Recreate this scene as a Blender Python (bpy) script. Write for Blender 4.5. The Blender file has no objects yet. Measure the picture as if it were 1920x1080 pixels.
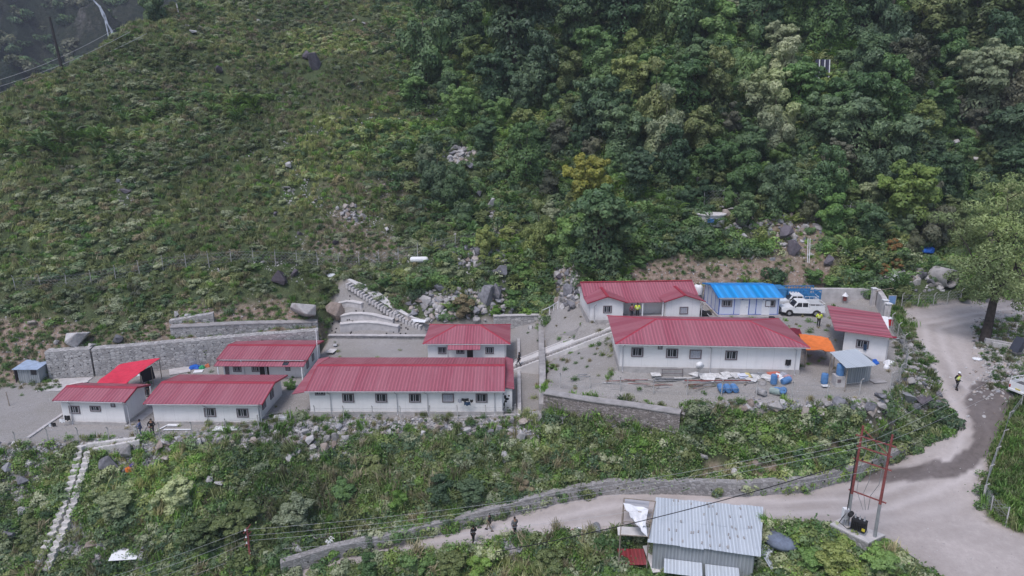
import bpy, bmesh, math, random
import numpy as np
from mathutils import Vector, Matrix, Euler
from mathutils.geometry import delaunay_2d_cdt

rnd = random.Random(7)
rng = np.random.default_rng(7)
SC = bpy.context.scene
COL = SC.collection

# ------------------------------------------------------------------ camera, light, exposure
FPX = 1251.0
PITCH = math.radians(15.0)
CAMZ = 23.0
SP, CP = math.sin(PITCH), math.cos(PITCH)
cam_data = bpy.data.cameras.new('camera')
cam = bpy.data.objects.new('camera', cam_data)
COL.objects.link(cam)
cam.location = (0, 0, CAMZ)
cam.rotation_euler = (math.pi / 2 - PITCH, 0, 0)
cam_data.sensor_width = 36.0
cam_data.lens = 36.0 * FPX / 1920.0
cam_data.clip_start = 0.5
cam_data.clip_end = 5000
SC.camera = cam

world = bpy.data.worlds.new("World")
SC.world = world
world.use_nodes = True
wn = world.node_tree
wn.nodes.clear()
SUN_EL, SUN_AZ = math.radians(62), math.radians(215)     # azimuth clockwise from +Y
sky = wn.nodes.new('ShaderNodeTexSky')
sky.sky_type = 'NISHITA'
sky.sun_disc = False
sky.sun_elevation = SUN_EL
sky.sun_rotation = SUN_AZ
sky.air_density = 1.0
sky.dust_density = 2.5
sky.ozone_density = 2.0
bg = wn.nodes.new('ShaderNodeBackground')
bg.inputs[1].default_value = 0.125
wo = wn.nodes.new('ShaderNodeOutputWorld')
wn.links.new(sky.outputs[0], bg.inputs[0])
wn.links.new(bg.outputs[0], wo.inputs[0])

sl = bpy.data.lights.new('sun', 'SUN')
sl.energy = 1.5
sl.angle = math.radians(22)
sl.color = (1.0, 0.955, 1.0)
sun = bpy.data.objects.new('sun', sl)
COL.objects.link(sun)
sd = Vector((math.sin(SUN_AZ) * math.cos(SUN_EL), math.cos(SUN_AZ) * math.cos(SUN_EL), math.sin(SUN_EL)))
sun.rotation_euler = sd.to_track_quat('Z', 'Y').to_euler()

SC.view_settings.view_transform = 'Standard'
SC.view_settings.look = 'None'
SC.view_settings.exposure = 0.40
SC.view_settings.gamma = 1.0
SC.render.engine = 'CYCLES'
SC.cycles.use_denoising = True
SC.cycles.max_bounces = 5
SC.cycles.diffuse_bounces = 3
SC.cycles.glossy_bounces = 2
SC.cycles.transmission_bounces = 3
SC.cycles.transparent_max_bounces = 6

# ------------------------------------------------------------------ picture <-> world
def ray(px, py):
    x = (px - 960.0) / FPX
    y = (540.0 - py) / FPX
    return Vector((x, CP + y * SP, -SP + y * CP))

def U(px, py, z):
    d = ray(px, py)
    t = (z - CAMZ) / d.z
    return Vector((d.x * t, d.y * t, z))

def UD(px, py, depth):
    return Vector((0, 0, CAMZ)) + ray(px, py) * depth

def proj(X, Y, Z):
    dz = Z - CAMZ
    dep = Y * CP - dz * SP
    up = Y * SP + dz * CP
    dep = np.maximum(dep, 0.1)
    return 960 + FPX * X / dep, 540 - FPX * up / dep, dep

def lerp_tab(x, tab):
    return np.interp(x, [t[0] for t in tab], [t[1] for t in tab])

# ------------------------------------------------------------------ noise (numpy value noise)
_perm = np.random.default_rng(3).random((257, 257))
_perm[256, :] = _perm[0, :]; _perm[:, 256] = _perm[:, 0]
def vnoise(x, y):
    xi = np.floor(x).astype(int); yi = np.floor(y).astype(int)
    fx = x - xi; fy = y - yi
    fx = fx * fx * (3 - 2 * fx); fy = fy * fy * (3 - 2 * fy)
    xi &= 255; yi &= 255
    a = _perm[xi, yi]; b = _perm[xi + 1, yi]; c = _perm[xi, yi + 1]; d = _perm[xi + 1, yi + 1]
    return (a * (1 - fx) + b * fx) * (1 - fy) + (c * (1 - fx) + d * fx) * fy
def fbm(x, y, octv=4):
    x = np.asarray(x, float); y = np.asarray(y, float)
    s = 0; a = .5
    for k in range(octv):
        s = s + a * (vnoise(x * 2 ** k + 17.3 * k + 500, y * 2 ** k + 9.1 * k + 500) - .5)
        a *= .5
    return s * 2

# ------------------------------------------------------------------ materials
MATS = {}
class NT:
    def __init__(self, mat):
        self.t = mat.node_tree
    def n(self, typ, **kw):
        nd = self.t.nodes.new(typ)
        for k, v in kw.items():
            if k.startswith('i_'):
                key = k[2:]
                key = int(key) if key.isdigit() else key.replace('_', ' ')
                nd.inputs[key].default_value = v
            else:
                setattr(nd, k, v)
        return nd
    def l(self, a, b):
        self.t.links.new(a, b)
def c4(c):
    return (c[0], c[1], c[2], 1.0)
def newmat(name, base=(.5, .5, .5), rough=.8, metal=0.0, spec=.3):
    m = bpy.data.materials.new(name)
    m.use_nodes = True
    b = m.node_tree.nodes['Principled BSDF']
    b.inputs['Base Color'].default_value = c4(base)
    b.inputs['Roughness'].default_value = rough
    b.inputs['Metallic'].default_value = metal
    b.inputs['Specular IOR Level'].default_value = spec
    return m, NT(m), b
def ramp(nt, fac, stops):
    r = nt.n('ShaderNodeValToRGB')
    cr = r.color_ramp
    while len(cr.elements) < len(stops):
        cr.elements.new(0.5)
    for e, (p, c) in zip(cr.elements, stops):
        e.position = p; e.color = c4(c)
    nt.l(fac, r.inputs[0])
    return r.outputs[0]
def mixc(nt, fac, a, b, mode='MIX'):
    m = nt.n('ShaderNodeMix', data_type='RGBA', blend_type=mode)
    for sock, v in ((m.inputs[0], fac), (m.inputs[6], a), (m.inputs[7], b)):
        if isinstance(v, (tuple, list)):
            sock.default_value = c4(v)
        elif isinstance(v, (int, float)):
            sock.default_value = v
        else:
            nt.l(v, sock)
    return m.outputs[2]
def math2(nt, op, a, b=None, clamp=False):
    m = nt.n('ShaderNodeMath', operation=op, use_clamp=clamp)
    for sock, v in ((m.inputs[0], a), (m.inputs[1], b)):
        if v is None: continue
        if isinstance(v, (int, float)): sock.default_value = v
        else: nt.l(v, sock)
    return m.outputs[0]
def noise(nt, scale, vec=None, detail=4, rough=.6):
    n = nt.n('ShaderNodeTexNoise')
    n.inputs['Scale'].default_value = scale
    n.inputs['Detail'].default_value = detail
    n.inputs['Roughness'].default_value = rough
    if vec is not None: nt.l(vec, n.inputs['Vector'])
    return n.outputs['Fac']
def worldpos(nt):
    return nt.n('ShaderNodeNewGeometry').outputs['Position']
def objpos(nt):
    return nt.n('ShaderNodeTexCoord').outputs['Object']

def mat(key, base, rough=.8, metal=0., spec=.3, var=.18, scale=2.5, tint=None, bump=0.0):
    """painted / plain surface with a little uneven wear"""
    if key in MATS: return MATS[key]
    m, nt, b = newmat(key, base, rough, metal, spec)
    p = objpos(nt)
    f = noise(nt, scale, p, 5, .65)
    lo = tuple(c * (1 - var) for c in base)
    hi = tuple(min(1, c * (1 + var * .5)) for c in base)
    if tint: lo = tint
    col = ramp(nt, f, [(.3, lo), (.62, hi)])
    nt.l(col, b.inputs['Base Color'])
    if bump > 0:
        bp = nt.n('ShaderNodeBump', i_Strength=bump, i_Distance=.05)
        nt.l(noise(nt, scale * 6, p, 4), bp.inputs['Height'])
        nt.l(bp.outputs[0], b.inputs['Normal'])
    MATS[key] = m
    return m

# ------------------------------------------------------------------ mesh builder
class MB:
    def __init__(self):
        self.v = []; self.f = []; self.mi = []; self.cur = 0
    def add(self, vs, fs):
        o = len(self.v)
        self.v += [tuple(v) for v in vs]
        for f in fs:
            self.f.append(tuple(i + o for i in f)); self.mi.append(self.cur)
        return self
    def box(self, c, s, rot=None, taper=1.0):
        x, y, z = s[0] / 2, s[1] / 2, s[2] / 2
        vs = [Vector((sx * x * (taper if sz > 0 else 1), sy * y * (taper if sz > 0 else 1), sz * z)) for sz in (-1, 1) for sy in (-1, 1) for sx in (-1, 1)]
        if rot is not None:
            R = rot if isinstance(rot, Matrix) else Euler(rot).to_matrix()
            vs = [R @ v for v in vs]
        c = Vector(c)
        return self.add([v + c for v in vs], [(0, 2, 3, 1), (4, 5, 7, 6), (0, 1, 5, 4), (2, 6, 7, 3), (0, 4, 6, 2), (1, 3, 7, 5)])
    def box2(self, a, b):
        a = Vector(a); b = Vector(b)
        return self.box((a + b) / 2, (abs(b.x - a.x), abs(b.y - a.y), abs(b.z - a.z)))
    def tube(self, pts, r, n=6, r2=None, cap=True):
        pts = [Vector(p) for p in pts]
        m = len(pts)
        rr = r if isinstance(r, (list, tuple)) else [r + ((r2 if r2 is not None else r) - r) * i / max(1, m - 1) for i in range(m)]
        vs = []
        t0 = (pts[1] - pts[0]).normalized()
        a = t0.orthogonal().normalized()
        for i, p in enumerate(pts):
            t = (pts[min(i + 1, m - 1)] - pts[max(i - 1, 0)])
            if t.length < 1e-9: t = t0
            t.normalize()
            a = (a - t * a.dot(t))
            if a.length < 1e-6: a = t.orthogonal()
            a.normalize()
            b = t.cross(a)
            for k in range(n):
                an = 2 * math.pi * k / n
                vs.append(p + (a * math.cos(an) + b * math.sin(an)) * rr[i])
        fs = []
        for i in range(m - 1):
            for k in range(n):
                k2 = (k + 1) % n
                fs.append((i * n + k, i * n + k2, (i + 1) * n + k2, (i + 1) * n + k))
        if cap:
            fs.append(tuple(range(n))[::-1]); fs.append(tuple((m - 1) * n + k for k in range(n)))
        return self.add(vs, fs)
    def lathe(self, c, prof, n=16, axis='z'):
        """prof: list of (radius, height)"""
        c = Vector(c); vs = []
        for (r, h) in prof:
            for k in range(n):
                an = 2 * math.pi * k / n
                v = (r * math.cos(an), r * math.sin(an), h)
                if axis == 'x': v = (h, v[0], v[1])
                if axis == 'y': v = (v[0], h, v[1])
                vs.append(c + Vector(v))
        fs = []
        m = len(prof)
        for i in range(m - 1):
            for k in range(n):
                k2 = (k + 1) % n
                fs.append((i * n + k, i * n + k2, (i + 1) * n + k2, (i + 1) * n + k))
        fs.append(tuple(range(n))[::-1]); fs.append(tuple((m - 1) * n + k for k in range(n)))
        return self.add(vs, fs)
    def slab(self, poly, th, up=None):
        """polygon (3D, planar, ccw from above) given thickness downwards along its normal"""
        poly = [Vector(p) for p in poly]
        nrm = Vector((0, 0, 0))
        for i in range(len(poly)):
            a = poly[i]; b = poly[(i + 1) % len(poly)]
            nrm += a.cross(b)
        nrm.normalize()
        if nrm.z < 0:
            poly = poly[::-1]; nrm = -nrm
        low = [p - nrm * th for p in poly]
        n = len(poly)
        fs = [tuple(range(n)), tuple(range(2 * n - 1, n - 1, -1))]
        for i in range(n):
            j = (i + 1) % n
            fs.append((i, n + i, n + j, j))
        return self.add(poly + low, fs)
    def prism(self, poly2, y0, y1, axis='y'):
        """2D polygon (a,b) extruded along an axis: 'y' -> (a, t, b); 'x' -> (t, a, b); 'z' -> (a, b, t)"""
        n = len(poly2)
        def mk(a, b, t):
            return {'y': (a, t, b), 'x': (t, a, b), 'z': (a, b, t)}[axis]
        vs = [mk(a, b, y0) for a, b in poly2] + [mk(a, b, y1) for a, b in poly2]
        fs = [tuple(range(n)), tuple(range(2 * n - 1, n - 1, -1))]
        for i in range(n):
            j = (i + 1) % n
            fs.append((i, n + i, n + j, j))
        return self.add(vs, fs)
    def mesh(self, name, mats, smooth=False):
        me = bpy.data.meshes.new(name)
        me.from_pydata(self.v, [], self.f)
        if not isinstance(mats, (list, tuple)): mats = [mats]
        for m in mats: me.materials.append(m)
        if len(mats) > 1:
            me.polygons.foreach_set('material_index', self.mi)
        bm = bmesh.new(); bm.from_mesh(me)
        bmesh.ops.recalc_face_normals(bm, faces=bm.faces)
        bm.to_mesh(me); bm.free()
        if smooth:
            me.polygons.foreach_set('use_smooth', [True] * len(me.polygons))
        me.update()
        return me
    def build(self, name, mats, parent=None, smooth=False, loc=None, rotz=None):
        o = bpy.data.objects.new(name, self.mesh(name, mats, smooth))
        COL.objects.link(o)
        if parent is not None: o.parent = parent
        if loc is not None: o.location = loc
        if rotz is not None: o.rotation_euler = (0, 0, rotz)
        return o

def tag(o, label=None, cat=None, group=None, kind=None):
    if label: o['label'] = label
    if cat: o['category'] = cat
    if group: o['group'] = group
    if kind: o['kind'] = kind
    return o
def thing(name, label, cat, loc=(0, 0, 0), rotz=0.0, group=None):
    o = bpy.data.objects.new(name, None)
    COL.objects.link(o)
    o.empty_display_size = .3
    o.location = loc; o.rotation_euler = (0, 0, rotz)
    return tag(o, label, cat, group)
def copy_tree(o, parent=None, label=None):
    c = o.copy(); COL.objects.link(c)
    if parent is not None: c.parent = parent
    if label: c['label'] = label
    for ch in list(o.children): copy_tree(ch, c)
    return c
# ------------------------------------------------------------------ terrain: breaklines turned into one height field
HB = [(-400, 590, -.8), (0, 603, -1.0), (120, 612, -1.8), (200, 628, -2.8), (290, 603, -1.9), (372, 592, -1.5), (450, 600, -2.4), (600, 598, -2.9),
      (625, 520, 1.0), (690, 500, 1.8), (760, 492, 2.0), (850, 492, 2.2), (960, 505, 1.4), (1040, 500, 2.0), (1100, 505, 2.9),
      (1300, 495, 3.6), (1500, 492, 3.8), (1640, 520, 2.4), (1700, 530, 2.0), (1760, 490, 3.4), (1850, 490, 3.4), (2000, 480, 4), (2400, 470, 5)]
HS = [(-400, 30), (0, 32), (300, 33), (600, 34), (900, 35), (1300, 36), (1700, 35), (2300, 34)]
RIDGE = [(-400, 400), (-200, 300), (0, 190), (60, 160), (100, 143), (150, 118), (200, 86), (260, 48), (330, 0), (450, -90), (520, -160)]
def hill_base(px):
    return lerp_tab(px, [(a, b) for a, b, c in HB]), lerp_tab(px, [(a, c) for a, b, c in HB])
def hillpt(px, py):
    y0, z0 = hill_base(px)
    b = U(px, y0, z0)
    s = math.tan(math.radians(lerp_tab(px, HS)))
    d = ray(px, py)
    dr = math.hypot(d.x, d.y)
    k = d.z / dr
    D0 = math.hypot(b.x, b.y)
    # z = z0 + s (D - D0) ; z = CAMZ + k D
    D = (z0 - s * D0 - CAMZ) / (k - s)
    return Vector((d.x / dr * D, d.y / dr * D, CAMZ + k * D))
def spt(px, py, base, ang):
    b = U(*base); s = math.tan(math.radians(ang)); d = ray(px, py)
    dr = math.hypot(d.x, d.y); k = d.z / dr; D0 = math.hypot(b.x, b.y)
    D = (base[2] - s * D0 - CAMZ) / (k - s)
    return Vector((d.x / dr * D, d.y / dr * D, CAMZ + k * D))

LINES = []      # polylines of world points
def L(*pts):
    LINES.append([p if isinstance(p, Vector) else U(*p) for p in pts])
# wall lines used again for the wall things
W1B = [U(*q) for q in [(95, 710, -6.5), (178, 704, -6.5), (330, 690, -6.5), (460, 677, -6.5), (600, 665, -6.5)]]
def raise_pt(p, dz, back=0.0):
    v = U(*p) if not isinstance(p, Vector) else p.copy()
    h = Vector((v.x, v.y, 0)).normalized()
    return Vector((v.x + h.x * back, v.y + h.y * back, v.z + dz))
W1T = [raise_pt(p, 3.2, 1.0) for p in W1B]
W2B = [raise_pt(p, .0, .7) for p in W1T[2:]]
W2T = [raise_pt(p, dz, .9) for p, dz in zip(W2B, (1.3, 1.0, .5))]
L(*W1B); L(*W1T); L(*W2B); L(*W2T)
# left compound
L((-300, 845, -6.5), (0, 832, -6.5), (140, 824, -6.5), (250, 828, -6.5), (400, 818, -6.5), (480, 810, -6.5), (545, 792, -6.3), (575, 786, -5.7),
  (700, 784, -5.7), (850, 784, -5.7), (960, 785, -5.7), (1012, 786, -5.7))
L((-300, 735, -6.5), (0, 722, -6.5), (60, 716, -6.5), (93, 711, -6.5))
L((604, 664, -5.9), (604, 640, -5.6), (617, 639, -5.6), (800, 640, -5.6), (805, 628, -5.6), (930, 622, -5.6), (1010, 620, -5.6), (1013, 700, -5.6), (1012, 786, -5.7))
L((560, 700, -6.2), (572, 740, -6.0), (575, 786, -5.7))
L((604, 636, -5.0), (617, 635, -4.9), (800, 636, -4.9), (806, 607, -4.3), (925, 593, -3.6), (1012, 592, -3.4))
L((617, 634, -4.8), (626, 570, -1.9), (648, 527, 1.0), (690, 560, -1.0), (740, 590, -3.0), (797, 608, -4.2))
# right side of the gully: bank towards the upper compound
L((1022, 597, -3.2), (1024, 625, -2.9), (1025, 675, -4.3), (1026, 702, -3.3), (1024, 728, -2.6))
L((1022, 729, -2.6), (1100, 739, -2.55), (1180, 749, -2.5), (1272, 762, -2.4), (1290, 757, -1.5), (1400, 753, -1.4), (1500, 757, -1.3), (1600, 756, -1.2), (1650, 746, -1.0),
  (1692, 700, -.7), (1686, 640, -.4), (1668, 605, 0), (1640, 575, 0))
L((1018, 768, -4.2), (1100, 779, -4.1), (1180, 791, -4.05), (1274, 806, -3.95))
L((1090, 603, 0), (1150, 612, -.2), (1162, 695, -.6), (1300, 697, -.7), (1500, 700, -.6), (1520, 640, 0), (1640, 640, 0))
L((1095, 559, 0), (1310, 559, 0), (1500, 557, 0), (1640, 560, 0.1))
L((1156, 624, -.75), (1110, 641, -1.95), (1070, 655, -3.05), (1030, 671, -4.2))
L((1120, 606, -.5), (1080, 615, -1.35), (1045, 628, -2.3), (1028, 640, -3.0))
L((1060, 600, -1.2), (1040, 580, -1.4))
# road
RW_T = [U(*q) for q in [(525, 1050, -12.6), (620, 1021, -12.1), (740, 995, -11.5), (860, 965, -10.6), (960, 939, -9.7), (1040, 917, -9.0), (1142, 898, -8.0), (1250, 897, -7.0), (1397, 901, -6.1),
        (1500, 895, -5.75), (1616, 866, -5.5), (1690, 836, -5.2), (1750, 808, -4.8)]]
RW_B = [raise_pt(p, -1.15, -.25) for p in RW_T]
RW_K = [raise_pt(p, -.05, .9) for p in RW_T]
L(*RW_K); L(*RW_B)
L((560, 1079, -13.8), (700, 1052, -12.7), (850, 1032, -11.7), (1000, 1012, -10.9), (1130, 992, -9.6), (1300, 985, -8.2), (1450, 985, -7.3), (1560, 1000, -6.9), (1650, 1030, -6.9), (1720, 1090, -7.0), (1800, 1300, -7.2))
L((1786, 800, -3.9), (1772, 762, -2.9), (1738, 682, -1.3), (1705, 612, -.1), (1690, 585, .1), (1800, 570, .4), (1920, 556, .9), (2200, 545, 1.5))
L((1920, 742, -2.2), (1900, 775, -2.8), (1868, 840, -4.5), (1835, 925, -5.9), (1850, 975, -6.4), (1920, 992, -6.6), (2200, 1010, -6.4))
L((1750, 660, -.9), (1793, 733, -2.1), (1830, 800, -3.6))
L((1848, 640, -.3), (1920, 680, -.9), (2200, 720, -1))
L((1905, 800, -3.2), (1905, 940, -5.6), (1930, 970, -5.8))
L((2200, 760, -2), (2200, 940, -5))
L((1740, 880, -5.6), (1700, 925, -6.3), (1700, 980, -6.7))
L((1780, 545, 1.6), (1700, 560, .9), (1640, 545, 1.4))
# below the road and lower left slope
L((560, 1100, -14.6), (760, 1080, -13.9), (980, 1060, -12.9), (1100, 1045, -11.2), (1150, 1062, -10.4), (1440, 1062, -9.6), (1560, 1050, -8.6))
L((700, 1250, -16.5), (1100, 1250, -13.5), (1440, 1250, -11), (1700, 1250, -8.8))
L((-350, 1120, -15.6), (0, 1085, -14.8), (100, 1085, -14.6), (300, 1085, -14.2), (500, 1090, -14.6))
L((-350, 1300, -19), (0, 1300, -19), (400, 1300, -18.5), (900, 1400, -18.5), (1500, 1450, -14), (2100, 1400, -9))
L((60, 900, -9.0), (0, 900, -9.1))
L((880, 880, -8.6), (700, 900, -9.3), (450, 900, -9.0), (1200, 840, -5.4), (1500, 830, -4.2))
L((250, 950, -10.3), (600, 960, -10.9))
# hillside
hp = []
for px in range(-300, 2401, 90):
    y0, z0 = hill_base(px)
    rr = lerp_tab(px, RIDGE) if px < 520 else -330
    hp.append(U(px, y0, z0))
    py = y0 - 55
    while py > rr + 18:
        hp.append(hillpt(px, py)); py -= 60
    top = hillpt(px, rr)
    hp.append(top)
    if px < 520:
        h = Vector((top.x, top.y, 0)).normalized()
        h = (h + Vector((-.5, .1, 0))).normalized()
        hp.append(top + h * 4 + Vector((0, 0, -1.2)))
        hp.append(top + h * 25 + Vector((0, 0, -16)))
        hp.append(top + h * 70 + Vector((0, 0, -60)))
    else:
        h = Vector((top.x, top.y, 0)).normalized()
        hp.append(top + h * 60 + Vector((0, 0, 25)))
for (a, b, c) in HB: hp.append(U(a, b, c))

pts2, z2, edges = [], [], []
for ln in LINES:
    k0 = len(pts2)
    for p in ln:
        pts2.append(Vector((p.x, p.y))); z2.append(p.z)
    edges += [(k0 + i, k0 + i + 1) for i in range(len(ln) - 1)]
for p in hp:
    pts2.append(Vector((p.x, p.y))); z2.append(p.z)
ov, oe, of, orig_v, _a, _b = delaunay_2d_cdt(pts2, edges, [], 0, 1e-5)
zz = np.zeros(len(ov))
src_xy = np.array([(p.x, p.y) for p in pts2]); src_z = np.array(z2)
for i, ol in enumerate(orig_v):
    if ol: zz[i] = src_z[ol[0]]
    else:                                # crossing of two breaklines: nearest inputs
        d = np.hypot(src_xy[:, 0] - ov[i].x, src_xy[:, 1] - ov[i].y)
        k = np.argsort(d)[:3]; w = 1 / (d[k] + .05)
        zz[i] = (src_z[k] * w).sum() / w.sum()
oxy = np.array([(p.x, p.y) for p in ov])

gx = np.concatenate([np.arange(-190, -72, 1.6), np.arange(-72, 72, .42), np.arange(72, 200, 1.6)])
gy = np.concatenate([np.arange(18, 42, .9), np.arange(42, 96, .36), np.arange(96, 150, .8), np.arange(150, 300, 2.0)])
NX, NY = len(gx), len(gy)
GX, GY = np.meshgrid(gx, gy, indexing='ij')
GZ = np.full(GX.shape, np.nan)
for tri in of:
    for j in range(1, len(tri) - 1):
        ia, ib, ic = tri[0], tri[j], tri[j + 1]
        A, B, Cc = oxy[ia], oxy[ib], oxy[ic]
        x0, x1 = min(A[0], B[0], Cc[0]), max(A[0], B[0], Cc[0])
        y0, y1 = min(A[1], B[1], Cc[1]), max(A[1], B[1], Cc[1])
        i0, i1 = np.searchsorted(gx, x0), np.searchsorted(gx, x1, 'right')
        j0, j1 = np.searchsorted(gy, y0), np.searchsorted(gy, y1, 'right')
        if i1 <= i0 or j1 <= j0: continue
        X = GX[i0:i1, j0:j1]; Y = GY[i0:i1, j0:j1]
        den = (B[1] - Cc[1]) * (A[0] - Cc[0]) + (Cc[0] - B[0]) * (A[1] - Cc[1])
        if abs(den) < 1e-9: continue
        wa = ((B[1] - Cc[1]) * (X - Cc[0]) + (Cc[0] - B[0]) * (Y - Cc[1])) / den
        wb = ((Cc[1] - A[1]) * (X - Cc[0]) + (A[0] - Cc[0]) * (Y - Cc[1])) / den
        wc = 1 - wa - wb
        m = (wa >= -1e-6) & (wb >= -1e-6) & (wc >= -1e-6)
        sub = GZ[i0:i1, j0:j1]
        sub[m] = (wa * zz[ia] + wb * zz[ib] + wc * zz[ic])[m]
# fill what lies outside the hull from the nearest filled cell along Y then X
for i in range(NX):
    col = GZ[i]; ok = ~np.isnan(col)
    if ok.any(): GZ[i] = np.interp(gy, gy[ok], col[ok])
ok = ~np.isnan(GZ[:, 0])
for j in range(NY): GZ[:, j] = np.interp(gx, gx[ok], GZ[ok, j])

# ------------------------------------------------------------------ ground zones (traced on the ground, as seen from the air)
PX, PY, DEP = proj(GX, GY, GZ)
def sdist(poly, X, Y):
    """signed distance (negative inside) to a polygon"""
    P = np.array(poly, float); n = len(P)
    d = np.full(X.shape, 1e9); ins = np.zeros(X.shape, bool)
    for i in range(n):
        a = P[i]; b = P[(i + 1) % n]
        e = b - a; L2 = (e ** 2).sum() + 1e-9
        t = np.clip(((X - a[0]) * e[0] + (Y - a[1]) * e[1]) / L2, 0, 1)
        d = np.minimum(d, np.hypot(X - a[0] - t * e[0], Y - a[1] - t * e[1]))
        c = ((a[1] > Y) != (b[1] > Y)) & (X < (b[0] - a[0]) * (Y - a[1]) / (b[1] - a[1] + 1e-12) + a[0])
        ins ^= c
    return np.where(ins, -d, d)
def zone(poly, soft=3.0, wob=4.0, sc=.35):
    ps = [(p.x, p.y) for p in (U(*q) if not isinstance(q, Vector) else q for q in poly)]
    return poly, soft, wob, sc
nzA = fbm(GX * .35, GY * .35, 4); nzB = fbm(GX * 1.3 + 40, GY * 1.3, 3)
def pzone(poly, soft=3.0, wob=6.0, ylo=0, yhi=115):
    d = sdist(poly, PX, PY) + wob * (nzA + nzB * .6)
    m = 1 / (1 + np.exp(np.clip(d / soft * 2, -30, 30)))
    return m * ((GY > ylo) & (GY < yhi))
Z_LEFT = [(-400, 850), (0, 836), (140, 828), (250, 832), (300, 826), (400, 822), (480, 812), (560, 789), (700, 786), (1014, 788), (1014, 596), (925, 596), (806, 608), (740, 590),
          (690, 555), (655, 524), (628, 540), (622, 600), (617, 638), (600, 662), (410, 682), (95, 709), (50, 716), (0, 724), (-400, 745)]
Z_RIGHT = [(1020, 741), (1272, 777), (1290, 763), (1500, 764), (1650, 752), (1694, 705), (1690, 640), (1672, 600), (1645, 560), (1500, 548), (1095, 540), (1045, 556), (1018, 596)]
Z_ROAD = [(500, 1074), (620, 1046), (740, 1020), (860, 989), (960, 963), (1040, 940), (1142, 920), (1250, 919), (1397, 923), (1500, 917), (1616, 887), (1690, 857), (1752, 826), (1786, 803),
          (1772, 762), (1738, 684), (1705, 614), (1680, 580), (1800, 566), (1925, 552), (2300, 540), (2300, 745), (1925, 742), (1895, 780), (1868, 840), (1838, 925), (1850, 978), (1925, 998), (2300, 1010),
          (2300, 1300), (1800, 1300), (1745, 1110), (1700, 1065), (1655, 1030), (1560, 1002), (1440, 990), (1160, 1000), (1000, 1022), (850, 1045), (700, 1068), (560, 1100)]
m_left = pzone(Z_LEFT, 3, 5); m_right = pzone(Z_RIGHT, 3, 5); m_road = pzone(Z_ROAD, 3, 6)
SOIL = [[(-300, 600), (0, 600), (120, 600), (185, 625), (185, 660), (95, 660), (90, 722), (-300, 740)],
        [(360, 575), (450, 566), (540, 560), (560, 590), (604, 610), (604, 640), (290, 612), (290, 598)],
        [(185, 660), (600, 620), (600, 604), (290, 600), (190, 640)],
        [(1180, 530), (1180, 492), (1300, 482), (1450, 488), (1560, 500), (1560, 550), (1180, 560)],
        [(1080, 500), (1040, 500), (1030, 560), (1100, 560)],
        [(560, 470), (640, 392), (700, 420), (760, 470), (740, 485), (640, 500)],
        [(1430, 430), (1560, 400), (1580, 480), (1540, 520), (1440, 500)],
        [(1280, 880), (1480, 850), (1700, 790), (1740, 815), (1690, 840), (1616, 868), (1500, 897), (1300, 905)],
        [(600, 355), (850, 330), (840, 395), (720, 400), (640, 385)]]
SOIL_W = [1, 1, .9, .95, .8, .6, .75, .85, .35]
m_soil = np.zeros(GX.shape)
for poly, w in zip(SOIL, SOIL_W): m_soil = np.maximum(m_soil, w * pzone(poly, 8, 16))
RUB = [[(430, 800), (560, 786), (1014, 786), (1010, 806), (700, 830), (640, 870), (560, 850), (480, 842), (330, 838), (320, 822)],
       [(1285, 757), (1640, 755), (1700, 700), (1760, 800), (1700, 800), (1640, 775), (1400, 785), (1290, 778)],
       [(-50, 850), (110, 850), (100, 930), (60, 1000), (0, 1000), (-50, 1000)],
       [(40, 1050), (100, 960), (150, 920), (215, 1000), (300, 1010), (340, 1080), (0, 1090)],
       [(480, 1000), (760, 960), (880, 960), (740, 1000), (520, 1050)],
       [(900, 1015), (1010, 1005), (1010, 1050), (930, 1070)],
       [(1820, 610), (1925, 600), (1925, 740), (1850, 720)], [(1700, 600), (1760, 720), (1690, 740), (1680, 640)],
       [(150, 828), (330, 826), (300, 870), (240, 910), (160, 870)]]
m_rub = np.zeros(GX.shape)
for poly in RUB: m_rub = np.maximum(m_rub, pzone(poly, 5, 12))
WETP = [(1860, 700), (1925, 690), (1925, 780), (1890, 790), (1868, 838), (1840, 868), (1800, 892), (1720, 900), (1640, 905), (1560, 897), (1640, 885), (1720, 872), (1780, 862), (1822, 838), (1832, 810), (1815, 780), (1812, 745), (1830, 715)]
m_wet = np.clip((pzone(WETP, 1.5, 9) - .25) * 1.3, 0, 1) * .85
m_bare = np.maximum.reduce([m_left, m_right, m_road])
m_veg = np.clip(1 - np.maximum(m_bare, m_soil), 0, 1) * (1 - .93 * m_rub)
m_veg[(GY > 115)] = 1
# relief noise: only off the pads and roads
rough = np.clip(1 - m_bare * 1.05, 0, 1)
fade = np.clip((GY - 84) / 20, 0, 1)
GZ = GZ + rough * (fbm(GX * .07, GY * .07, 3) * 2.6 * fade + fbm(GX * .28, GY * .28, 4) * (.55 + .7 * fade) + fbm(GX * 1.1, GY * 1.1, 3) * .35)
GZ = GZ + m_bare * (fbm(GX * .5, GY * .5, 4) * .07)
RCL = [U(*q) for q in ((560, 1072, -13.6), (700, 1042, -12.6), (850, 1015, -11.5), (960, 990, -10.6), (1130, 960, -9.2), (1300, 950, -7.8), (1450, 950, -7.1), (1600, 945, -6.6), (1720, 915, -6.1), (1810, 865, -5.0), (1835, 810, -3.8), (1800, 735, -2.1), (1760, 670, -1.0), (1745, 610, 0), (1830, 590, .3), (1960, 575, .8))]
_d = np.full(GX.shape, 99.)
for _a, _b in zip(RCL[:-1], RCL[1:]):
    ex, ey = _b.x - _a.x, _b.y - _a.y; tt_ = np.clip(((GX - _a.x) * ex + (GY - _a.y) * ey) / (ex * ex + ey * ey), 0, 1)
    _d = np.minimum(_d, np.hypot(GX - _a.x - tt_ * ex, GY - _a.y - tt_ * ey))
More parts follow.
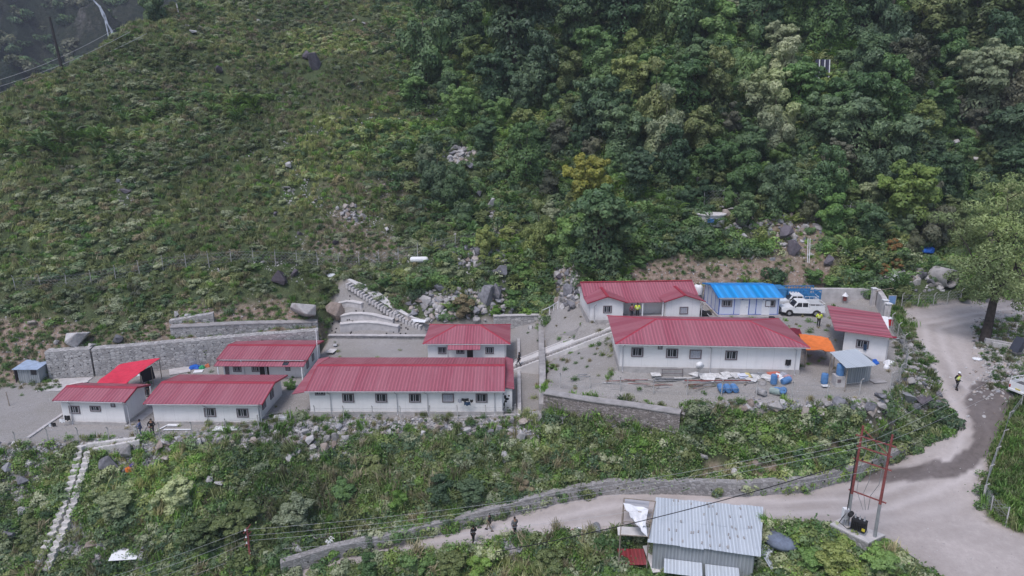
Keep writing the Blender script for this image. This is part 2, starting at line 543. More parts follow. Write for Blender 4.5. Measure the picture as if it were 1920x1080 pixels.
_d = _d + nzA * .5
m_trk = (np.exp(-((_d - .85) / .38) ** 2) + .5 * np.exp(-((_d - 2.4) / .5) ** 2)) * m_road
GZ = GZ - m_trk * .05
def tz(x, y):
    i = np.clip(np.searchsorted(gx, x) - 1, 0, NX - 2); j = np.clip(np.searchsorted(gy, y) - 1, 0, NY - 2)
    fx = np.clip((x - gx[i]) / (gx[i + 1] - gx[i]), 0, 1); fy = np.clip((y - gy[j]) / (gy[j + 1] - gy[j]), 0, 1)
    return (GZ[i, j] * (1 - fx) + GZ[i + 1, j] * fx) * (1 - fy) + (GZ[i, j + 1] * (1 - fx) + GZ[i + 1, j + 1] * fx) * fy
def samp(G, x, y):
    i = np.clip(np.searchsorted(gx, x) - 1, 0, NX - 2); j = np.clip(np.searchsorted(gy, y) - 1, 0, NY - 2)
    return G[i, j]
def hit(px, py):
    """where the ground is met along this line of sight from the drone"""
    d = ray(px, py)
    t = np.concatenate([np.arange(30, 120, .12), np.arange(120, 280, .5)])
    x = d.x * t; y = d.y * t; z = CAMZ + d.z * t
    g = tz(x, y)
    k = np.argmax(z <= g)
    if z[k] > g[k]: k = len(t) - 1
    return Vector((x[k], y[k], g[k]))
def G(px, py):
    return hit(px, py)
def on(x, y, dz=0.0):
    return Vector((x, y, float(tz(np.array(x), np.array(y))) + dz))

# ------------------------------------------------------------------ ground material (zones from vertex attributes)
def ground_material():
    m, nt, b = newmat('ground', rough=.95, spec=.15)
    p = worldpos(nt)
    def attr(n):
        a = nt.n('ShaderNodeAttribute', attribute_name=n); return a.outputs['Fac']
    n1 = noise(nt, .35, p, 6, .65); n2 = noise(nt, 2.2, p, 5, .7); n3 = noise(nt, 9, p, 4, .7)
    veg = ramp(nt, n1, [(.32, (.036, .056, .024)), (.5, (.058, .082, .036)), (.66, (.084, .10, .048))])
    veg = mixc(nt, math2(nt, 'MULTIPLY', n2, .35), veg, (.07, .066, .036))
    n4 = noise(nt, 5.5, p, 5, .75)
    veg = mixc(nt, ramp(nt, n4, [(.50, (0, 0, 0)), (.62, (.85, .85, .85))]), veg, (.115, .155, .072))
    veg = mixc(nt, ramp(nt, n4, [(.36, (.9, .9, .9)), (.47, (0, 0, 0))]), veg, (.018, .026, .012))
    dust = ramp(nt, n2, [(.3, (.385, .345, .328)), (.55, (.44, .395, .377)), (.75, (.50, .455, .437))])
    spk = nt.n('ShaderNodeTexVoronoi', i_Scale=3.2); nt.l(p, spk.inputs['Vector'])
    stone = ramp(nt, spk.outputs['Distance'], [(.0, (.5, .49, .5)), (.13, (.36, .34, .34)), (.22, (.3, .28, .27))])
    grav = mixc(nt, .55, ramp(nt, n2, [(.3, (.30, .29, .28)), (.55, (.36, .35, .34)), (.75, (.43, .42, .41))]), stone)
    grav = mixc(nt, math2(nt, 'MULTIPLY', n3, .5), grav, (.22, .205, .195))
    grav = mixc(nt, ramp(nt, noise(nt, .22, p, 5, .65), [(.42, (0, 0, 0)), (.62, (.75, .75, .75))]), grav, (.25, .235, .215))
    grav = mixc(nt, ramp(nt, noise(nt, 14, p, 3, .8), [(.52, (0, 0, 0)), (.66, (.6, .6, .6))]), grav, (.50, .49, .48))
    grav = mixc(nt, ramp(nt, noise(nt, 7, p, 4, .8), [(.34, (.6, .6, .6)), (.45, (0, 0, 0))]), grav, (.15, .145, .135))
    soil = ramp(nt, n2, [(.3, (.15, .105, .08)), (.5, (.26, .195, .155)), (.7, (.39, .32, .275))])
    vor = nt.n('ShaderNodeTexVoronoi', i_Scale=2.4, i_Randomness=1.0); nt.l(p, vor.inputs['Vector'])
    vs_ = nt.n('ShaderNodeSeparateColor'); nt.l(vor.outputs['Color'], vs_.inputs[0])
    rub = ramp(nt, vs_.outputs[0], [(.0, (.12, .11, .10)), (.4, (.24, .225, .21)), (.8, (.34, .33, .32)), (1., (.4, .39, .38))])
    rub = mixc(nt, math2(nt, 'MULTIPLY', n1, .9), rub, (.10, .09, .07))
    wet = ramp(nt, n2, [(.3, (.075, .062, .058)), (.6, (.12, .10, .095))])
    col = mixc(nt, attr('veg'), soil, veg)
    col = mixc(nt, attr('rub'), col, rub)
    col = mixc(nt, attr('yard'), col, grav)
    dd = mixc(nt, ramp(nt, noise(nt, .16, p, 4), [(.38, (0, 0, 0)), (.62, (.6, .6, .6))]), dust, (.29, .258, .24))
    dd = mixc(nt, math2(nt, 'MULTIPLY', attr('trk'), .55), dd, (.56, .515, .505))
    dd = mixc(nt, ramp(nt, n3, [(.58, (0, 0, 0)), (.7, (.35, .35, .35))]), dd, (.20, .18, .17))
    col = mixc(nt, attr('road'), col, dd)
    # darker compacted tracks
    col = mixc(nt, attr('wet'), col, wet)
    nt.l(col, b.inputs['Base Color'])
    rg = math2(nt, 'SUBTRACT', .95, math2(nt, 'MULTIPLY', attr('wet'), .45))
    nt.l(rg, b.inputs['Roughness'])
    bp = nt.n('ShaderNodeBump', i_Strength=.45, i_Distance=.05)
    hgt = math2(nt, 'ADD', n2, math2(nt, 'MULTIPLY', n3, .5))
    hgt = math2(nt, 'SUBTRACT', hgt, math2(nt, 'MULTIPLY', vor.outputs['Distance'], attr('rub')))
    nt.l(hgt, bp.inputs['Height']); nt.l(bp.outputs[0], b.inputs['Normal'])
    return m
M_GROUND = ground_material()
def grid_object(name, cellmask, kind='structure'):
    idx = -np.ones((NX, NY), int)
    ci, cj = np.nonzero(cellmask)
    used = np.zeros((NX, NY), bool)
    for a, b2 in ((0, 0), (1, 0), (1, 1), (0, 1)): used[ci + a, cj + b2] = True
    idx[used] = np.arange(used.sum())
    V = np.stack([GX[used], GY[used], GZ[used]], 1)
    F = np.stack([idx[ci, cj], idx[ci + 1, cj], idx[ci + 1, cj + 1], idx[ci, cj + 1]], 1)
    me = bpy.data.meshes.new(name)
    me.vertices.add(len(V)); me.vertices.foreach_set('co', V.ravel())
    me.loops.add(F.size); me.loops.foreach_set('vertex_index', F.ravel())
    me.polygons.add(len(F)); me.polygons.foreach_set('loop_start', np.arange(0, F.size, 4)); me.polygons.foreach_set('loop_total', np.full(len(F), 4))
    me.polygons.foreach_set('use_smooth', np.ones(len(F), bool))
    me.update(calc_edges=True)
    for nm, arr in (('veg', m_veg), ('rub', m_rub), ('yard', np.maximum(m_left, m_right)), ('road', m_road), ('wet', m_wet), ('trk', m_trk)):
        a = me.attributes.new(nm, 'FLOAT', 'POINT'); a.data.foreach_set('value', arr[used].astype(np.float32))
    me.materials.append(M_GROUND)
    o = bpy.data.objects.new(name, me); COL.objects.link(o)
    tag(o, kind=kind)
    return o
cm = lambda A: (A[:-1, :-1] + A[1:, :-1] + A[:-1, 1:] + A[1:, 1:]) / 4
c_road = cm(m_road) > .5
c_yard = (cm(np.maximum(m_left, m_right)) > .5) & ~c_road
c_cy = cm(GY)
c_low = ~c_road & ~c_yard & (cm(PY) > 740) & (c_cy < 66)
c_hill = ~c_road & ~c_yard & ~c_low
grid_object('road', c_road); grid_object('yard_ground', c_yard); grid_object('bank_terrain', c_low); grid_object('hillside_terrain', c_hill)

# ------------------------------------------------------------------ far mountain and waterfall
def far_mountain():
    n, mth = 260, 170
    X = np.linspace(-420, 330, n); Y = np.linspace(230, 560, mth)
    xx, yy = np.meshgrid(X, Y, indexing='ij')
    z = -75 + (yy - 230) * .95
    # ravine in the rock where the water falls
    c = -225 + (yy - 330) * -.55
    gul = np.exp(-((xx - c) / 16) ** 2)
    z = z - gul * 14
    z += fbm(xx * .012, yy * .012, 5) * 60 + fbm(xx * .05, yy * .05, 4) * 22 + fbm(xx * .16, yy * .16, 2) * 5
    z += np.abs(fbm(xx * .03 + yy * .02, yy * .004, 3)) * -14
    me = bpy.data.meshes.new('mountain')
    V = np.stack([xx.ravel(), yy.ravel(), z.ravel()], 1)
    F = [(i * mth + j, (i + 1) * mth + j, (i + 1) * mth + j + 1, i * mth + j + 1) for i in range(n - 1) for j in range(mth - 1)]
    me.from_pydata(V.tolist(), [], F)
    m, nt, b = newmat('far_mountain', rough=1, spec=.05)
    p = worldpos(nt)
    mp = nt.n('ShaderNodeMapping'); mp.inputs['Scale'].default_value = (1, .35, .35); nt.l(p, mp.inputs[0])
    f = noise(nt, .055, mp.outputs[0], 9, .8); f2 = noise(nt, .45, p, 5, .8)
    ca = ramp(nt, f, [(.36, (.026, .046, .030)), (.46, (.050, .070, .048)), (.55, (.085, .095, .070)), (.66, (.22, .21, .20))])
    ca = mixc(nt, ramp(nt, f2, [(.45, (0, 0, 0)), (.6, (.8, .8, .8))]), ca, (.035, .05, .042))
    nt.l(ca, b.inputs['Base Color'])
    bp = nt.n('ShaderNodeBump', i_Strength=1.0, i_Distance=4); nt.l(f2, bp.inputs['Height']); nt.l(bp.outputs[0], b.inputs['Normal'])
    me.materials.append(m); me.polygons.foreach_set('use_smooth', [True] * len(F))
    o = bpy.data.objects.new('mountain', me); COL.objects.link(o); tag(o, kind='structure')
    return X, Y, z
FM = far_mountain()
# boulders (x, y, width in picture px, stone, height factor, label)
BL = [(572, 584, 68, 'pale', .8, 'largest smooth pale boulder sitting on the cut behind the porch-roofed bungalow'), (628, 584, 44, 'tan', 1.1, 'tan round boulder right of the largest pale one'), (352, 592, 16, 'pale', .9, 'pale pointed boulder above the short topmost wall'),
 (150, 634, 54, 'pale', .75, 'broad pale boulder behind the end block of the stone wall'), (175, 650, 22, 'pale', .7, 'smaller pale boulder touching the broad one behind the stone wall'), (108, 642, 14, 'pale', 1, 'small white boulder left of the broad one'), (222, 636, 26, 'blue', .7, 'grey boulder half under the shrubs above the stone wall'), (60, 605, 20, 'tan', .6, 'tan boulder in the brown soil bank'),
 (855, 278, 26, 'pale', .6, 'pale boulder at the top of the white rock scree'), (842, 272, 20, 'blue', .7, 'blue grey boulder left in the white rock scree'), (870, 270, 16, 'pale', .8, 'small pale boulder right in the white rock scree'), (876, 282, 18, 'pale', .7, 'white boulder lower right in the white rock scree'), (865, 290, 22, 'pale', .6, 'flat white boulder in the middle of the white rock scree'), (880, 312, 24, 'blue', .8, 'grey boulder below the white rock scree'), (832, 285, 14, 'blue', .8, 'small dark boulder at the left end of the scree'),
 (898, 365, 18, 'blue', .9, 'blue grey boulder on the green slope under the scree'), (921, 380, 20, 'pale', 1.2, 'upright pale boulder at the bamboo edge'), (1072, 106, 16, 'blue', .7, 'lone grey boulder on the upper slope'),
 (805, 205, 18, 'blue', .9, 'grey boulder at the forest edge in the middle'), (812, 212, 12, 'pale', .8, 'pale boulder touching the grey one at the forest edge'), (587, 118, 34, 'purple', 1.2, 'big dark purple boulder on the upper left hill'), (575, 105, 18, 'purple', 1, 'smaller dark boulder touching the big purple one'), (412, 133, 17, 'purple', 1.5, 'pointed dark boulder on the upper left hill'), (362, 60, 20, 'pale', .5, 'flat pale boulder at the upper left ridge'), (352, 50, 12, 'pale', .6, 'small pale boulder beside the flat one at the ridge'), (375, 52, 12, 'pale', .6, 'second small pale boulder right of the flat one at the ridge'), (485, 42, 12, 'pale', .7, 'pale boulder on the path near the top'),
 (665, 40, 14, 'pale', .6, 'pale boulder in the small scree at the top centre'), (680, 44, 16, 'pale', .6, 'flat pale boulder in the small scree at the top centre'), (676, 155, 12, 'pale', .8, 'white boulder alone mid slope'), (541, 310, 14, 'pale', 1.4, 'upright pale boulder on the trail'), (718, 350, 15, 'tan', 1.1, 'round tan boulder on the dry grass'), (538, 352, 20, 'pale', .4, 'flat white slab rock beside the trail'), (545, 358, 16, 'pale', .4, 'lower flat white slab rock beside the trail'), (570, 366, 10, 'pale', .6, 'small white rock right of the slab rocks'), (592, 375, 10, 'pale', .6, 'small white rock further down the trail'),
 (648, 400, 13, 'pale', .8, 'pale rock in the gully, leftmost'), (658, 404, 12, 'pale', .8, 'pale rock in the gully, middle'), (666, 410, 12, 'pale', .8, 'pale rock in the gully, lower'), (725, 430, 15, 'pale', 1, 'pale rock at the end of the gully'), (630, 455, 16, 'purple', .9, 'dark purple rock above the hillside fence'), (518, 400, 12, 'purple', .9, 'small dark rock on the left slope'), (562, 438, 14, 'purple', .7, 'dark rock on the slope above the fence'), (235, 358, 22, 'purple', .7, 'dark rock among green shrubs on the far left slope'), (222, 340, 14, 'blue', .6, 'blue grey rock just above the dark one on the left'), (525, 525, 40, 'purple', .8, 'big dark purple rock face below the hillside fence'), (552, 512, 18, 'purple', 1, 'dark rock right of the big purple face'), (492, 494, 10, 'pale', .7, 'white rock on the fence line, left'), (520, 493, 10, 'pale', .7, 'white rock on the fence line, right'), (330, 590, 16, 'pale', 1.1, 'pale upright rock at the wall corner'),
 (880, 480, 18, 'blue', .8, 'blue grey rock left in the outcrop below the fence'), (895, 472, 22, 'blue', .8, 'bigger blue grey rock in the outcrop below the fence'), (868, 492, 14, 'pale', .9, 'round pale rock under the outcrop'), (862, 482, 12, 'pale', .9, 'small round pale rock of the outcrop'), (878, 500, 13, 'pale', .9, 'lowest pale rock of the outcrop'), (942, 507, 34, 'blue', 1.1, 'tall blue grey boulder above the green bush mound'), (905, 452, 16, 'blue', .8, 'blue rock beside the hillside fence end'),
 (797, 562, 30, 'pale', 1.1, 'tilted pale boulder behind the cottage'), (826, 540, 34, 'blue', .7, 'broad grey boulder above the dry bush'), (768, 555, 18, 'tan', .9, 'tan rock left of the tilted boulder'), (912, 555, 46, 'blue', 1.1, 'largest folded grey outcrop behind the cottage'), (930, 548, 30, 'blue', 1.1, 'right half of the folded grey outcrop'), (893, 580, 26, 'blue', 1.1, 'low piece of the folded grey outcrop'), (940, 563, 18, 'pale', .9, 'pale rock leaning on the folded outcrop'), (882, 530, 20, 'tan', .9, 'pinkish rock above the dry bush'), (845, 590, 18, 'tan', .8, 'tan rock at the back of the cottage'), (780, 582, 14, 'tan', .8, 'small tan rock by the white sheet'),
 (1065, 545, 30, 'blue', 1.2, 'dark outcrop left of the clubhouse, upper'), (1070, 572, 24, 'blue', 1.1, 'dark outcrop left of the clubhouse, lower'), (1050, 520, 22, 'purple', .8, 'dark rock above the outcrop left of the clubhouse'), (1388, 410, 34, 'purple', 1, 'rounded purple boulder right of the concrete tank'), (1360, 400, 26, 'tan', .7, 'tan rock heap piece behind the concrete tank'), (1352, 388, 16, 'pale', .5, 'flat pale rock above the concrete tank'), (1370, 392, 14, 'pale', .5, 'pale rock slab right above the tank'), (1472, 437, 40, 'purple', .9, 'large purple boulder on the rocky bank'), (1485, 465, 38, 'purple', 1, 'second large purple boulder below the first on the rocky bank'), (1527, 405, 26, 'purple', 1.2, 'upright purple boulder by the fence'), (1551, 490, 24, 'purple', 1, 'purple boulder right of the white hoses'), (1442, 418, 14, 'purple', .9, 'small purple rock left of the large ones'), (1300, 340, 26, 'blue', .8, 'grey boulder in the slope above the fence heap'), (1455, 400, 14, 'purple', .7, 'small purple rock near the fence'),
 (1790, 270, 22, 'pale', .9, 'upper pale rock of the slab group on the right'), (1800, 288, 34, 'pale', .5, 'wide pale rock slab on the right slope'), (1828, 300, 18, 'pale', .5, 'small pale rock at the right of the wide slab'), (1722, 222, 26, 'blue', .9, 'dark scree rock, upper, on the right slope'), (1735, 235, 24, 'blue', .8, 'dark scree rock, lower, on the right slope'), (1745, 160, 16, 'blue', .9, 'small dark rock in the right forest'), (1833, 312, 12, 'pale', .7, 'little pale rock below the slab group'),
 (1730, 515, 22, 'blue', .9, 'grey rock left of the culvert'), (1745, 528, 20, 'blue', .9, 'grey rock at the lip of the culvert'), (1720, 530, 18, 'pale', .8, 'pale rock near the culvert fence'), (1650, 525, 14, 'pale', .8, 'pale rock by the wall end, left'), (1662, 520, 14, 'pale', .8, 'pale rock by the wall end, right'),
 (1700, 745, 40, 'blue', .7, 'large grey rock in the bank under the road bend'), (1735, 750, 40, 'purple', .8, 'large dark rock in the bank next to the road bend'), (1715, 762, 26, 'blue', .7, 'grey rock below the large ones at the road bend'), (1650, 745, 30, 'blue', .6, 'long grey rock at the yard corner'), (1652, 760, 34, 'pale', .5, 'flat pale rock below the yard corner'), (1628, 762, 38, 'blue', .45, 'flat grey rock slab under the yard edge'), (1700, 672, 24, 'pale', .6, 'pale rock at the fence bend'), (1712, 690, 22, 'pale', .7, 'pale rock under the fence bend'), (1690, 640, 20, 'blue', .7, 'grey rock beside the guardhouse fence'), (1708, 650, 16, 'pale', .7, 'small pale rock beside the guardhouse fence'),
 (1005, 790, 26, 'pale', .6, 'broad flat boulder at the mouth of the sunken yard'), (985, 790, 30, 'tan', .5, 'wide tan boulder at the mouth of the sunken yard'), (1012, 783, 14, 'pale', 1.3, 'upright boulder at the mouth of the sunken yard'), (1044, 785, 14, 'blue', 1, 'round grey boulder under the brown stone wall, left'), (1058, 786, 13, 'blue', 1, 'round grey boulder under the brown stone wall, right'), (962, 788, 22, 'pale', .9, 'pale boulder at the right end of the rubble below the longest building'), (945, 858, 24, 'pale', 1.2, 'pale rock face in the bank bushes'),
 (205, 872, 44, 'blue', .8, 'big smooth blue grey boulder right of the stepped parapets'), (240, 845, 34, 'pale', .8, 'round boulder under the compound edge near the stairs'), (300, 835, 34, 'tan', .7, 'tan boulder below the bungalow entrance'), (315, 860, 30, 'tan', .6, 'lower tan boulder below the bungalow entrance'), (140, 870, 26, 'pale', .6, 'pale rock left of the stepped parapets'), (135, 900, 20, 'pale', 1.1, 'tall pale rock left of the stepped parapets'), (45, 900, 40, 'blue', .8, 'big grey rock mass at the left edge'), (20, 880, 26, 'blue', .9, 'grey rock at the left edge'), (60, 870, 24, 'pale', .7, 'pale rock above the grey mass at the left edge'), (20, 1000, 36, 'blue', .9, 'dark grey rock at the lower left edge'), (45, 960, 26, 'pale', .9, 'pale rock between the left edge masses'), (120, 1030, 22, 'pale', .6, 'rock beside the lower parapets'), (175, 1020, 34, 'tan', .6, 'tan rock below the parapets'),
 (392, 900, 22, 'pale', .8, 'pale rock in the left bank shrubs, left'), (412, 905, 22, 'pale', .7, 'pale rock in the left bank shrubs, right'), (375, 925, 18, 'pale', 1.4, 'upright pale rock in the left bank shrubs'), (400, 890, 16, 'pale', .8, 'small rock above the pair in the left bank shrubs'), (1320, 855, 22, 'pale', .5, 'flat rock in the soil bank over the roadside wall'), (1375, 885, 20, 'pale', .9, 'round rock on the soil bank over the roadside wall'), (1420, 870, 22, 'tan', .6, 'tan rock in the soil bank over the roadside wall'), (640, 1010, 16, 'pale', .8, 'rock above the left end of the roadside wall'), (560, 1030, 20, 'pale', .8, 'rock near the left end of the roadside wall'), (1860, 930, 14, 'pale', .8, 'pale rock at the field fence corner'), (1832, 945, 12, 'pale', .8, 'small rock at the field fence corner')]
# ------------------------------------------------------------------ building materials
def roofmat(key, base, axis, period=.33, worn=.25):
    if key in MATS: return MATS[key]
    m, nt, b = newmat(key, base, .45, 0, .35)
    p = objpos(nt)
    sp = nt.n('ShaderNodeSeparateXYZ'); nt.l(p, sp.inputs[0])
    c = sp.outputs['XY'.index(axis)]
    w = math2(nt, 'SINE', math2(nt, 'MULTIPLY', c, 2 * math.pi / period))
    w = math2(nt, 'ADD', math2(nt, 'MULTIPLY', w, .5), .5)
    w = math2(nt, 'POWER', w, 2.0)
    mp = nt.n('ShaderNodeMapping'); nt.l(p, mp.inputs[0])
    mp.inputs['Scale'].default_value = (1.1, .16, .16) if axis == 'X' else (.16, 1.1, .16)
    st = noise(nt, 1.6, mp.outputs[0], 5, .7)
    pt = noise(nt, .45, p, 5, .6)
    wnz = nt.n('ShaderNodeTexWhiteNoise', noise_dimensions='1D'); nt.l(math2(nt, 'FLOOR', math2(nt, 'DIVIDE', c, 1.05)), wnz.inputs['W'])
    lo = tuple(x * .62 for x in base); pale = tuple(min(1, x * .75 + .16) for x in base)
    col = mixc(nt, w, lo, base)
    col = mixc(nt, ramp(nt, st, [(.5, (0, 0, 0)), (.75, (worn, worn, worn))]), col, pale)
    col = mixc(nt, ramp(nt, pt, [(.45, (0, 0, 0)), (.8, (.45, .45, .45))]), col, tuple(x * .66 for x in base))
    col = mixc(nt, math2(nt, 'MULTIPLY', wnz.outputs['Value'], .30), col, tuple(min(1, x * .8 + .13) for x in base))
    seam = math2(nt, 'LESS_THAN', math2(nt, 'FRACT', math2(nt, 'DIVIDE', c, 1.05)), .05)
    col = mixc(nt, math2(nt, 'MULTIPLY', seam, .45), col, tuple(x * .5 for x in base))
    col = mixc(nt, ramp(nt, noise(nt, 3.5, p, 6, .75), [(.60, (0, 0, 0)), (.72, (.55, .55, .55))]), col, tuple(x * .45 + .03 for x in base))
    nt.l(col, b.inputs['Base Color'])
    bp = nt.n('ShaderNodeBump', i_Strength=.55, i_Distance=.05)
    nt.l(w, bp.inputs['Height']); nt.l(bp.outputs[0], b.inputs['Normal'])
    MATS[key] = m
    return m
RED = (.42, .115, .155)
M_REDX = roofmat('red_sheet_roof', RED, 'X')
M_REDY = roofmat('red_sheet_roof_end', RED, 'Y')
M_REDCAP = mat('red_ridge_cap', (.36, .045, .07), .5, var=.15)
M_BLUEX = roofmat('blue_sheet_roof', (.015, .36, .86), 'X', .9, .1)
M_TINX = roofmat('galvanised_sheet', (.60, .66, .72), 'X', .25, .5)
M_TINW = roofmat('galvanised_wall_sheet', (.34, .37, .40), 'X', .25, .4)
M_TINWY = roofmat('galvanised_wall_sheet_side', (.34, .37, .40), 'Y', .25, .4)
def wallmat(key, base, dirt=(.42, .40, .38)):
    if key in MATS: return MATS[key]
    m, nt, b = newmat(key, base, .85, 0, .2)
    p = objpos(nt)
    mp = nt.n('ShaderNodeMapping'); mp.inputs['Scale'].default_value = (1.4, 1.4, .25); nt.l(p, mp.inputs[0])
    st = noise(nt, 1.3, mp.outputs[0], 6, .7)
    sp = nt.n('ShaderNodeSeparateXYZ'); nt.l(p, sp.inputs[0])
    # splashed dirt along the foot of the wall
    ft = math2(nt, 'SUBTRACT', .75, sp.outputs[2], True)
    ft = math2(nt, 'MULTIPLY', ft, math2(nt, 'MULTIPLY', noise(nt, 2.0, p, 5), 1.3), True)
    col = mixc(nt, ramp(nt, st, [(.48, (0, 0, 0)), (.8, (.5, .5, .5))]), base, tuple(x * .8 for x in base))
    col = mixc(nt, ft, col, dirt)
    for ax in (0, 1):
        jt = math2(nt, 'LESS_THAN', math2(nt, 'FRACT', math2(nt, 'DIVIDE', math2(nt, 'ADD', sp.outputs[ax], .4), 2.4)), .012)
        col = mixc(nt, math2(nt, 'MULTIPLY', jt, .35), col, tuple(x * .45 for x in base))
    dr = ramp(nt, noise(nt, 4.0, mp.outputs[0], 5, .7), [(.58, (0, 0, 0)), (.74, (.4, .4, .4))]); col = mixc(nt, dr, col, (.50, .47, .44))
    nt.l(col, b.inputs['Base Color'])
    MATS[key] = m
    return m
M_WALL = wallmat('white_wall_paint', (.80, .79, .79))
M_PLINTH = mat('concrete_plinth', (.42, .40, .39), .9, var=.25, scale=1.5)
M_CONC = mat('pale_concrete', (.50, .48, .475), .9, var=.22, scale=1.2, bump=.3)
M_CONC2 = mat('dark_concrete', (.34, .325, .32), .9, var=.3, scale=1.2, bump=.3)
M_WHITE = mat('white_plastic', (.78, .79, .81), .45, var=.06)
M_FRAME = mat('window_frame', (.17, .14, .15), .5, var=.1)
M_SASH = mat('window_sash', (.42, .42, .45), .4, var=.05)
M_GLASS = mat('window_glass', (.03, .032, .038), .12, spec=.6, var=.3)
M_CURT = mat('curtain_cloth', (.36, .37, .42), .9, var=.4, scale=9)
M_PIPE = mat('grey_pipe', (.50, .50, .52), .5, var=.1)
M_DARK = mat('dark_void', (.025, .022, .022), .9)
M_RUST = mat('rusty_red_steel', (.25, .075, .07), .7, var=.4, scale=4)
M_STEEL = mat('grey_steel', (.36, .37, .39), .5, metal=.4, var=.2)
M_BLACK = mat('black_rubber', (.025, .025, .027), .8)
M_WOOD = mat('grey_timber', (.27, .23, .19), .9, var=.3, scale=5)
M_CPAINT = mat('cream_metal', (.55, .55, .5), .6)

def masonry(key, scale=2.0, base=(.36, .35, .35), dark=(.13, .125, .125), pale=(.52, .51, .51), flat=1.7):
    if key in MATS: return MATS[key]
    m, nt, b = newmat(key, base, .95, 0, .15)
    p = objpos(nt)
    mp = nt.n('ShaderNodeMapping'); mp.inputs['Scale'].default_value = (1, 1, flat); nt.l(p, mp.inputs[0])
    v = nt.n('ShaderNodeTexVoronoi', feature='DISTANCE_TO_EDGE', i_Scale=scale, i_Randomness=.85); nt.l(mp.outputs[0], v.inputs['Vector'])
    v2 = nt.n('ShaderNodeTexVoronoi', i_Scale=scale, i_Randomness=.85); nt.l(mp.outputs[0], v2.inputs['Vector'])
    sp = nt.n('ShaderNodeSeparateColor'); nt.l(v2.outputs['Color'], sp.inputs[0])
    st = ramp(nt, sp.outputs[0], [(.0, tuple(x * .7 for x in base)), (.5, base), (1., pale)])
    e = ramp(nt, v.outputs['Distance'], [(.02, (0, 0, 0)), (.09, (1, 1, 1))])
    col = mixc(nt, e, dark, st)
    col = mixc(nt, ramp(nt, noise(nt, .7, p, 5), [(.4, (0, 0, 0)), (.75, (.6, .6, .6))]), col, base)
    nt.l(col, b.inputs['Base Color'])
    bp = nt.n('ShaderNodeBump', i_Strength=.8, i_Distance=.08); nt.l(v.outputs['Distance'], bp.inputs['Height']); nt.l(bp.outputs[0], b.inputs['Normal'])
    MATS[key] = m
    return m
M_STONE = masonry('grey_stone_masonry', 2.2, (.42, .41, .405), (.22, .21, .205), (.54, .53, .52))
M_STONE2 = masonry('brown_stone_masonry', 3.2, (.27, .24, .23), (.13, .11, .1), (.42, .38, .37), 2.2)
M_STONE3 = masonry('roadside_masonry', 3.0, (.31, .30, .295), (.21, .20, .195), (.38, .37, .365), 1.3)

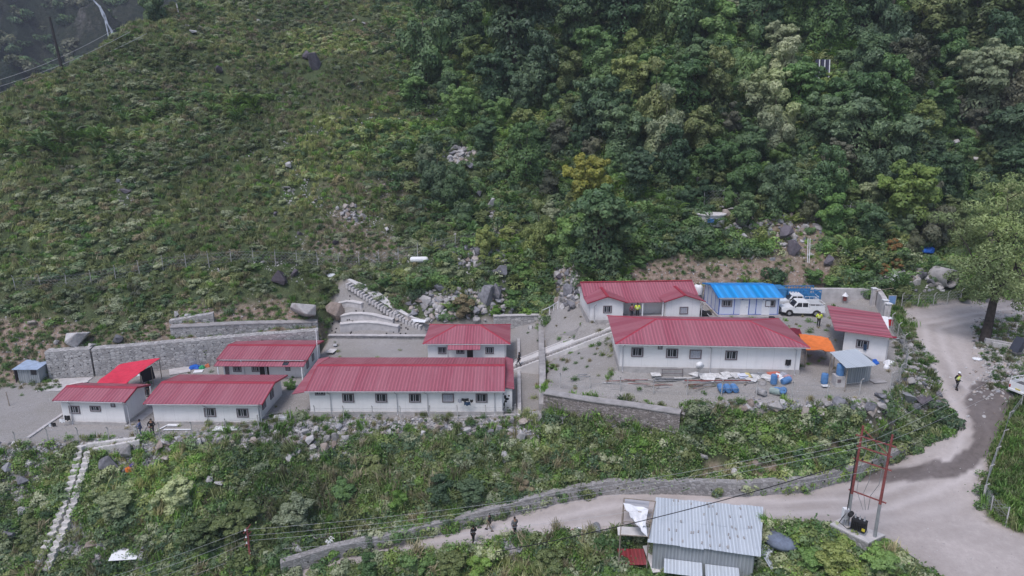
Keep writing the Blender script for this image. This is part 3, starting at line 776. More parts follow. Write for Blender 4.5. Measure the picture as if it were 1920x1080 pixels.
# ------------------------------------------------------------------ houses
class House:
    def __init__(s, name, label, cat, pl, pr, z, depth, eave, group=None, zr=None):
        s.a = U(pl[0], pl[1], z); b = U(pr[0], pr[1], z if zr is None else zr)
        d = Vector((b.x - s.a.x, b.y - s.a.y)); s.W = d.length
        s.rz = math.atan2(d.y, d.x)
        s.D = depth
        s.root = thing(name, label, cat, s.a, s.rz, group)
        s.u = Vector((math.cos(s.rz), math.sin(s.rz), 0)); s.v = Vector((-math.sin(s.rz), math.cos(s.rz), 0))
        s.H = s.front(eave[0], eave[1], -.45)[1] + .12 if isinstance(eave, tuple) else eave
    def front(s, px, py, y=0.0):
        """local (x, z) on the front plane (shifted back by y) where this line of sight meets it"""
        d = ray(px, py); o = Vector((0, 0, CAMZ)); a = s.a + s.v * y
        t = (a - o).dot(s.v) / d.dot(s.v); p = o + d * t - a
        return p.dot(s.u), p.z
    def side(s, px, py, x):
        d = ray(px, py); o = Vector((0, 0, CAMZ)); a = s.a + s.u * x
        t = (a - o).dot(s.u) / d.dot(s.u); p = o + d * t - a
        return p.dot(s.v), p.z
    def walls(s, rise, name='wall', m=None, mono=False, H=None):
        H = H or s.H
        mb = MB()
        if mono: poly = [(0, -.4), (s.D, -.4), (s.D, H + rise), (0, H)]
        elif rise > 0: poly = [(0, -.4), (s.D, -.4), (s.D, H), (s.D / 2, H + rise), (0, H)]
        else: poly = [(0, -.4), (s.D, -.4), (s.D, H), (0, H)]
        mb.prism(poly, 0, s.W, 'x')
        w = mb.build(name, m or M_WALL, s.root)
        return w
    def plinth(s, h=.35, out=.05, name='plinth', front=.0):
        mb = MB(); mb.box2((-out, -out - front, -1.2), (s.W + out, s.D + out, h))
        return mb.build(name, M_PLINTH, s.root)
    def window(s, px, py, w=1.2, h=.92, curtain=False, local=None, side=None, nm='window', y=0.0):
        w *= .8; h *= .8
        mb = MB(); gl = MB()
        x, z = local if local else s.front(px, py, y)
        def bx(B, x0, x1, z0, z1, t0, t1):
            if side is None: B.box2((x + x0, y - t1, z + z0), (x + x1, y - t0, z + z1))
            elif side > 0: B.box2((s.W + t0, x + x0, z + z0), (s.W + t1, x + x1, z + z1))
            else: B.box2((-t1, x + x0, z + z0), (-t0, x + x1, z + z1))
        f = .09
        bx(mb, -w / 2 - f, w / 2 + f, h / 2, h / 2 + f, 0, .07); bx(mb, -w / 2 - f, w / 2 + f, -h / 2 - f, -h / 2, 0, .07)
        bx(mb, -w / 2 - f, -w / 2, -h / 2, h / 2, 0, .07); bx(mb, w / 2, w / 2 + f, -h / 2, h / 2, 0, .07)
        fr = mb.build(nm, M_FRAME, s.root)
        bx(gl, -w / 2, w / 2, -h / 2, h / 2, .001, .02)
        gl.build('pane', M_CURT if curtain else M_GLASS, fr)
        sb = MB()
        for k in (-w / 2 + .03, -w * .16, .03 + w * .02, w / 2 - .06):
            bx(sb, k - .02, k + .035, -h / 2, h / 2, .02, .045)
        bx(sb, -w / 2, w / 2, -h / 2, -h / 2 + .04, .02, .04)
        sb.build('sash', M_SASH, fr)
        return fr
    def door(s, px, w=.85, h=2.0, m=None, local=None, open_=False, y=0.0):
        x = local if local is not None else s.front(px, 700, y)[0]
        mb = MB(); mb.box2((x - w / 2, y - .05, .02), (x + w / 2, y - .001, h))
        d = mb.build('door', M_DARK if open_ else (m or M_FRAME), s.root)  # when open, a near-black panel paints the shade of the doorway
        fr = MB()
        for a, b2 in ((-w / 2 - .06, -w / 2), (w / 2, w / 2 + .06)): fr.box2((x + a, y - .07, .02), (x + b2, y - .002, h + .06))
        fr.box2((x - w / 2, y - .07, h), (x + w / 2, y - .002, h + .06)); fr.build('door_frame', M_WHITE, d)
        if not open_:
            k = MB(); k.box((x + w * .38, y - .08, 1.0), (.05, .06, .12)); k.build('handle', M_STEEL, d)
        return d
    def pipe(s, px, py=None, bend=.28, local=None, top=None):
        x = local if local is not None else s.front(px, s_mid(py))[0]
        h = (top or s.H) - .02
        mb = MB()
        mb.tube([(x - bend, -.42, h - .05), (x - bend * .4, -.3, h - .28), (x, -.1, h - .5), (x, -.1, .1), (x + .05, -.25, .0)], .045, 6)
        return mb.build('downpipe', M_PIPE, s.root)
    def gutter(s, ov, y=None, x0=None, x1=None, z=None):
        mb = MB(); y = -ov if y is None else y
        zz_ = s.H - .06 if z is None else z
        mb.box2((-ov * .6 if x0 is None else x0, y - .1, zz_ - .07), (s.W + ov * .6 if x1 is None else x1, y - .004, zz_ - .02))
        return mb.build('gutter', M_PIPE, s.root)
    def gable(s, rise, ov=.45, ovx=.45, mx=None, name='roof', drop=.12):
        mx = mx or M_REDX
        mb = MB(); t = .07; k = rise / (s.D / 2)
        ze = s.H - ov * k + .08; zr = s.H + rise + .08
        mb.slab([(-ovx, -ov, ze), (s.W + ovx, -ov, ze), (s.W + ovx, s.D / 2, zr), (-ovx, s.D / 2, zr)], t)
        mb.slab([(-ovx, s.D / 2, zr), (s.W + ovx, s.D / 2, zr), (s.W + ovx, s.D + ov, ze), (-ovx, s.D + ov, ze)], t)
        r = mb.build(name, mx, s.root)
        c = MB()
        c.slab([(-ovx - .02, s.D / 2 - .28, zr - .28 * k + .03), (s.W + ovx + .02, s.D / 2 - .28, zr - .28 * k + .03), (s.W + ovx + .02, s.D / 2, zr + .035), (-ovx - .02, s.D / 2, zr + .035)], .02)
        c.slab([(-ovx - .02, s.D / 2, zr + .035), (s.W + ovx + .02, s.D / 2, zr + .035), (s.W + ovx + .02, s.D / 2 + .28, zr - .28 * k + .03), (-ovx - .02, s.D / 2 + .28, zr - .28 * k + .03)], .02)
        c.build('ridge_cap', M_REDCAP, r)
        for xx in (-ovx - .012, s.W + ovx + .012):
            e = MB()
            e.slab([(xx - .03, -ov, ze + .015), (xx + .03, -ov, ze + .015), (xx + .03, s.D / 2, zr + .015), (xx - .03, s.D / 2, zr + .015)], .16)
            e.slab([(xx - .03, s.D / 2, zr + .012), (xx + .03, s.D / 2, zr + .012), (xx + .03, s.D + ov, ze + .012), (xx - .03, s.D + ov, ze + .012)], .16)
            e.build('barge_board', M_REDCAP, r)
        s.gutter(ov, z=ze - .03)
        return r
    def hip(s, rise, ov=.5, run=None, name='roof', run_l=None, run_r=None):
        t = .07; run = run or s.D / 2 + ov
        rl = run if run_l is None else run_l; rr_ = run if run_r is None else run_r
        k = rise / (s.D / 2); ze = s.H - ov * k + .08; zr = s.H + rise + .08
        x0, x1, y0, y1, ym = -ov, s.W + ov, -ov, s.D + ov, s.D / 2
        a, b2 = (x0 + rl, ym, zr), (x1 - rr_, ym, zr)
        P = [(x0, y0, ze), (x1, y0, ze), (x1, y1, ze), (x0, y1, ze)]
        mb = MB(); mb.slab([P[0], P[1], b2, a], t); mb.slab([P[2], P[3], a, b2], t); mb.cur = 1
        mb.slab([P[3], P[0], a], t); mb.slab([P[1], P[2], b2], t)
        r = mb.build(name, [M_REDX, M_REDY], s.root)
        c = MB()
        up = Vector((0, 0, .03))
        for q, w_ in ((P[0], a), (P[3], a), (P[1], b2), (P[2], b2), (a, b2)):
            q = Vector(q) + up; w2 = Vector(w_) + up
            dd = (w2 - q); n_ = Vector((-dd.y, dd.x, 0)).normalized() * .17
            lo = Vector((0, 0, .07))
            c.add([q - n_ - lo, q, w2, w2 - n_ - lo, q + n_ - lo, w2 + n_ - lo], [(0, 1, 2, 3), (1, 4, 5, 2)])
        c.build('ridge_cap', M_REDCAP, r)
        s.gutter(ov, z=ze - .03, x0=-ov, x1=s.W + ov)
        so = MB(); so.box2((x0 + .05, y0 + .02, ze - .085), (x1 - .05, y1 - .02, ze - .06)); so.build('soffit', M_WHITE, r)
        return r
def s_mid(py): return 700 if py is None else py

RG = 'white walled buildings with red sheet roofs'
# A: small building at the left
A = House('bungalow', 'small white bungalow with plain red sheet roof beside the parking ground', 'building', (121, 794), (237, 797), -6.5, 3.5, (236, 756), RG)
A.walls(.5); A.plinth(.28, .1); A.gable(.5, .4, .45)
A.window(140, 768, 1.1, .8); A.window(179, 766, 1.1, .5); A.window(212, 759, .3, .35)
A.pipe(121, bend=-.1); A.pipe(230)
pm = MB(); pm.tube([(A.W + .75, A.D - .2, -.1), (A.W + .75, A.D - .2, A.H - .05)], .06); pm.build('porch_post', M_WHITE, A.root)
pm = MB(); pm.box2((A.W + .05, 1.0, -.15), (A.W + 1.0, A.D, .1)); pm.box2((A.W + .05, -.3, -.15), (A.W + .9, .7, .06)); pm.build('doorstep', M_CONC, A.root)
# B
B = House('bungalow', 'white bungalow with red gable roof, white plank frames lying at its foot', 'building', (291, 795), (487, 796), -6.5, 6.4, (486, 760), RG)
B.walls(.62); B.plinth(.3, .1); B.gable(.62, .45, .6)
B.window(394, 773); B.window(455, 774)
for y_, z_ in ((1.4, 1.5), (3.6, 1.6)): B.window(0, 0, .9, .9, local=(y_, z_), side=1)
B.pipe(379, bend=.35); B.pipe(482, bend=.1)
# G
Gh = House('bungalow', 'white bungalow with red gable roof and a lower porch roof along its front', 'building', (421, 711), (572, 712), -6.5, 6.0, (540, 682), RG)
Gh.D = 6.0; Gh.H += .25; Gh.walls(.52, H=Gh.H); Gh.plinth(.1); Gh.gable(.52, .25, .5)
lt = MB(); lt.slab([(-.5, -1.15, Gh.H - .42), (Gh.W + .4, -1.15, Gh.H - .42), (Gh.W + .4, -.05, Gh.H - .14), (-.5, -.05, Gh.H - .14)], .06)
pr_ = lt.build('porch_roof', M_REDX, Gh.root)
sk = MB(); sk.slab([(Gh.W * .77, -.95, Gh.H - .355), (Gh.W * .84, -.95, Gh.H - .355), (Gh.W * .84, -.35, Gh.H - .20), (Gh.W * .77, -.35, Gh.H - .20)], .03); sk.build('skylight', M_GLASS, pr_)
for xx in (-.1, Gh.W + .1): lt = MB(); lt.box2((xx - .06, -1.1, -.2), (xx + .06, -.98, Gh.H - .48)); lt.build('porch_post', M_WHITE, Gh.root)
Gh.window(445, 692, .95, .6); Gh.window(480, 692, .95, .6); Gh.window(540, 691, .45, .4)
Gh.door(494, .75, 1.75, open_=True); Gh.door(502, .4, 1.75, open_=True); Gh.door(427, .5, 1.75)
Gh.window(0, 0, .7, .8, local=(3.2, 1.5), side=1); Gh.window(0, 0, .7, .9, local=(1.2, 1.4), side=1)
Gh.pipe(460, bend=.2)
# C: long central building
C = House('barrack_block', 'longest white building with wide red roof and washing on its front wall', 'building', (583, 777), (942, 777), -5.6, 8.0, (940, 735), RG)
C.walls(.82); C.plinth(.32, .1); C.gable(.82, .45, .2)
for px in (653, 715, 778, 840, 903): C.window(px, 746, curtain=(px == 840))
C.window(600, 736, 1.0, .45)
C.pipe(616, bend=.35); C.pipe(742); C.pipe(800, bend=.5); C.pipe(927, bend=-.1)
# left and right hipped side bays
for sgn in (-1, 1):
    mb = MB()
    k = 1.05 / 4.0; w = 1.3 if sgn < 0 else .95
    x0 = -.2 if sgn < 0 else C.W + .2; x1 = x0 + sgn * w
    zb = C.H + .8; zf = C.H - .35
    y0 = -.45 if sgn < 0 else .7
    mb.slab([(x0, y0, C.H - .1), (x1 + (0.0), y0, C.H - .32), (x1 - sgn * .1, C.D + .3, C.H - .12), (x0, C.D + .3, C.H + .15)], .06)
    mb.cur = 0
    mb.build('side_roof', M_REDY, C.root)
sb = MB(); sb.box2((C.W + .002, .9, -.5), (C.W + .95, C.D - .3, C.H - .38)); sb.build('side_bay', M_WALL, C.root)
# black scuffed paint patches on the white end wall
sm = MB()
for (a, b2, w, h) in ((.25, 1.45, .32, .5), (.42, 1.2, .5, .4), (.3, .95, .34, .3), (.18, .65, .2, .5), (.62, 1.55, .25, .2), (.5, .3, .3, .14), (.2, .3, .16, .2), (.1, 1.75, .2, .16)):
    q = [(C.W + a + (w / 2) * math.cos(t) * rnd.uniform(.6, 1.15), b2 + (h / 2) * math.sin(t) * rnd.uniform(.6, 1.15)) for t in [i * .7 for i in range(9)]]
    sm.prism(q, .885, .899, 'y')
sm.build('dark_stain', M_BLACK, C.root)
# D
D = House('cottage', 'small white cottage with red hipped roof right behind the longest building', 'building', (803, 686), (949, 686), -5.6, 6.2, (949, 645), RG)
D.walls(0); D.plinth(.1); D.hip(.95, .5)
for px, w in ((829, 1.0), (863, .95), (918, 1.0)): D.window(px, 657, w, .8)
D.door(882, .7, 2.0, open_=True)
pr_ = MB(); xa, xb = D.front(841, 650)[0], D.front(901, 650)[0]
pr_.slab([(xa, -1.3, D.H - .5), (xb, -1.3, D.H - .5), (xb, -.52, D.H - .2), (xa, -.52, D.H - .2)], .05); pr_.build('porch_roof', M_REDX, D.root)
D.pipe(841, bend=.3); D.pipe(947, bend=.1)
# F
F = House('barrack_block', 'long white building with red hipped roof behind the scrap row and drums', 'building', (1161, 695), (1497, 702), -.6, 7.6, (1160, 645), RG, zr=-.6)
F.walls(0); F.plinth(.45, .05); F.hip(.95, .55)
for px, py in ((1195, 660), (1260, 662), (1304, 664), (1371, 666)): F.window(px, py, 1.15, .9, curtain=(px in (1304,)))
F.window(1238, 650, .3, .4)
F.pipe(1166, bend=-.3); F.pipe(1330, bend=.5); F.pipe(1488, bend=.7)
# E : U-shaped rear building
E = House('clubhouse', 'white red-roofed building with two gabled wings and an open veranda between them', 'building', (1106, 602), (1311, 598), 0.0, 7.0, (1107, 567), RG)
E.H -= .25
xl = E.front(1168, 590)[0]; xr = E.front(1249, 590)[0]
fw = 2.1
mb = MB()
ridge = 1.05
def wing(x0, x1):
    xm = (x0 + x1) / 2
    mb.prism([(x0, -.4), (x1, -.4), (x1, E.H), (xm, E.H + .62), (x0, E.H)], 0, fw, 'y')
wing(0, xl); wing(xr, E.W)
mb.prism([(fw, -.4), (E.D, -.4), (E.D, E.H), (E.D / 2 + fw / 2, E.H + ridge), (fw, E.H)], 0, E.W, 'x')
mb.build('wall', M_WALL, E.root)
E.plinth(.1, .04)
rf = MB(); t = .07; ym = (fw + E.D) / 2; o = .45; kz = ridge / (ym - fw)
ze = E.H - o * kz + .1; zr = E.H + ridge + .1
rf.slab([(xl - .1, fw - o, ze), (xr + .1, fw - o, ze), (xr + .1, ym, zr), (xl - .1, ym, zr)], t)
rf.slab([(-o, fw, E.H + .1), (xl - .1, fw, E.H + .1), (xl - .1, ym, zr), (-o, ym, zr)], t)
rf.slab([(xr + .1, fw, E.H + .1), (E.W + o, fw, E.H + .1), (E.W + o, ym, zr), (xr + .1, ym, zr)], t)
rf.slab([(-o, ym, zr), (E.W + o, ym, zr), (E.W + o, E.D + o, ze), (-o, E.D + o, ze)], t)
rf.cur = 1
kw = .62
for (x0, x1) in ((0, xl), (xr, E.W)):
    xm = (x0 + x1) / 2; s_ = .62 / (xm - x0); zl = E.H - o * s_ + .12; zt = E.H + .62 + .12
    yb = fw + (ym - fw) * .62
    rf.slab([(x0 - o, -.4, zl), (xm, -.4, zt), (xm, yb, zt), (x0 - o, fw + .05, zl)], t)
    rf.slab([(xm, -.4, zt), (x1 + o, -.4, zl), (x1 + o, fw + .05, zl), (xm, yb, zt)], t)
r = rf.build('roof', [M_REDX, M_REDY], E.root)
cp = MB()
for (x0, x1) in ((0, xl), (xr, E.W)):
    xm = (x0 + x1) / 2; yb = fw + (ym - fw) * .62; zt = E.H + .62 + .15
    cp.box2((xm - .16, -.42, zt - .05), (xm + .16, yb, zt + .01))
    s_ = .62 / (xm - x0); zl = E.H - o * s_ + .12
    for q, w_ in (((x0 - o, zl + .02), (xm, zt - .02)), ((x1 + o, zl + .02), (xm, zt - .02))):
        cp.tube([(q[0], -.41, q[1]), (w_[0], -.41, w_[1])], .05, 4)
cp.box2((-o, ym - .18, zr + .0), (E.W + o, ym + .18, zr + .04)); cp.build('ridge_cap', M_REDCAP, r)
pf = MB(); pf.slab([(xl + .3, .55, E.H - .28), (xr - .3, .55, E.H - .28), (xr - .3, fw - .3, E.H - .02), (xl + .3, fw - .3, E.H - .02)], .05); pf.build('porch_roof', M_REDX, E.root)
for px in (1204, 1242): 
    pf = MB(); x = E.front(px, 590, .7)[0]; pf.box2((x - .07, .62, 0), (x + .07, .76, E.H - .3)); pf.build('porch_post', M_WHITE, E.root)
pf = MB(); pf.box2((xl + .01, .1, .0), (xr - .01, fw - .01, .12)); pf.build('veranda_floor', M_CONC, E.root)
E.window(1139, 580, 1.0, .85); E.window(1282, 582, 1.0, .85, curtain=True)
E.pipe(1110, bend=-.2); E.pipe(1306, bend=.2)
# blue prefab
Pf = House('prefab_cabin', 'pale prefab cabin with bright blue sheet roof and blue trim next to the white pickups', 'building', (1347, 591), (1459, 591), 0.0, 6.0, (1350, 560))
M_PANEL = mat('pale_blue_panel', (.62, .66, .76), .5, var=.06); M_BTRIM = mat('blue_trim', (.03, .10, .42), .5)
Pf.walls(.6, m=M_PANEL); Pf.plinth(.08, .25, name='slab')
r = Pf.gable(.6, .4, .25, M_BLUEX)
for ch in r.children:
    if ch.name.startswith(('ridge_cap', 'barge_board')): ch.data.materials[0] = mat('blue_ridge', (.02, .22, .60), .5)
tb = MB()
xs = [Pf.front(px, 580)[0] for px in (1348, 1376, 1391, 1404, 1417, 1430, 1458)]
for x in xs: tb.box2((x - .035, -.03, 0), (x + .035, -.002, Pf.H - .08))
tb.box2((-.03, -.028, .08), (Pf.W + .03, -.001, .14)); tb.box2((-.028, -.02, .08), (-.001, Pf.D, .14)); tb.box2((-.025, -.025, Pf.H - .2), (Pf.W, -.001, Pf.H - .14))
for y in (.05, 1.5, 3.0, 4.5, 5.9): tb.box2((-.03, y - .03, 0), (-.002, y + .03, Pf.H - .1))
tb.build('trim', M_BTRIM, Pf.root)
for px in (1363, 1444): 
    for dx in (0,): Pf.window(px, 569, 1.25, .75)
Pf.door(1383.5, .8, 1.75, m=M_WHITE); Pf.door(1423, .8, 1.75, m=M_WHITE)
mb = MB(); mb.box2((-.2, -.9, -.3), (Pf.W + .2, -.252, .04)); mb.build('doorstep', M_CONC2, Pf.root)
# guard house
Gd = House('guardhouse', 'small white guardhouse with tilted red roof beside the entrance gate', 'building', (1578, 668), (1659, 680), -.5, 5.2, (1579, 621), RG)
Gd.walls(.35, mono=True); Gd.plinth(.08)
mb = MB(); h = Gd.H
inv_ = Gd.root.matrix_basis.inverted(); zf_ = h + Gd.a.z + .02
mb.slab([inv_ @ U(1565, 618, zf_), inv_ @ U(1674, 633, zf_), inv_ @ U(1650, 587, zf_ + .4), inv_ @ U(1551, 572, zf_ + .4)], .09)
mr_ = mb.build('roof', roofmat('red_sheet_roof_cross', RED, 'Y', .85, .5), Gd.root)
mb = MB(); mb.box2((-.62, -.49, h - .12), (Gd.W + .62, -.452, h + .06)); mb.build('fascia', M_REDCAP, mr_)
Gd.window(1617, 645, 1.15, .8); Gd.window(0, 0, .9, 1.1, local=(1.2, 1.5), side=-1); Gd.pipe(1657, bend=-.8)
cl = MB(); cl.prism([(0, 0), (.28, -.02), (.3, -.62), (.02, -.58)], -.13, -.09, 'y')
o = cl.build('jacket', mat('navy_cloth', (.03, .06, .12)), None); x, z = Gd.front(1617, 648); o.matrix_world = Gd.root.matrix_basis @ Matrix.Translation((x + .1, 0, z + .2)); tag(o, 'dark blue jacket hanging in the guardhouse window', 'jacket')
# grey tin latrine hut
T = House('tin_hut', 'small grey tin hut with open doorway at the far left under the soil bank', 'hut', (37, 719), (76, 719), -6.5, 1.9, 1.75)
mb = MB()
mb.box2((0, 0, -.2), (T.W, .04, 1.75)); mb.box2((0, T.D - .04, -.2), (T.W, T.D, 1.95)); mb.prism([(.042, -.2), (T.D - .042, -.2), (T.D - .042, 1.94), (.042, 1.75)], T.W - .04, T.W, 'x')
mb.prism([(.9, -.2), (T.D - .042, -.2), (T.D - .042, 1.94), (.9, 1.85)], 0, .04, 'x')
mb.build('wall', M_TINW, T.root)
mb = MB(); mb.box2((.04, .9, -.1), (T.W - .041, 1.0, 1.7)); mb.build('interior_shade', M_DARK, T.root)  # near-black panel, painted shade of the interior behind the open doorway
mb = MB(); x, z = T.front(63, 698); mb.box2((x - .3, -.03, z - .3), (x + .3, -.002, z + .3)); mb.build('window', M_GLASS, T.root)
mb = MB(); mb.slab([(-.35, -.3, 1.78), (T.W + .2, -.3, 1.78), (T.W + .2, T.D + .2, 2.02), (-.35, T.D + .2, 2.02)], .05); mb.build('roof', mat('blue_grey_sheet', (.34, .42, .55), .5, var=.2), T.root)
mb = MB(); mb.box2((-.45, .05, -.1), (-.41, .85, 1.65)); mb.build('door', M_FRAME, T.root)

# open tin shed with water tank (right compound)
Ts = House('tin_lean_to', 'lean-to shed with pale corrugated tin roof beside the orange awning', 'shed', (1580, 729), (1629, 722), -1.2, 2.2, (1582, 687))
mb = MB(); mb.box2((0, 0, -.2), (Ts.W, .04, Ts.H)); mb.prism([(.042, -.2), (Ts.D, -.2), (Ts.D, Ts.H + .2), (.042, Ts.H)], Ts.W - .04, Ts.W, 'x'); mb.build('wall', M_TINW, Ts.root)
mb = MB(); inv_ = Ts.root.matrix_basis.inverted(); zf_ = Ts.H + Ts.a.z + .05
mb.slab([inv_ @ U(1587, 690, zf_), inv_ @ U(1644, 685, zf_), inv_ @ U(1606, 654, zf_ + .3), inv_ @ U(1556, 660, zf_ + .3)], .04); mb.build('roof', M_TINX, Ts.root)
mb = MB()
for q_, zz_ in (((1590, 688), 0), ((1559, 661), .28), ((1603, 656), .28)):
    w_ = inv_ @ U(q_[0], q_[1], zf_ + zz_); mb.tube([(w_.x, w_.y, -.3), (w_.x, w_.y, w_.z - .03)], .045)
mb.build('post', M_WOOD, Ts.root)

# big tin shed by the lower road
zf_, zb_ = -7.4, -6.9
K4 = [U(1215, 1016, zf_), U(1425, 1044, zf_), U(1430, 951, zb_), U(1231, 933, zb_)]
d_ = K4[1] - K4[0]; rz_ = math.atan2(d_.y, d_.x); o_ = Vector((K4[0].x, K4[0].y, -9.8))
Sd = thing('tin_shed', 'big roadside shed with patched pale corrugated tin roof at the bottom of the view', 'shed', o_, rz_)
inv_ = (Matrix.Translation(o_) @ Matrix.Rotation(rz_, 4, 'Z')).inverted(); K = [inv_ @ q for q in K4]
cen = sum(K, Vector()) / 4; I = [q.lerp(cen, .09) for q in K]
def wl(a, b, m, nm='wall'):
    mb = MB(); dd = (b - a); nn = Vector((-dd.y, dd.x, 0)).normalized() * .04
    mb.add([Vector((a.x, a.y, -.5)), Vector((b.x, b.y, -.5)), b - Vector((0, 0, .05)), a - Vector((0, 0, .05)), Vector((a.x, a.y, -.5)) + nn, Vector((b.x, b.y, -.5)) + nn, b - Vector((0, 0, .05)) + nn, a - Vector((0, 0, .05)) + nn],
           [(0, 1, 2, 3), (7, 6, 5, 4), (0, 4, 5, 1), (1, 5, 6, 2), (2, 6, 7, 3), (3, 7, 4, 0)]); return mb.build(nm, m, Sd)
wl(I[0], I[1], M_TINW); wl(I[1], I[2], M_TINWY); wl(I[2], I[3], M_TINW); wl(I[3], I[0], M_TINWY)
mb = MB(); n_ = 10
bl_ = lambda u, v: K[0].lerp(K[1], u).lerp(K[3].lerp(K[2], u), v)
sr_ = random.Random(3)
for i in range(n_):
    for j in range(2):
        u0, u1 = i / n_ - .006, (i + 1) / n_ + .006; v0, v1 = (0, .53) if j == 0 else (.5, 1)
        up = Vector((0, 0, (.012 if (i + j) % 2 else 0) + (.02 if j else 0))); e0 = sr_.uniform(-.012, .012)
        mb.slab([bl_(u0, v0 + e0) + up, bl_(u1, v0 + e0) + up, bl_(u1, v1 + e0) + up, bl_(u0, v1 + e0) + up], .012)
r = mb.build('roof', M_TINX, Sd)
mb = MB()
for i in range(36):
    mb.box(bl_(rnd.uniform(.03, .97), rnd.choice((.08, .3, .5, .72, .92)) + rnd.uniform(-.04, .04)) + Vector((0, 0, .05)), (.09, .24, .08), (0, 0, rnd.uniform(-.2, .2)))
mb.build('roof_weights', M_CONC2, r)
for (ua, ub, nm_) in ((.12, .5, 0), (.53, .86, 1)):
    mb = MB(); a_ = I[0].lerp(I[1], ua) + Vector((0, -.05, -1.35)); b_ = I[0].lerp(I[1], ub) + Vector((0, -.05, -1.3))
    mb.slab([a_ + Vector((0, -1.2, -.3)), b_ + Vector((0, -1.2, -.3)), b_, a_], .03); mb.build('lean_to_roof', M_TINX, Sd)

# ------------------------------------------------------------------ walls
def wall_ribbon(name, label, cat, base, top, m, thick=.5, coping=None, seg=1.0, kind_part='coping', noise_=.025):
    """wall between a base line and a top line of world points, thickened away from the viewer"""
    def dens(ln, n):
        ln = [Vector(p) for p in ln]; t = np.linspace(0, len(ln) - 1, n)
        out = []
        for a in t:
            i = min(int(a), len(ln) - 2); f = a - i; out.append(ln[i].lerp(ln[i + 1], f))
        return out
    n = max(6, int(sum((Vector(base[i + 1]) - Vector(base[i])).length for i in range(len(base) - 1)) / seg))
    b = dens(base, n); t = dens(top, n)
    org = b[0].copy()
    vs = []
    for i in range(n):
        d = (b[min(i + 1, n - 1)] - b[max(i - 1, 0)]); nn = Vector((-d.y, d.x, 0)).normalized()
        if nn.y < 0 and abs(nn.y) > .2: nn = -nn
        w = nn * rnd.uniform(-noise_, noise_)
        bb = b[i] - Vector((0, 0, .8)) - nn * .3 - org; tt = t[i] - nn * .3 + Vector((0, 0, rnd.uniform(-noise_, noise_))) - org
        vs += [bb + w, tt + w, tt + nn * (thick + .3), bb + nn * (thick + .3)]
    fs = []
    for i in range(n - 1):
        o_ = i * 4; q = o_ + 4
        fs += [(o_, q, q + 1, o_ + 1), (o_ + 1, q + 1, q + 2, o_ + 2), (o_ + 2, q + 2, q + 3, o_ + 3), (o_, o_ + 3, q + 3, q)]
    fs += [(0, 1, 2, 3), tuple((n - 1) * 4 + k for k in (3, 2, 1, 0))]
    mb = MB(); mb.add(vs, fs)
    o = mb.build(name, m, None, loc=org); tag(o, label, cat)
    if coping:
        mb = MB(); pts = []
        vs = []
        for i in range(n):
            d = (b[min(i + 1, n - 1)] - b[max(i - 1, 0)]); nn = Vector((-d.y, d.x, 0)).normalized()
            if nn.y < 0 and abs(nn.y) > .2: nn = -nn
            tt = t[i] - org + Vector((0, 0, .02)); vs += [tt - nn * .4, tt - nn * .4 + Vector((0, 0, .09)), tt + nn * (thick - .05) + Vector((0, 0, .09)), tt + nn * (thick - .05)]
        mb.add(vs, fs); mb.build('coping', coping, o)
    return o, org
def weep(o, org, base, top, n, rows):
    mb = MB()
    for k in range(n):
        f = (k + .5) / n * (len(base) - 1); i = min(int(f), len(base) - 2); g = f - i
        b = Vector(base[i]).lerp(Vector(base[i + 1]), g); t = Vector(top[i]).lerp(Vector(top[i + 1]), g)
        for r_ in rows:
            p = b.lerp(t, r_ + rnd.uniform(-.04, .04)) - org; d = Vector(base[i + 1]) - Vector(base[i]); nn = Vector((-d.y, d.x, 0)).normalized()
            mb.tube([p - nn * .39, p - nn * .1], .05, 6)
    mb.build('weep_hole', M_DARK, o)
sub = lambda ln, a, b: ln[a:b]
def cut(ln, t):      # point along a polyline in index space
    i = min(int(t), len(ln) - 2); return Vector(ln[i]).lerp(Vector(ln[i + 1]), t - i)
b1 = [cut(W1B, 0), cut(W1B, 1)]; t1 = [b_ + Vector((0, 0, 3.3)) for b_ in b1]
o, g = wall_ribbon('retaining_wall', 'grey stone retaining wall block, separate short end piece behind the tin hut', 'wall', b1, t1, M_STONE, 1.0); weep(o, g, b1, t1, 6, (.2, .45, .75))
b1 = [cut(W1B, 1.02), W1B[2], W1B[3], W1B[4]]; t1 = [b_ + Vector((0, 0, 3.25)) for b_ in b1]
o, g = wall_ribbon('retaining_wall', 'long grey stone retaining wall with drain holes behind the red awning', 'wall', b1, t1, M_STONE, .9); weep(o, g, b1, t1, 22, (.3, .55, .8))
W2C = [Vector(p) + Vector((0, 0, h_)) for p, h_ in zip(W2B, (1.35, 1.05, .55))]
o, g = wall_ribbon('retaining_wall', 'upper step of the stone retaining wall under the brown soil cut', 'wall', W2B, W2C, M_STONE, .9, M_CONC2); weep(o, g, W2B, W2C, 14, (.5,))
b1 = [raise_pt(W2T[0], -.2, .5), raise_pt(Vector(W2T[0]).lerp(Vector(W2T[1]), .62), -.2, .5)]; t1 = [p + Vector((0, 0, h_)) for p, h_ in zip(b1, (.75, 1.4))]
o, g = wall_ribbon('retaining_wall', 'short topmost piece of grey stone wall below the hillside shrubs', 'wall', b1, t1, M_STONE, .6); weep(o, g, b1, t1, 5, (.5,))
b1 = [U(617, 639, -5.6), U(800, 640, -5.6)]; t1 = [p + Vector((0, 0, .75)) for p in b1]
o, g = wall_ribbon('parapet_wall', 'low concrete parapet with pale top under the shotcreted slope', 'wall', b1, t1, M_STONE3, .3, M_CONC)
b1 = [U(1021, 764, -4.1), U(1100, 779, -4.1), U(1180, 791, -4.05), U(1274, 806, -3.95)]
t1 = [p + Vector((0, 0, h_)) for p, h_ in zip(b1, (1.5, 1.55, 1.6, 1.6))]
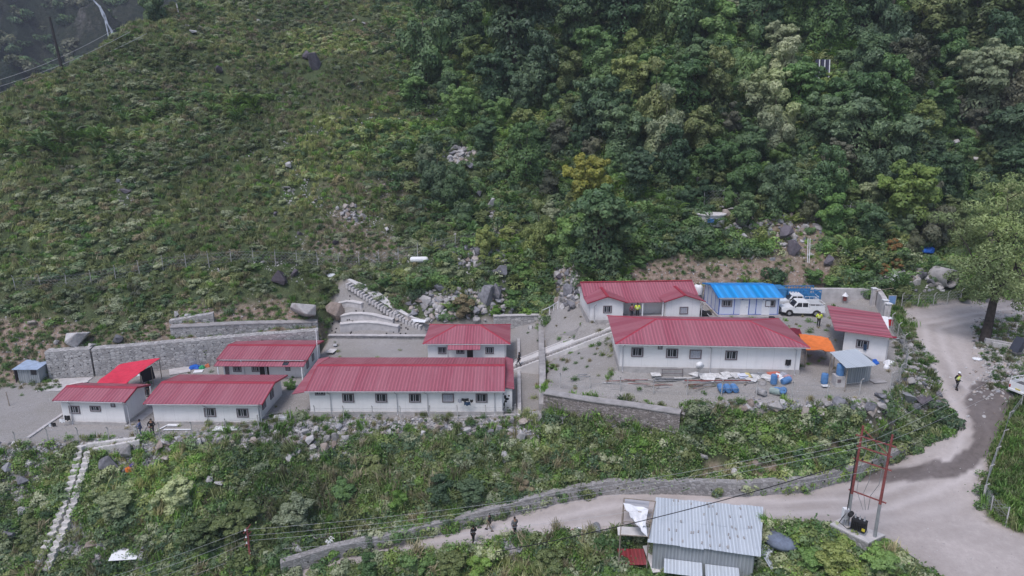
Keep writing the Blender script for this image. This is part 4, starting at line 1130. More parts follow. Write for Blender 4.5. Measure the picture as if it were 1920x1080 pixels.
o, g = wall_ribbon('stone_wall', 'brownish dry stone retaining wall below the fenced yard', 'wall', b1, t1, M_STONE2, .7, M_CONC2)
b1 = [U(925, 622, -5.6), U(1012, 620, -5.6)]; t1 = [p + Vector((0, 0, 2.2)) for p in b1]
o, g = wall_ribbon('stone_wall', 'grey stone wall with white rail closing the sunken yard behind the cottage', 'wall', b1, t1, M_STONE, .4, M_CONC)
b1 = [U(1013.5, 622, -5.6), U(1014.5, 680, -5.6), U(1016, 735, -5.6), U(1016, 786, -5.6)]; t1 = [p + Vector((0, 0, h_)) for p, h_ in zip(b1, (2.4, 2.2, 3.0, 1.6))]
o, g = wall_ribbon('retaining_wall', 'concrete retaining wall along the side of the sunken yard beside the ramp', 'wall', b1, t1, M_CONC2, .35)
o, g = wall_ribbon('roadside_wall', 'long low grey masonry wall along the uphill side of the lower dirt road', 'wall', RW_B, [p + Vector((0, 0, 1.2)) for p in RW_B], M_STONE3, .35, None, seg=.7); weep(o, g, RW_B, [p + Vector((0, 0, 1.2)) for p in RW_B], 34, (.5,))
b1 = [U(1516, 566, 0), U(1642, 567, 0)]; t1 = [p + Vector((0, 0, 1.75)) for p in b1]
o, g = wall_ribbon('boundary_wall', 'plain grey wall behind the pickups at the foot of the green bank', 'wall', b1, t1, M_CONC, .3)
b1 = [U(1642, 569, 0), U(1654, 588, 0), U(1660, 606, 0)]; t1 = [p + Vector((0, 0, 1.9)) for p in b1]
o, g = wall_ribbon('gate_wall', 'curved grey wall beside the entrance gate', 'wall', b1, t1, M_CONC, .25)
for (px, py, lb) in ((1635, 574, 'pale square gate pillar at the wall corner'), (1655, 598, 'pale gate pillar nearer the guardhouse roof, left of its twin'), (1661, 605, 'pale gate pillar next to the red box')):
    p = U(px, py, 0); t_ = thing('gate_pillar', lb, 'pillar', p, 0, 'gate pillars')
    mb = MB(); mb.box((0, 0, 1.0), (.45, .45, 2.4)); mb.build('shaft', M_CONC, t_)
    mb = MB(); mb.box((0, 0, 2.24), (.6, .6, .08)); mb.build('cap', M_WHITE, t_)

# paving in the upper yard and between the left bungalows
def paving(pts, z, label):
    m, nt, b = newmat('block_paving', rough=.9)
    bt = nt.n('ShaderNodeTexBrick', i_Scale=1.6); nt.l(worldpos(nt), bt.inputs['Vector'])
    bt.inputs['Color1'].default_value = c4((.40, .38, .37)); bt.inputs['Color2'].default_value = c4((.30, .285, .275)); bt.inputs['Mortar'].default_value = c4((.17, .16, .15)); bt.inputs['Mortar Size'].default_value = .05
    col = mixc(nt, ramp(nt, noise(nt, .8, worldpos(nt), 5, .7), [(.4, (0, 0, 0)), (.7, (.8, .8, .8))]), bt.outputs[0], (.34, .32, .305))
    nt.l(col, b.inputs['Base Color'])
    w = [hit(*q) for q in pts]; zm = max(q.z for q in w) + .05 if z is None else z
    mb = MB(); mb.slab([Vector((q.x, q.y, zm)) for q in w], .35); o = mb.build('paving', m, None); tag(o, label, kind='structure')
paving([(1462, 606), (1500, 600), (1552, 598), (1556, 634), (1520, 648), (1490, 622)], None, 'paving')
paving([(237, 806), (285, 803), (292, 752), (268, 746)], None, 'paving')
# ------------------------------------------------------------------ foliage
LEAFK = 2.5
def leafmat(key, cols, rand=.9, sc=.25, trans=.22):
    if key in MATS: return MATS[key]
    cols = [(c[0] * LEAFK * 1.02, c[1] * LEAFK, c[2] * LEAFK * 1.0) for c in cols]
    m = bpy.data.materials.new(key); m.use_nodes = True
    nt = NT(m); t = m.node_tree; t.nodes.clear()
    g = nt.n('ShaderNodeNewGeometry'); oi = nt.n('ShaderNodeObjectInfo')
    f = math2(nt, 'MULTIPLY', g.outputs['Random Per Island'], .30)
    f = math2(nt, 'ADD', f, math2(nt, 'MULTIPLY', oi.outputs['Random'], .40))
    f = math2(nt, 'ADD', f, math2(nt, 'MULTIPLY', noise(nt, sc, g.outputs['Position'], 3), .5))
    n = len(cols)
    col = ramp(nt, f, [(.22 + .62 * i / (n - 1), c) for i, c in enumerate(cols)])
    big = ramp(nt, noise(nt, .055, g.outputs['Position'], 3, .6), [(.36, (.62, .67, .68)), (.5, (1, 1, 1)), (.64, (1.38, 1.40, 1.12))])
    col = mixc(nt, 1.0, col, big, 'MULTIPLY')
    d = nt.n('ShaderNodeBsdfDiffuse'); nt.l(col, d.inputs[0])
    tr = nt.n('ShaderNodeBsdfTranslucent'); nt.l(mixc(nt, .3, col, (.12, .16, .03)), tr.inputs[0])
    gl = nt.n('ShaderNodeBsdfGlossy', i_Roughness=.45); gl.inputs[0].default_value = (.55, .6, .62, 1)
    ms = nt.n('ShaderNodeMixShader'); ms.inputs[0].default_value = trans
    nt.l(d.outputs[0], ms.inputs[1]); nt.l(tr.outputs[0], ms.inputs[2])
    m2 = nt.n('ShaderNodeMixShader'); m2.inputs[0].default_value = .035
    nt.l(ms.outputs[0], m2.inputs[1]); nt.l(gl.outputs[0], m2.inputs[2])
    o = nt.n('ShaderNodeOutputMaterial'); nt.l(m2.outputs[0], o.inputs[0])
    MATS[key] = m
    return m
def S(c, k): return tuple(x * k for x in c)
LM = {
 'dark':   leafmat('leaf_dark_green', [(.016, .032, .016), (.028, .052, .026), (.046, .078, .036), (.070, .105, .046)]),
 'teal':   leafmat('leaf_blue_green', [(.018, .034, .019), (.034, .057, .031), (.055, .083, .044), (.082, .115, .058)]),
 'mid':    leafmat('leaf_mid_green', [(.020, .042, .016), (.036, .070, .026), (.058, .10, .034), (.090, .14, .046)]),
 'olive':  leafmat('leaf_olive', [(.026, .042, .018), (.048, .066, .026), (.076, .096, .036), (.115, .13, .052)]),
 'bright': leafmat('leaf_bright_green', [(.026, .054, .012), (.044, .086, .019), (.068, .120, .026), (.10, .155, .038)]),
 'sage':   leafmat('leaf_sage', [(.050, .066, .038), (.088, .108, .060), (.134, .154, .090), (.185, .20, .13)]),
 'yellow': leafmat('leaf_yellow', [(.030, .045, .012), (.058, .072, .018), (.092, .10, .024), (.14, .135, .032)]),
 'lime':   leafmat('leaf_lime', [(.026, .048, .015), (.045, .076, .021), (.068, .102, .028), (.10, .135, .038)]),
 'brown':  leafmat('leaf_dry_brown', [(.045, .040, .024), (.08, .068, .042), (.125, .105, .068), (.18, .15, .10)]),
 'rust':   leafmat('leaf_rusty', [(.04, .035, .018), (.09, .058, .025), (.16, .085, .034), (.24, .12, .045)]),
 'mauve':  leafmat('leaf_dull_mauve', [(.026, .034, .020), (.044, .050, .032), (.066, .070, .047), (.095, .095, .066)]),
}
def grassmat(key, cols): return leafmat(key, cols, sc=.18, trans=.3)
LM['grass'] = grassmat('grass_olive', [(.048, .062, .026), (.084, .102, .040), (.125, .142, .062), (.175, .185, .09)])
LM['grassg'] = grassmat('grass_green', [(.030, .065, .016), (.052, .105, .024), (.085, .15, .035), (.13, .20, .055)])
LM['straw'] = grassmat('grass_straw', [(.06, .056, .032), (.10, .092, .055), (.15, .135, .085), (.21, .19, .125)])
M_BARK = mat('bark', (.095, .078, .065), .95, var=.45, scale=6)

def rand_unit(r, n):
    v = r.normal(size=(n, 3)); return v / np.linalg.norm(v, axis=1, keepdims=True)
def cards(r, P, N, size, asp=1.7, droop=0.0):
    """one small diamond leaf spray at each point, facing roughly along N"""
    n = len(P)
    a = rand_unit(r, n); a = a - (a * N).sum(1, keepdims=True) * N; a /= np.linalg.norm(a, axis=1, keepdims=True) + 1e-9
    a[:, 2] -= droop; a /= np.linalg.norm(a, axis=1, keepdims=True) + 1e-9
    b = np.cross(N, a)
    s = (size * r.uniform(.55, 1.3, n))[:, None]
    V = np.stack([P - a * s * .5 * asp, P + b * s * .42, P + a * s * .5 * asp, P - b * s * .42], 1)
    return V.reshape(-1, 3)
def mesh_cards(name, V, m, extra=None):
    n = len(V) // 4
    me = bpy.data.meshes.new(name)
    me.vertices.add(len(V)); me.vertices.foreach_set('co', V.ravel().astype(np.float32))
    me.loops.add(len(V)); me.loops.foreach_set('vertex_index', np.arange(len(V)))
    me.polygons.add(n); me.polygons.foreach_set('loop_start', np.arange(0, len(V), 4)); me.polygons.foreach_set('loop_total', np.full(n, 4))
    me.update(calc_edges=True)
    me.materials.append(m)
    return me
def crown_pts(r, lobes, n, up=.35, shell=.28):
    L_ = np.array(lobes)                      # x y z rx ry rz
    w = (L_[:, 3] * L_[:, 4]); w /= w.sum()
    k = r.choice(len(L_), n, p=w)
    d = rand_unit(r, n); d[:, 2] += up * r.random(n); d /= np.linalg.norm(d, axis=1, keepdims=True)
    rad = 1 - shell * r.random(n) ** 1.5
    P = L_[k, :3] + d * L_[k, 3:6] * rad[:, None]
    # drop what lies deep inside another lobe
    inside = np.zeros(n, bool)
    for l in L_: inside |= (((P - l[:3]) / l[3:6]) ** 2).sum(1) < .55
    P = P[~inside]; d = d[~inside]
    N = d + rand_unit(r, len(d)) * .55; N[:, 2] += .25; N /= np.linalg.norm(N, axis=1, keepdims=True)
    return P, N
def make_crown(seed, n=2600, nl=14, leaf=.16, flat=1.0, m='dark', spread=.62, tall=.9, droop=.0):
    """crown of unit radius, centre at origin: several boughs, each a handful of leaf clumps"""
    r = np.random.default_rng(seed); lobes = []
    for i in range(nl):
        d = rand_unit(r, 1)[0]; d[2] = d[2] * .9 + .12; 
        c = np.array([d[0] * spread * r.uniform(.6, 1.15), d[1] * spread * r.uniform(.6, 1.15), d[2] * spread * tall])
        br_ = r.uniform(.16, .30)
        lobes.append((c[0], c[1], c[2], br_, br_, br_ * r.uniform(.55, .8) * flat))
        for q in range(3):
            e = rand_unit(r, 1)[0] * br_ * r.uniform(.7, 1.3); q_ = br_ * r.uniform(.35, .6)
            lobes.append((c[0] + e[0], c[1] + e[1], c[2] + e[2] * .7, q_, q_, q_ * .7 * flat))
    lobes.append((0, 0, -.05, .42, .42, .4)); lobes.append((0, 0, -.45, .38, .38, .35)); lobes.append((.25, -.2, -.6, .3, .3, .3)); lobes.append((-.25, .1, -.65, .3, .3, .3))
    P, N = crown_pts(r, lobes, n, up=.5, shell=.4)
    return mesh_cards('crown', cards(r, P, N, leaf, droop=droop), LM[m]), lobes
def make_trunk(seed, lobes, h=1.1, r0=.055, m=None):
    r = random.Random(seed); mb = MB()
    top = Vector((r.uniform(-.1, .1), r.uniform(-.1, .1), -.1))
    base = Vector((0, 0, -h))
    mid = base.lerp(top, .5) + Vector((r.uniform(-.06, .06), r.uniform(-.06, .06), 0))
    mb.tube([base + Vector((0, 0, -.25)), base, mid, top], [r0 * 1.5, r0 * 1.2, r0 * .85, r0 * .5], 7)
    for l in lobes[:36:4]:
        s_ = mid.lerp(top, r.uniform(.1, .9)); e = Vector(l[:3]); mm = s_.lerp(e, .5) + Vector((0, 0, -.05))
        mb.tube([s_, mm, e], [r0 * .45, r0 * .28, r0 * .1], 5)
    return mb.mesh('trunk', m or M_BARK, True)
CROWNS = []
for k in range(7):
    nl, fl, tl, leaf = [(15, 1, .9, .075), (11, .8, .8, .08), (18, 1, 1.25, .068), (10, 1.1, 1.0, .085), (20, .7, .95, .07), (13, 1.2, 1.4, .072), (16, .9, .9, .08)][k]
    me, lb = make_crown(50 + k, 14500, nl, leaf * .82, fl, 'dark', tall=tl)
    CROWNS.append((me, make_trunk(90 + k, lb)))
TREES = []
def tree(px, py, rp, col='dark', k=None, label=None, hpx=None, sq=1.0, name='tree', cat='tree', group=None, depth_extra=0, lean=0):
    """crown centre at this point of the view, crown radius rp (picture px at 1920)"""
    g0 = hit(px, min(py + rp * .95, 1078 if py > 1000 else 1200))
    dep = proj(g0.x, g0.y, g0.z)[2]
    R = rp * dep / FPX
    h = (hpx or rp * 1.05) * dep / FPX
    k = rnd.randrange(len(CROWNS)) if k is None else k
    me, tr = CROWNS[k]
    t = thing(name, label, cat, g0, rnd.uniform(0, 6.28), group)
    c = bpy.data.objects.new('crown', me); COL.objects.link(c); c.parent = t
    c.location = (0, 0, h); c.scale = (R, R, R * sq); c.rotation_euler = (lean, 0, 0)
    c.material_slots[0].link = 'OBJECT'; c.material_slots[0].material = LM[col]
    u = bpy.data.objects.new('trunk', tr); COL.objects.link(u); u.parent = t; u.location = (0, 0, h); u.scale = (R, R, max(R * sq, h / 1.1))
    TREES.append((px, py, rp, col, t))
    return t

# ---- scattered undergrowth: instances of small leafy sources along the ground
def src_object(name, me):
    return bpy.data.objects.new(name, me)          # never linked to the scene: only read by the scatter
def bush_src(seed, n=420, leaf=.2, m='sage', nl=6, flat=.8):
    r = np.random.default_rng(seed); lobes = [(0, 0, .25, .5, .5, .42)]
    for i in range(nl):
        a = r.uniform(0, 6.28); q = r.uniform(.2, .6); rr = r.uniform(.25, .42)
        lobes.append((math.cos(a) * q, math.sin(a) * q, r.uniform(.1, .5), rr, rr, rr * flat))
    P, N = crown_pts(r, lobes, n, up=.8)
    return mesh_cards('bush', cards(r, P, N, leaf), LM[m])
def herb_src(seed, n=150, m='mid', leaf=.16, h=.5):
    r = np.random.default_rng(seed)
    P = np.stack([r.normal(0, .33, n), r.normal(0, .33, n), np.abs(r.normal(.2, h * .5, n))], 1)
    N = rand_unit(r, n); N[:, 2] = np.abs(N[:, 2]) + .9; N /= np.linalg.norm(N, axis=1, keepdims=True)
    return mesh_cards('herb', cards(r, P, N, leaf, 1.3), LM[m])
def grass_src(seed, n=70, m='grass', h=.75, w=.035, spread=.35):
    r = np.random.default_rng(seed); V = []
    for i in range(n):
        a = r.uniform(0, 6.28); q = abs(r.normal(0, spread)); x, y = math.cos(a) * q, math.sin(a) * q
        b = r.uniform(0, 6.28); ln = r.uniform(.1, .5) * h; hh = h * r.uniform(.5, 1.1)
        tx, ty = x + math.cos(b) * ln, y + math.sin(b) * ln
        wx, wy = -math.sin(b) * w, math.cos(b) * w
        mx_, my_ = x + (tx - x) * .35, y + (ty - y) * .35
        V += [(x - wx * .5, y - wy * .5, -.05), (x + wx * .5, y + wy * .5, -.05), (mx_ + wx, my_ + wy, hh * .7), (mx_ - wx, my_ - wy, hh * .7)]
        V += [(mx_ - wx, my_ - wy, hh * .7), (mx_ + wx, my_ + wy, hh * .7), (tx + wx * .2, ty + wy * .2, hh), (tx - wx * .2, ty - wy * .2, hh)]
    return mesh_cards('tuft', np.array(V), LM[m])
def frond_src(seed, nf=14, m='mid', Lh=1.0):
    """clump of arching bamboo-like plumes"""
    r = np.random.default_rng(seed); V = []
    for i in range(nf):
        a = r.uniform(0, 6.28); reach = r.uniform(.35, .9) * Lh; H = r.uniform(.7, 1.25) * Lh
        prev = None
        for s_ in range(13):
            t = s_ / 12
            x = math.cos(a) * reach * t ** 1.4; y = math.sin(a) * reach * t ** 1.4; z = H * (t * 1.9 - t * t * 1.15)
            if t > .28:
                for side in (-1, 1):
                    l = .17 * (1.15 - t) * Lh + .05
                    px_, py_ = -math.sin(a) * side, math.cos(a) * side
                    ex, ey, ez = x + px_ * l + math.cos(a) * l * .4, y + py_ * l + math.sin(a) * l * .4, z - l * .55
                    wd = .028
                    V += [(x, y, z), (x * .5 + ex * .5 + math.cos(a) * wd, y * .5 + ey * .5 + math.sin(a) * wd, (z + ez) / 2 + .02), (ex, ey, ez), (x * .5 + ex * .5 - math.cos(a) * wd, y * .5 + ey * .5 - math.sin(a) * wd, (z + ez) / 2 - .02)]
    return mesh_cards('fronds', np.array(V), LM[m])

def scatter(name, label, cat, srcs, P, S_, idx, tilt=.15, kind='stuff', zrot=None, sz=None):
    """ONE object: points that carry instances of the sources"""
    n = len(P)
    me = bpy.data.meshes.new(name)
    me.vertices.add(n); me.vertices.foreach_set('co', np.asarray(P, np.float32).ravel())
    rot = np.stack([rng.normal(0, tilt, n), rng.normal(0, tilt, n), rng.uniform(0, 6.283, n)], 1)
    scl = np.stack([S_, S_, S_ * (sz if sz is not None else rng.uniform(.8, 1.25, n))], 1)
    a = me.attributes.new('rot', 'FLOAT_VECTOR', 'POINT'); a.data.foreach_set('vector', rot.astype(np.float32).ravel())
    a = me.attributes.new('scl', 'FLOAT_VECTOR', 'POINT'); a.data.foreach_set('vector', scl.astype(np.float32).ravel())
    a = me.attributes.new('pick', 'INT', 'POINT'); a.data.foreach_set('value', np.asarray(idx, np.int32))
    o = bpy.data.objects.new(name, me); COL.objects.link(o)
    tag(o, label, cat, kind=kind)
    ng = bpy.data.node_groups.new(name, 'GeometryNodeTree')
    ng.interface.new_socket('Geometry', in_out='INPUT', socket_type='NodeSocketGeometry')
    ng.interface.new_socket('Geometry', in_out='OUTPUT', socket_type='NodeSocketGeometry')
    N = ng.nodes.new; gi = N('NodeGroupInput'); go = N('NodeGroupOutput'); jn = N('GeometryNodeJoinGeometry')
    ar = N('GeometryNodeInputNamedAttribute'); ar.data_type = 'FLOAT_VECTOR'; ar.inputs[0].default_value = 'rot'
    as_ = N('GeometryNodeInputNamedAttribute'); as_.data_type = 'FLOAT_VECTOR'; as_.inputs[0].default_value = 'scl'
    ap = N('GeometryNodeInputNamedAttribute'); ap.data_type = 'INT'; ap.inputs[0].default_value = 'pick'
    er = N('FunctionNodeEulerToRotation'); ng.links.new(ar.outputs['Attribute'], er.inputs[0])
    for k, so in enumerate(srcs):
        oi = N('GeometryNodeObjectInfo'); oi.inputs['Object'].default_value = so; oi.inputs['As Instance'].default_value = False
        cp = N('FunctionNodeCompare'); cp.data_type = 'INT'; cp.operation = 'EQUAL'
        ii = [s for s in cp.inputs if s.type == 'INT' and s.enabled]
        ng.links.new(ap.outputs['Attribute'], ii[0]); ii[1].default_value = k
        ip = N('GeometryNodeInstanceOnPoints')
        ng.links.new(gi.outputs[0], ip.inputs['Points']); ng.links.new(cp.outputs[0], ip.inputs['Selection'])
        ng.links.new(oi.outputs['Geometry'], ip.inputs['Instance']); ng.links.new(er.outputs[0], ip.inputs['Rotation']); ng.links.new(as_.outputs['Attribute'], ip.inputs['Scale'])
        ng.links.new(ip.outputs[0], jn.inputs[0])
    ng.links.new(jn.outputs[0], go.inputs[0])
    md = o.modifiers.new('scatter', 'NODES'); md.node_group = ng
    return o

# candidate points over the vegetated ground
ci, cj = np.meshgrid(np.arange(NX - 1), np.arange(NY - 1), indexing='ij')
ci = ci.ravel(); cj = cj.ravel()
cx0 = gx[ci]; cx1 = gx[ci + 1]; cy0 = gy[cj]; cy1 = gy[cj + 1]
vis = (PX[ci, cj] > -260) & (PX[ci, cj] < 2180) & (PY[ci, cj] > -160) & (PY[ci, cj] < 1200) & (cy0 > 30)
slope_f = np.sqrt(1 + ((GZ[ci + 1, cj] - GZ[ci, cj]) / (cx1 - cx0)) ** 2 + ((GZ[ci, cj + 1] - GZ[ci, cj]) / (cy1 - cy0)) ** 2)
area = (cx1 - cx0) * (cy1 - cy0) * np.minimum(slope_f, 2.5) * vis
def sample(n, w=None):
    p = area if w is None else area * w
    p = p / p.sum()
    k = rng.choice(len(p), n, p=p)
    x = cx0[k] + rng.random(n) * (cx1 - cx0)[k]; y = cy0[k] + rng.random(n) * (cy1 - cy0)[k]
    z = tz(x, y)
    a, b, d = proj(x, y, z)
    return x, y, z, a, b, d
vegw = m_veg[ci, cj]; rubw = m_rub[ci, cj]; soilw = m_soil[ci, cj]; barew = m_bare[ci, cj]
hillf = (((cy0 > 78) | ((PX[ci, cj] < 330) & (cy0 > 68))) & (PY[ci, cj] < 640)).astype(float)
forest = 1 / (1 + np.exp(-(PX[ci, cj] - (790 + 60 * np.sin(PY[ci, cj] / 60))) / 35)) * hillf
def blob(x, y, cx, cy, rx, ry): return np.exp(-(((x - cx) / rx) ** 2 + ((y - cy) / ry) ** 2))
cpx, cpy = PX[ci, cj], PY[ci, cj]
brownw = np.clip(blob(cpx, cpy, 720, 350, 170, 70) + blob(cpx, cpy, 560, 440, 90, 45) + .8 * blob(cpx, cpy, 480, 260, 160, 50) + .8 * blob(cpx, cpy, 640, 130, 130, 40), 0, 1)
pn = .5 + .9 * fbm(cx0 * .09 + 3, cy0 * .09, 3)      # broad patches
pn2 = .5 + .9 * fbm(cx0 * .13 + 33, cy0 * .13 + 7, 3)

# leave room round boulders, stairs, poles and built things
ob = np.zeros(cpx.shape)
def clr(x, y, rx, ry): 
    global ob
    m = (np.abs(cpx - x) < rx * 2) & (np.abs(cpy - y) < ry * 2) & (cy0 < 150)
    ob[m] = np.maximum(ob[m], np.clip(1.35 - np.sqrt(((cpx[m] - x) / rx) ** 2 + ((cpy[m] - y) / ry) ** 2), 0, 1))
for (x, y, w, c_, hf, lb) in BL: clr(x, y + w * .55 + (5 if y < 450 else 9), w * .75 + 4, w * .7 + (6 if y < 450 else 12))
for (x, y, rx, ry) in [(332, 0, 1, 1), (1332, 422, 48, 24), (1542, 150, 22, 16), (1772, 545, 34, 26), (786, 500, 24, 16), (860, 285, 42, 30), (237, 1058, 45, 34), (621, 1030, 14, 14), (242, 892, 26, 22), (474, 1060, 22, 60), (1516, 480, 12, 36), (1735, 235, 26, 22), (1800, 295, 48, 26),
                       (1465, 1018, 45, 26), (1120, 1008, 22, 20), (1092, 1014, 26, 18), (1735, 480, 20, 14), (1612, 1020, 62, 26), (120, 722, 60, 20), (1660, 700, 40, 30), (1508, 530, 18, 22), (1445, 560, 20, 20), (1190, 1040, 50, 60), (1320, 1030, 150, 100), (1445, 1070, 26, 30),
                       (560, 600, 60, 24), (640, 600, 50, 30), (915, 585, 50, 26), (800, 585, 40, 22), (590, 845, 60, 30), (390, 915, 36, 30), (1846, 655, 20, 20), (1340, 865, 60, 24), (1440, 880, 60, 22), (1480, 460, 46, 44), (1400, 425, 40, 22), (90, 645, 150, 58), (20, 640, 90, 70), (460, 585, 90, 22), (640, 410, 40, 22), (700, 430, 30, 18), (560, 362, 36, 10), (485, 500, 60, 8), (620, 480, 60, 8), (740, 490, 60, 12), (1330, 500, 120, 22)]: clr(x, y, rx, ry)
for (x0_, y0_, x1_, y1_, r_) in [(263, 836, 165, 850, 15), (165, 850, 152, 892, 17), (152, 892, 128, 955, 18), (128, 955, 105, 1015, 19), (105, 1015, 75, 1090, 20), (30, 545, 310, 507, 6), (310, 507, 745, 490, 6), (745, 488, 960, 455, 6), (1320, 385, 1545, 405, 8), (500, 300, 720, 440, 5), (420, 300, 540, 275, 4), (540, 275, 830, 195, 5)]:
    for k_ in range(25): f_ = k_ / 24; clr(x0_ + (x1_ - x0_) * f_, y0_ + (y1_ - y0_) * f_ + r_ * .3, r_, r_)
hard = 1 - ob
vegw = vegw * hard
def put(name, label, cat, srcs, n, w, s0, s1, tilt=.15, sink=.0, szf=None):
    x, y, z, a, b, d = sample(n, np.clip(w, 0, None))
    P = np.stack([x, y, z - sink], 1)
    s_ = rng.uniform(s0, s1, n) * rng.uniform(.75, 1.25, n)
    return scatter(name, label, cat, srcs, P, s_, rng.integers(0, len(srcs), n), tilt, sz=szf)
so = lambda nm, me: src_object(nm, me)
sage = [so('s1', bush_src(1, 620, .13, 'sage')), so('s2', bush_src(2, 560, .13, 'sage', 4)), so('s3', bush_src(3, 600, .13, 'olive')), so('s4', bush_src(4, 620, .13, 'teal', 8))]
dry = [so('s5', bush_src(5, 420, .13, 'brown')), so('s6', bush_src(6, 420, .13, 'mauve'))]
green = [so('s7', bush_src(7, 700, .12, 'mid')), so('s8', bush_src(8, 700, .12, 'dark')), so('s9', bush_src(9, 700, .12, 'teal')), so('s10', bush_src(10, 650, .12, 'olive'))]
herb = [so('h1', herb_src(11, 220, 'mid')), so('h2', herb_src(12, 130, 'bright')), so('h3', herb_src(13, 130, 'sage')), so('h4', herb_src(14, 110, 'olive'))]
tuft = [so('g1', grass_src(21, 60, 'grass')), so('g2', grass_src(22, 60, 'grass', .9)), so('g3', grass_src(23, 60, 'straw', .7))]
tuftg = [so('g4', grass_src(24, 70, 'grassg', .6)), so('g5', grass_src(25, 60, 'grassg', .9))]
reed = [so('g6', grass_src(26, 60, 'grass', 1.7, .05, .4)), so('g7', grass_src(27, 50, 'straw', 1.9, .045, .35)), so('g8', grass_src(28, 60, 'grassg', 1.5, .05, .4))]
frond = [so('f1', frond_src(31, 16, 'mid')), so('f2', frond_src(32, 13, 'olive')), so('f3', frond_src(33, 15, 'bright'))]
left = hillf * (1 - forest)
low = ((cpy > 780) & (cy0 < 64)).astype(float)
lowfield = ((cpx > 1850) & (cpy > 740) & (cpy < 1010)).astype(float)
edge_ = np.interp(cpx, [0, 300, 400, 560, 1014, 1020, 1150, 1272, 1290, 1650, 1700, 1790], [834, 828, 822, 792, 790, 765, 790, 806, 768, 758, 710, 800])
clear = np.clip((cpy - edge_ - 16 - 14 * ((cpx > 430) & (cpx < 1014))) / 34, 0, 1); clear = np.where(cpx > 1700, 1, clear)
put('undergrowth', 'low sage and olive shrubs covering the open left hillside', 'shrubs', sage[:3] + sage[:3] + sage[3:] + green[:1] + green[3:], 34000, left * vegw * (1 - .85 * brownw) * np.clip(pn * 1.7 - .2, .12, 1.3), .5, 1.25, sink=.12, szf=.75)
put('undergrowth', 'dull brown dry bushes scattered on the open hillside', 'shrubs', dry, 5000, left * vegw * np.clip(pn2 * 2 - .7, .05, 1) + .15 * forest * vegw, .45, 1.0, sink=.1)
put('grass', 'olive hillside grass between the shrubs', 'grass', tuft + tuftg[:1], 60000, left * vegw * (.55 + .8 * brownw + .8 * np.clip(1 - pn, 0, 1)), .5, .95, .35, szf=None)
put('undergrowth', 'dense green undergrowth below the forest trees on the right slope', 'shrubs', green, 15000, forest * vegw * np.clip(pn + .25, .15, 1.2), .8, 1.9, sink=.15)
put('herbs', 'leafy green herbs on the forest slope', 'herbs', herb, 9000, forest * vegw * (1.1 - pn), .8, 1.5)
fw_ = forest * vegw * np.clip(pn2 * 2.4 - .75, 0, 1) + 1.5 * hillf * (blob(cpx, cpy, 130, 280, 110, 40) + .8 * blob(cpx, cpy, 250, 220, 60, 22) + .7 * blob(cpx, cpy, 440, 200, 60, 20)) + 1.3 * vegw * (blob(cpx, cpy, 960, 480, 90, 45) + .8 * blob(cpx, cpy, 1000, 390, 80, 40))
put('bamboo_thicket', 'arching green bamboo plumes among the slope undergrowth', 'bamboo', frond, 3600, fw_, 1.2, 2.2, .1)
lw = low * (1 - lowfield) * vegw
put('undergrowth', 'mixed green bushes on the bank between the compound and the lower road', 'shrubs', green[:1] + green[2:] + sage * 2 + [so('s11', bush_src(41, 700, .12, 'bright')), so('s12', bush_src(42, 700, .12, 'olive')), so('s13', bush_src(43, 650, .13, 'lime'))], 11000, lw * np.clip(pn * 1.8 - .2, .15, 1.2) * (.02 + .98 * clear), .45, 1.15, sink=.08)
put('herbs', 'leafy weeds along the top of the bank', 'herbs', herb, 12000, lw * np.clip(1.2 - pn, .15, 1) * (.08 + .92 * clear) + low * .12 * rubw * clear, .45, .95)
put('reeds', 'tall pale reed grass on the bank below the buildings', 'grass', reed, 1500, lw * (np.clip(pn2 * 2 - .9, .0, 1.2) + 1.6 * blob(cpx, cpy, 650, 940, 110, 50)) * clear, .45, .8, .3)
put('grass', 'short green grass at the edges of the road and bank', 'grass', tuftg + tuft[:1], 8500, lw * (.1 + .25 * clear) + low * rubw * .06 + 3.5 * lowfield * vegw * (cpx > 1862) + .4 * ((cpx > 1020) & (cpx < 1790) & (cpy > 560) & (cpy < 800)) * vegw, .5, .95, .25)
# thin weeds creeping on bare soil
put('weeds', 'thin weeds on the bare soil and gravel', 'weeds', [herb[0], herb[3], tuftg[0], tuft[2]], 5200, (soilw * .35 + rubw * .35 + .02 * barew * (m_road[ci, cj] < .4) * np.clip(.2 + 2.4 * (pn2 - .35), .1, 2.5)) * (1 - .6 * hillf * forest), .25, .6, .2)

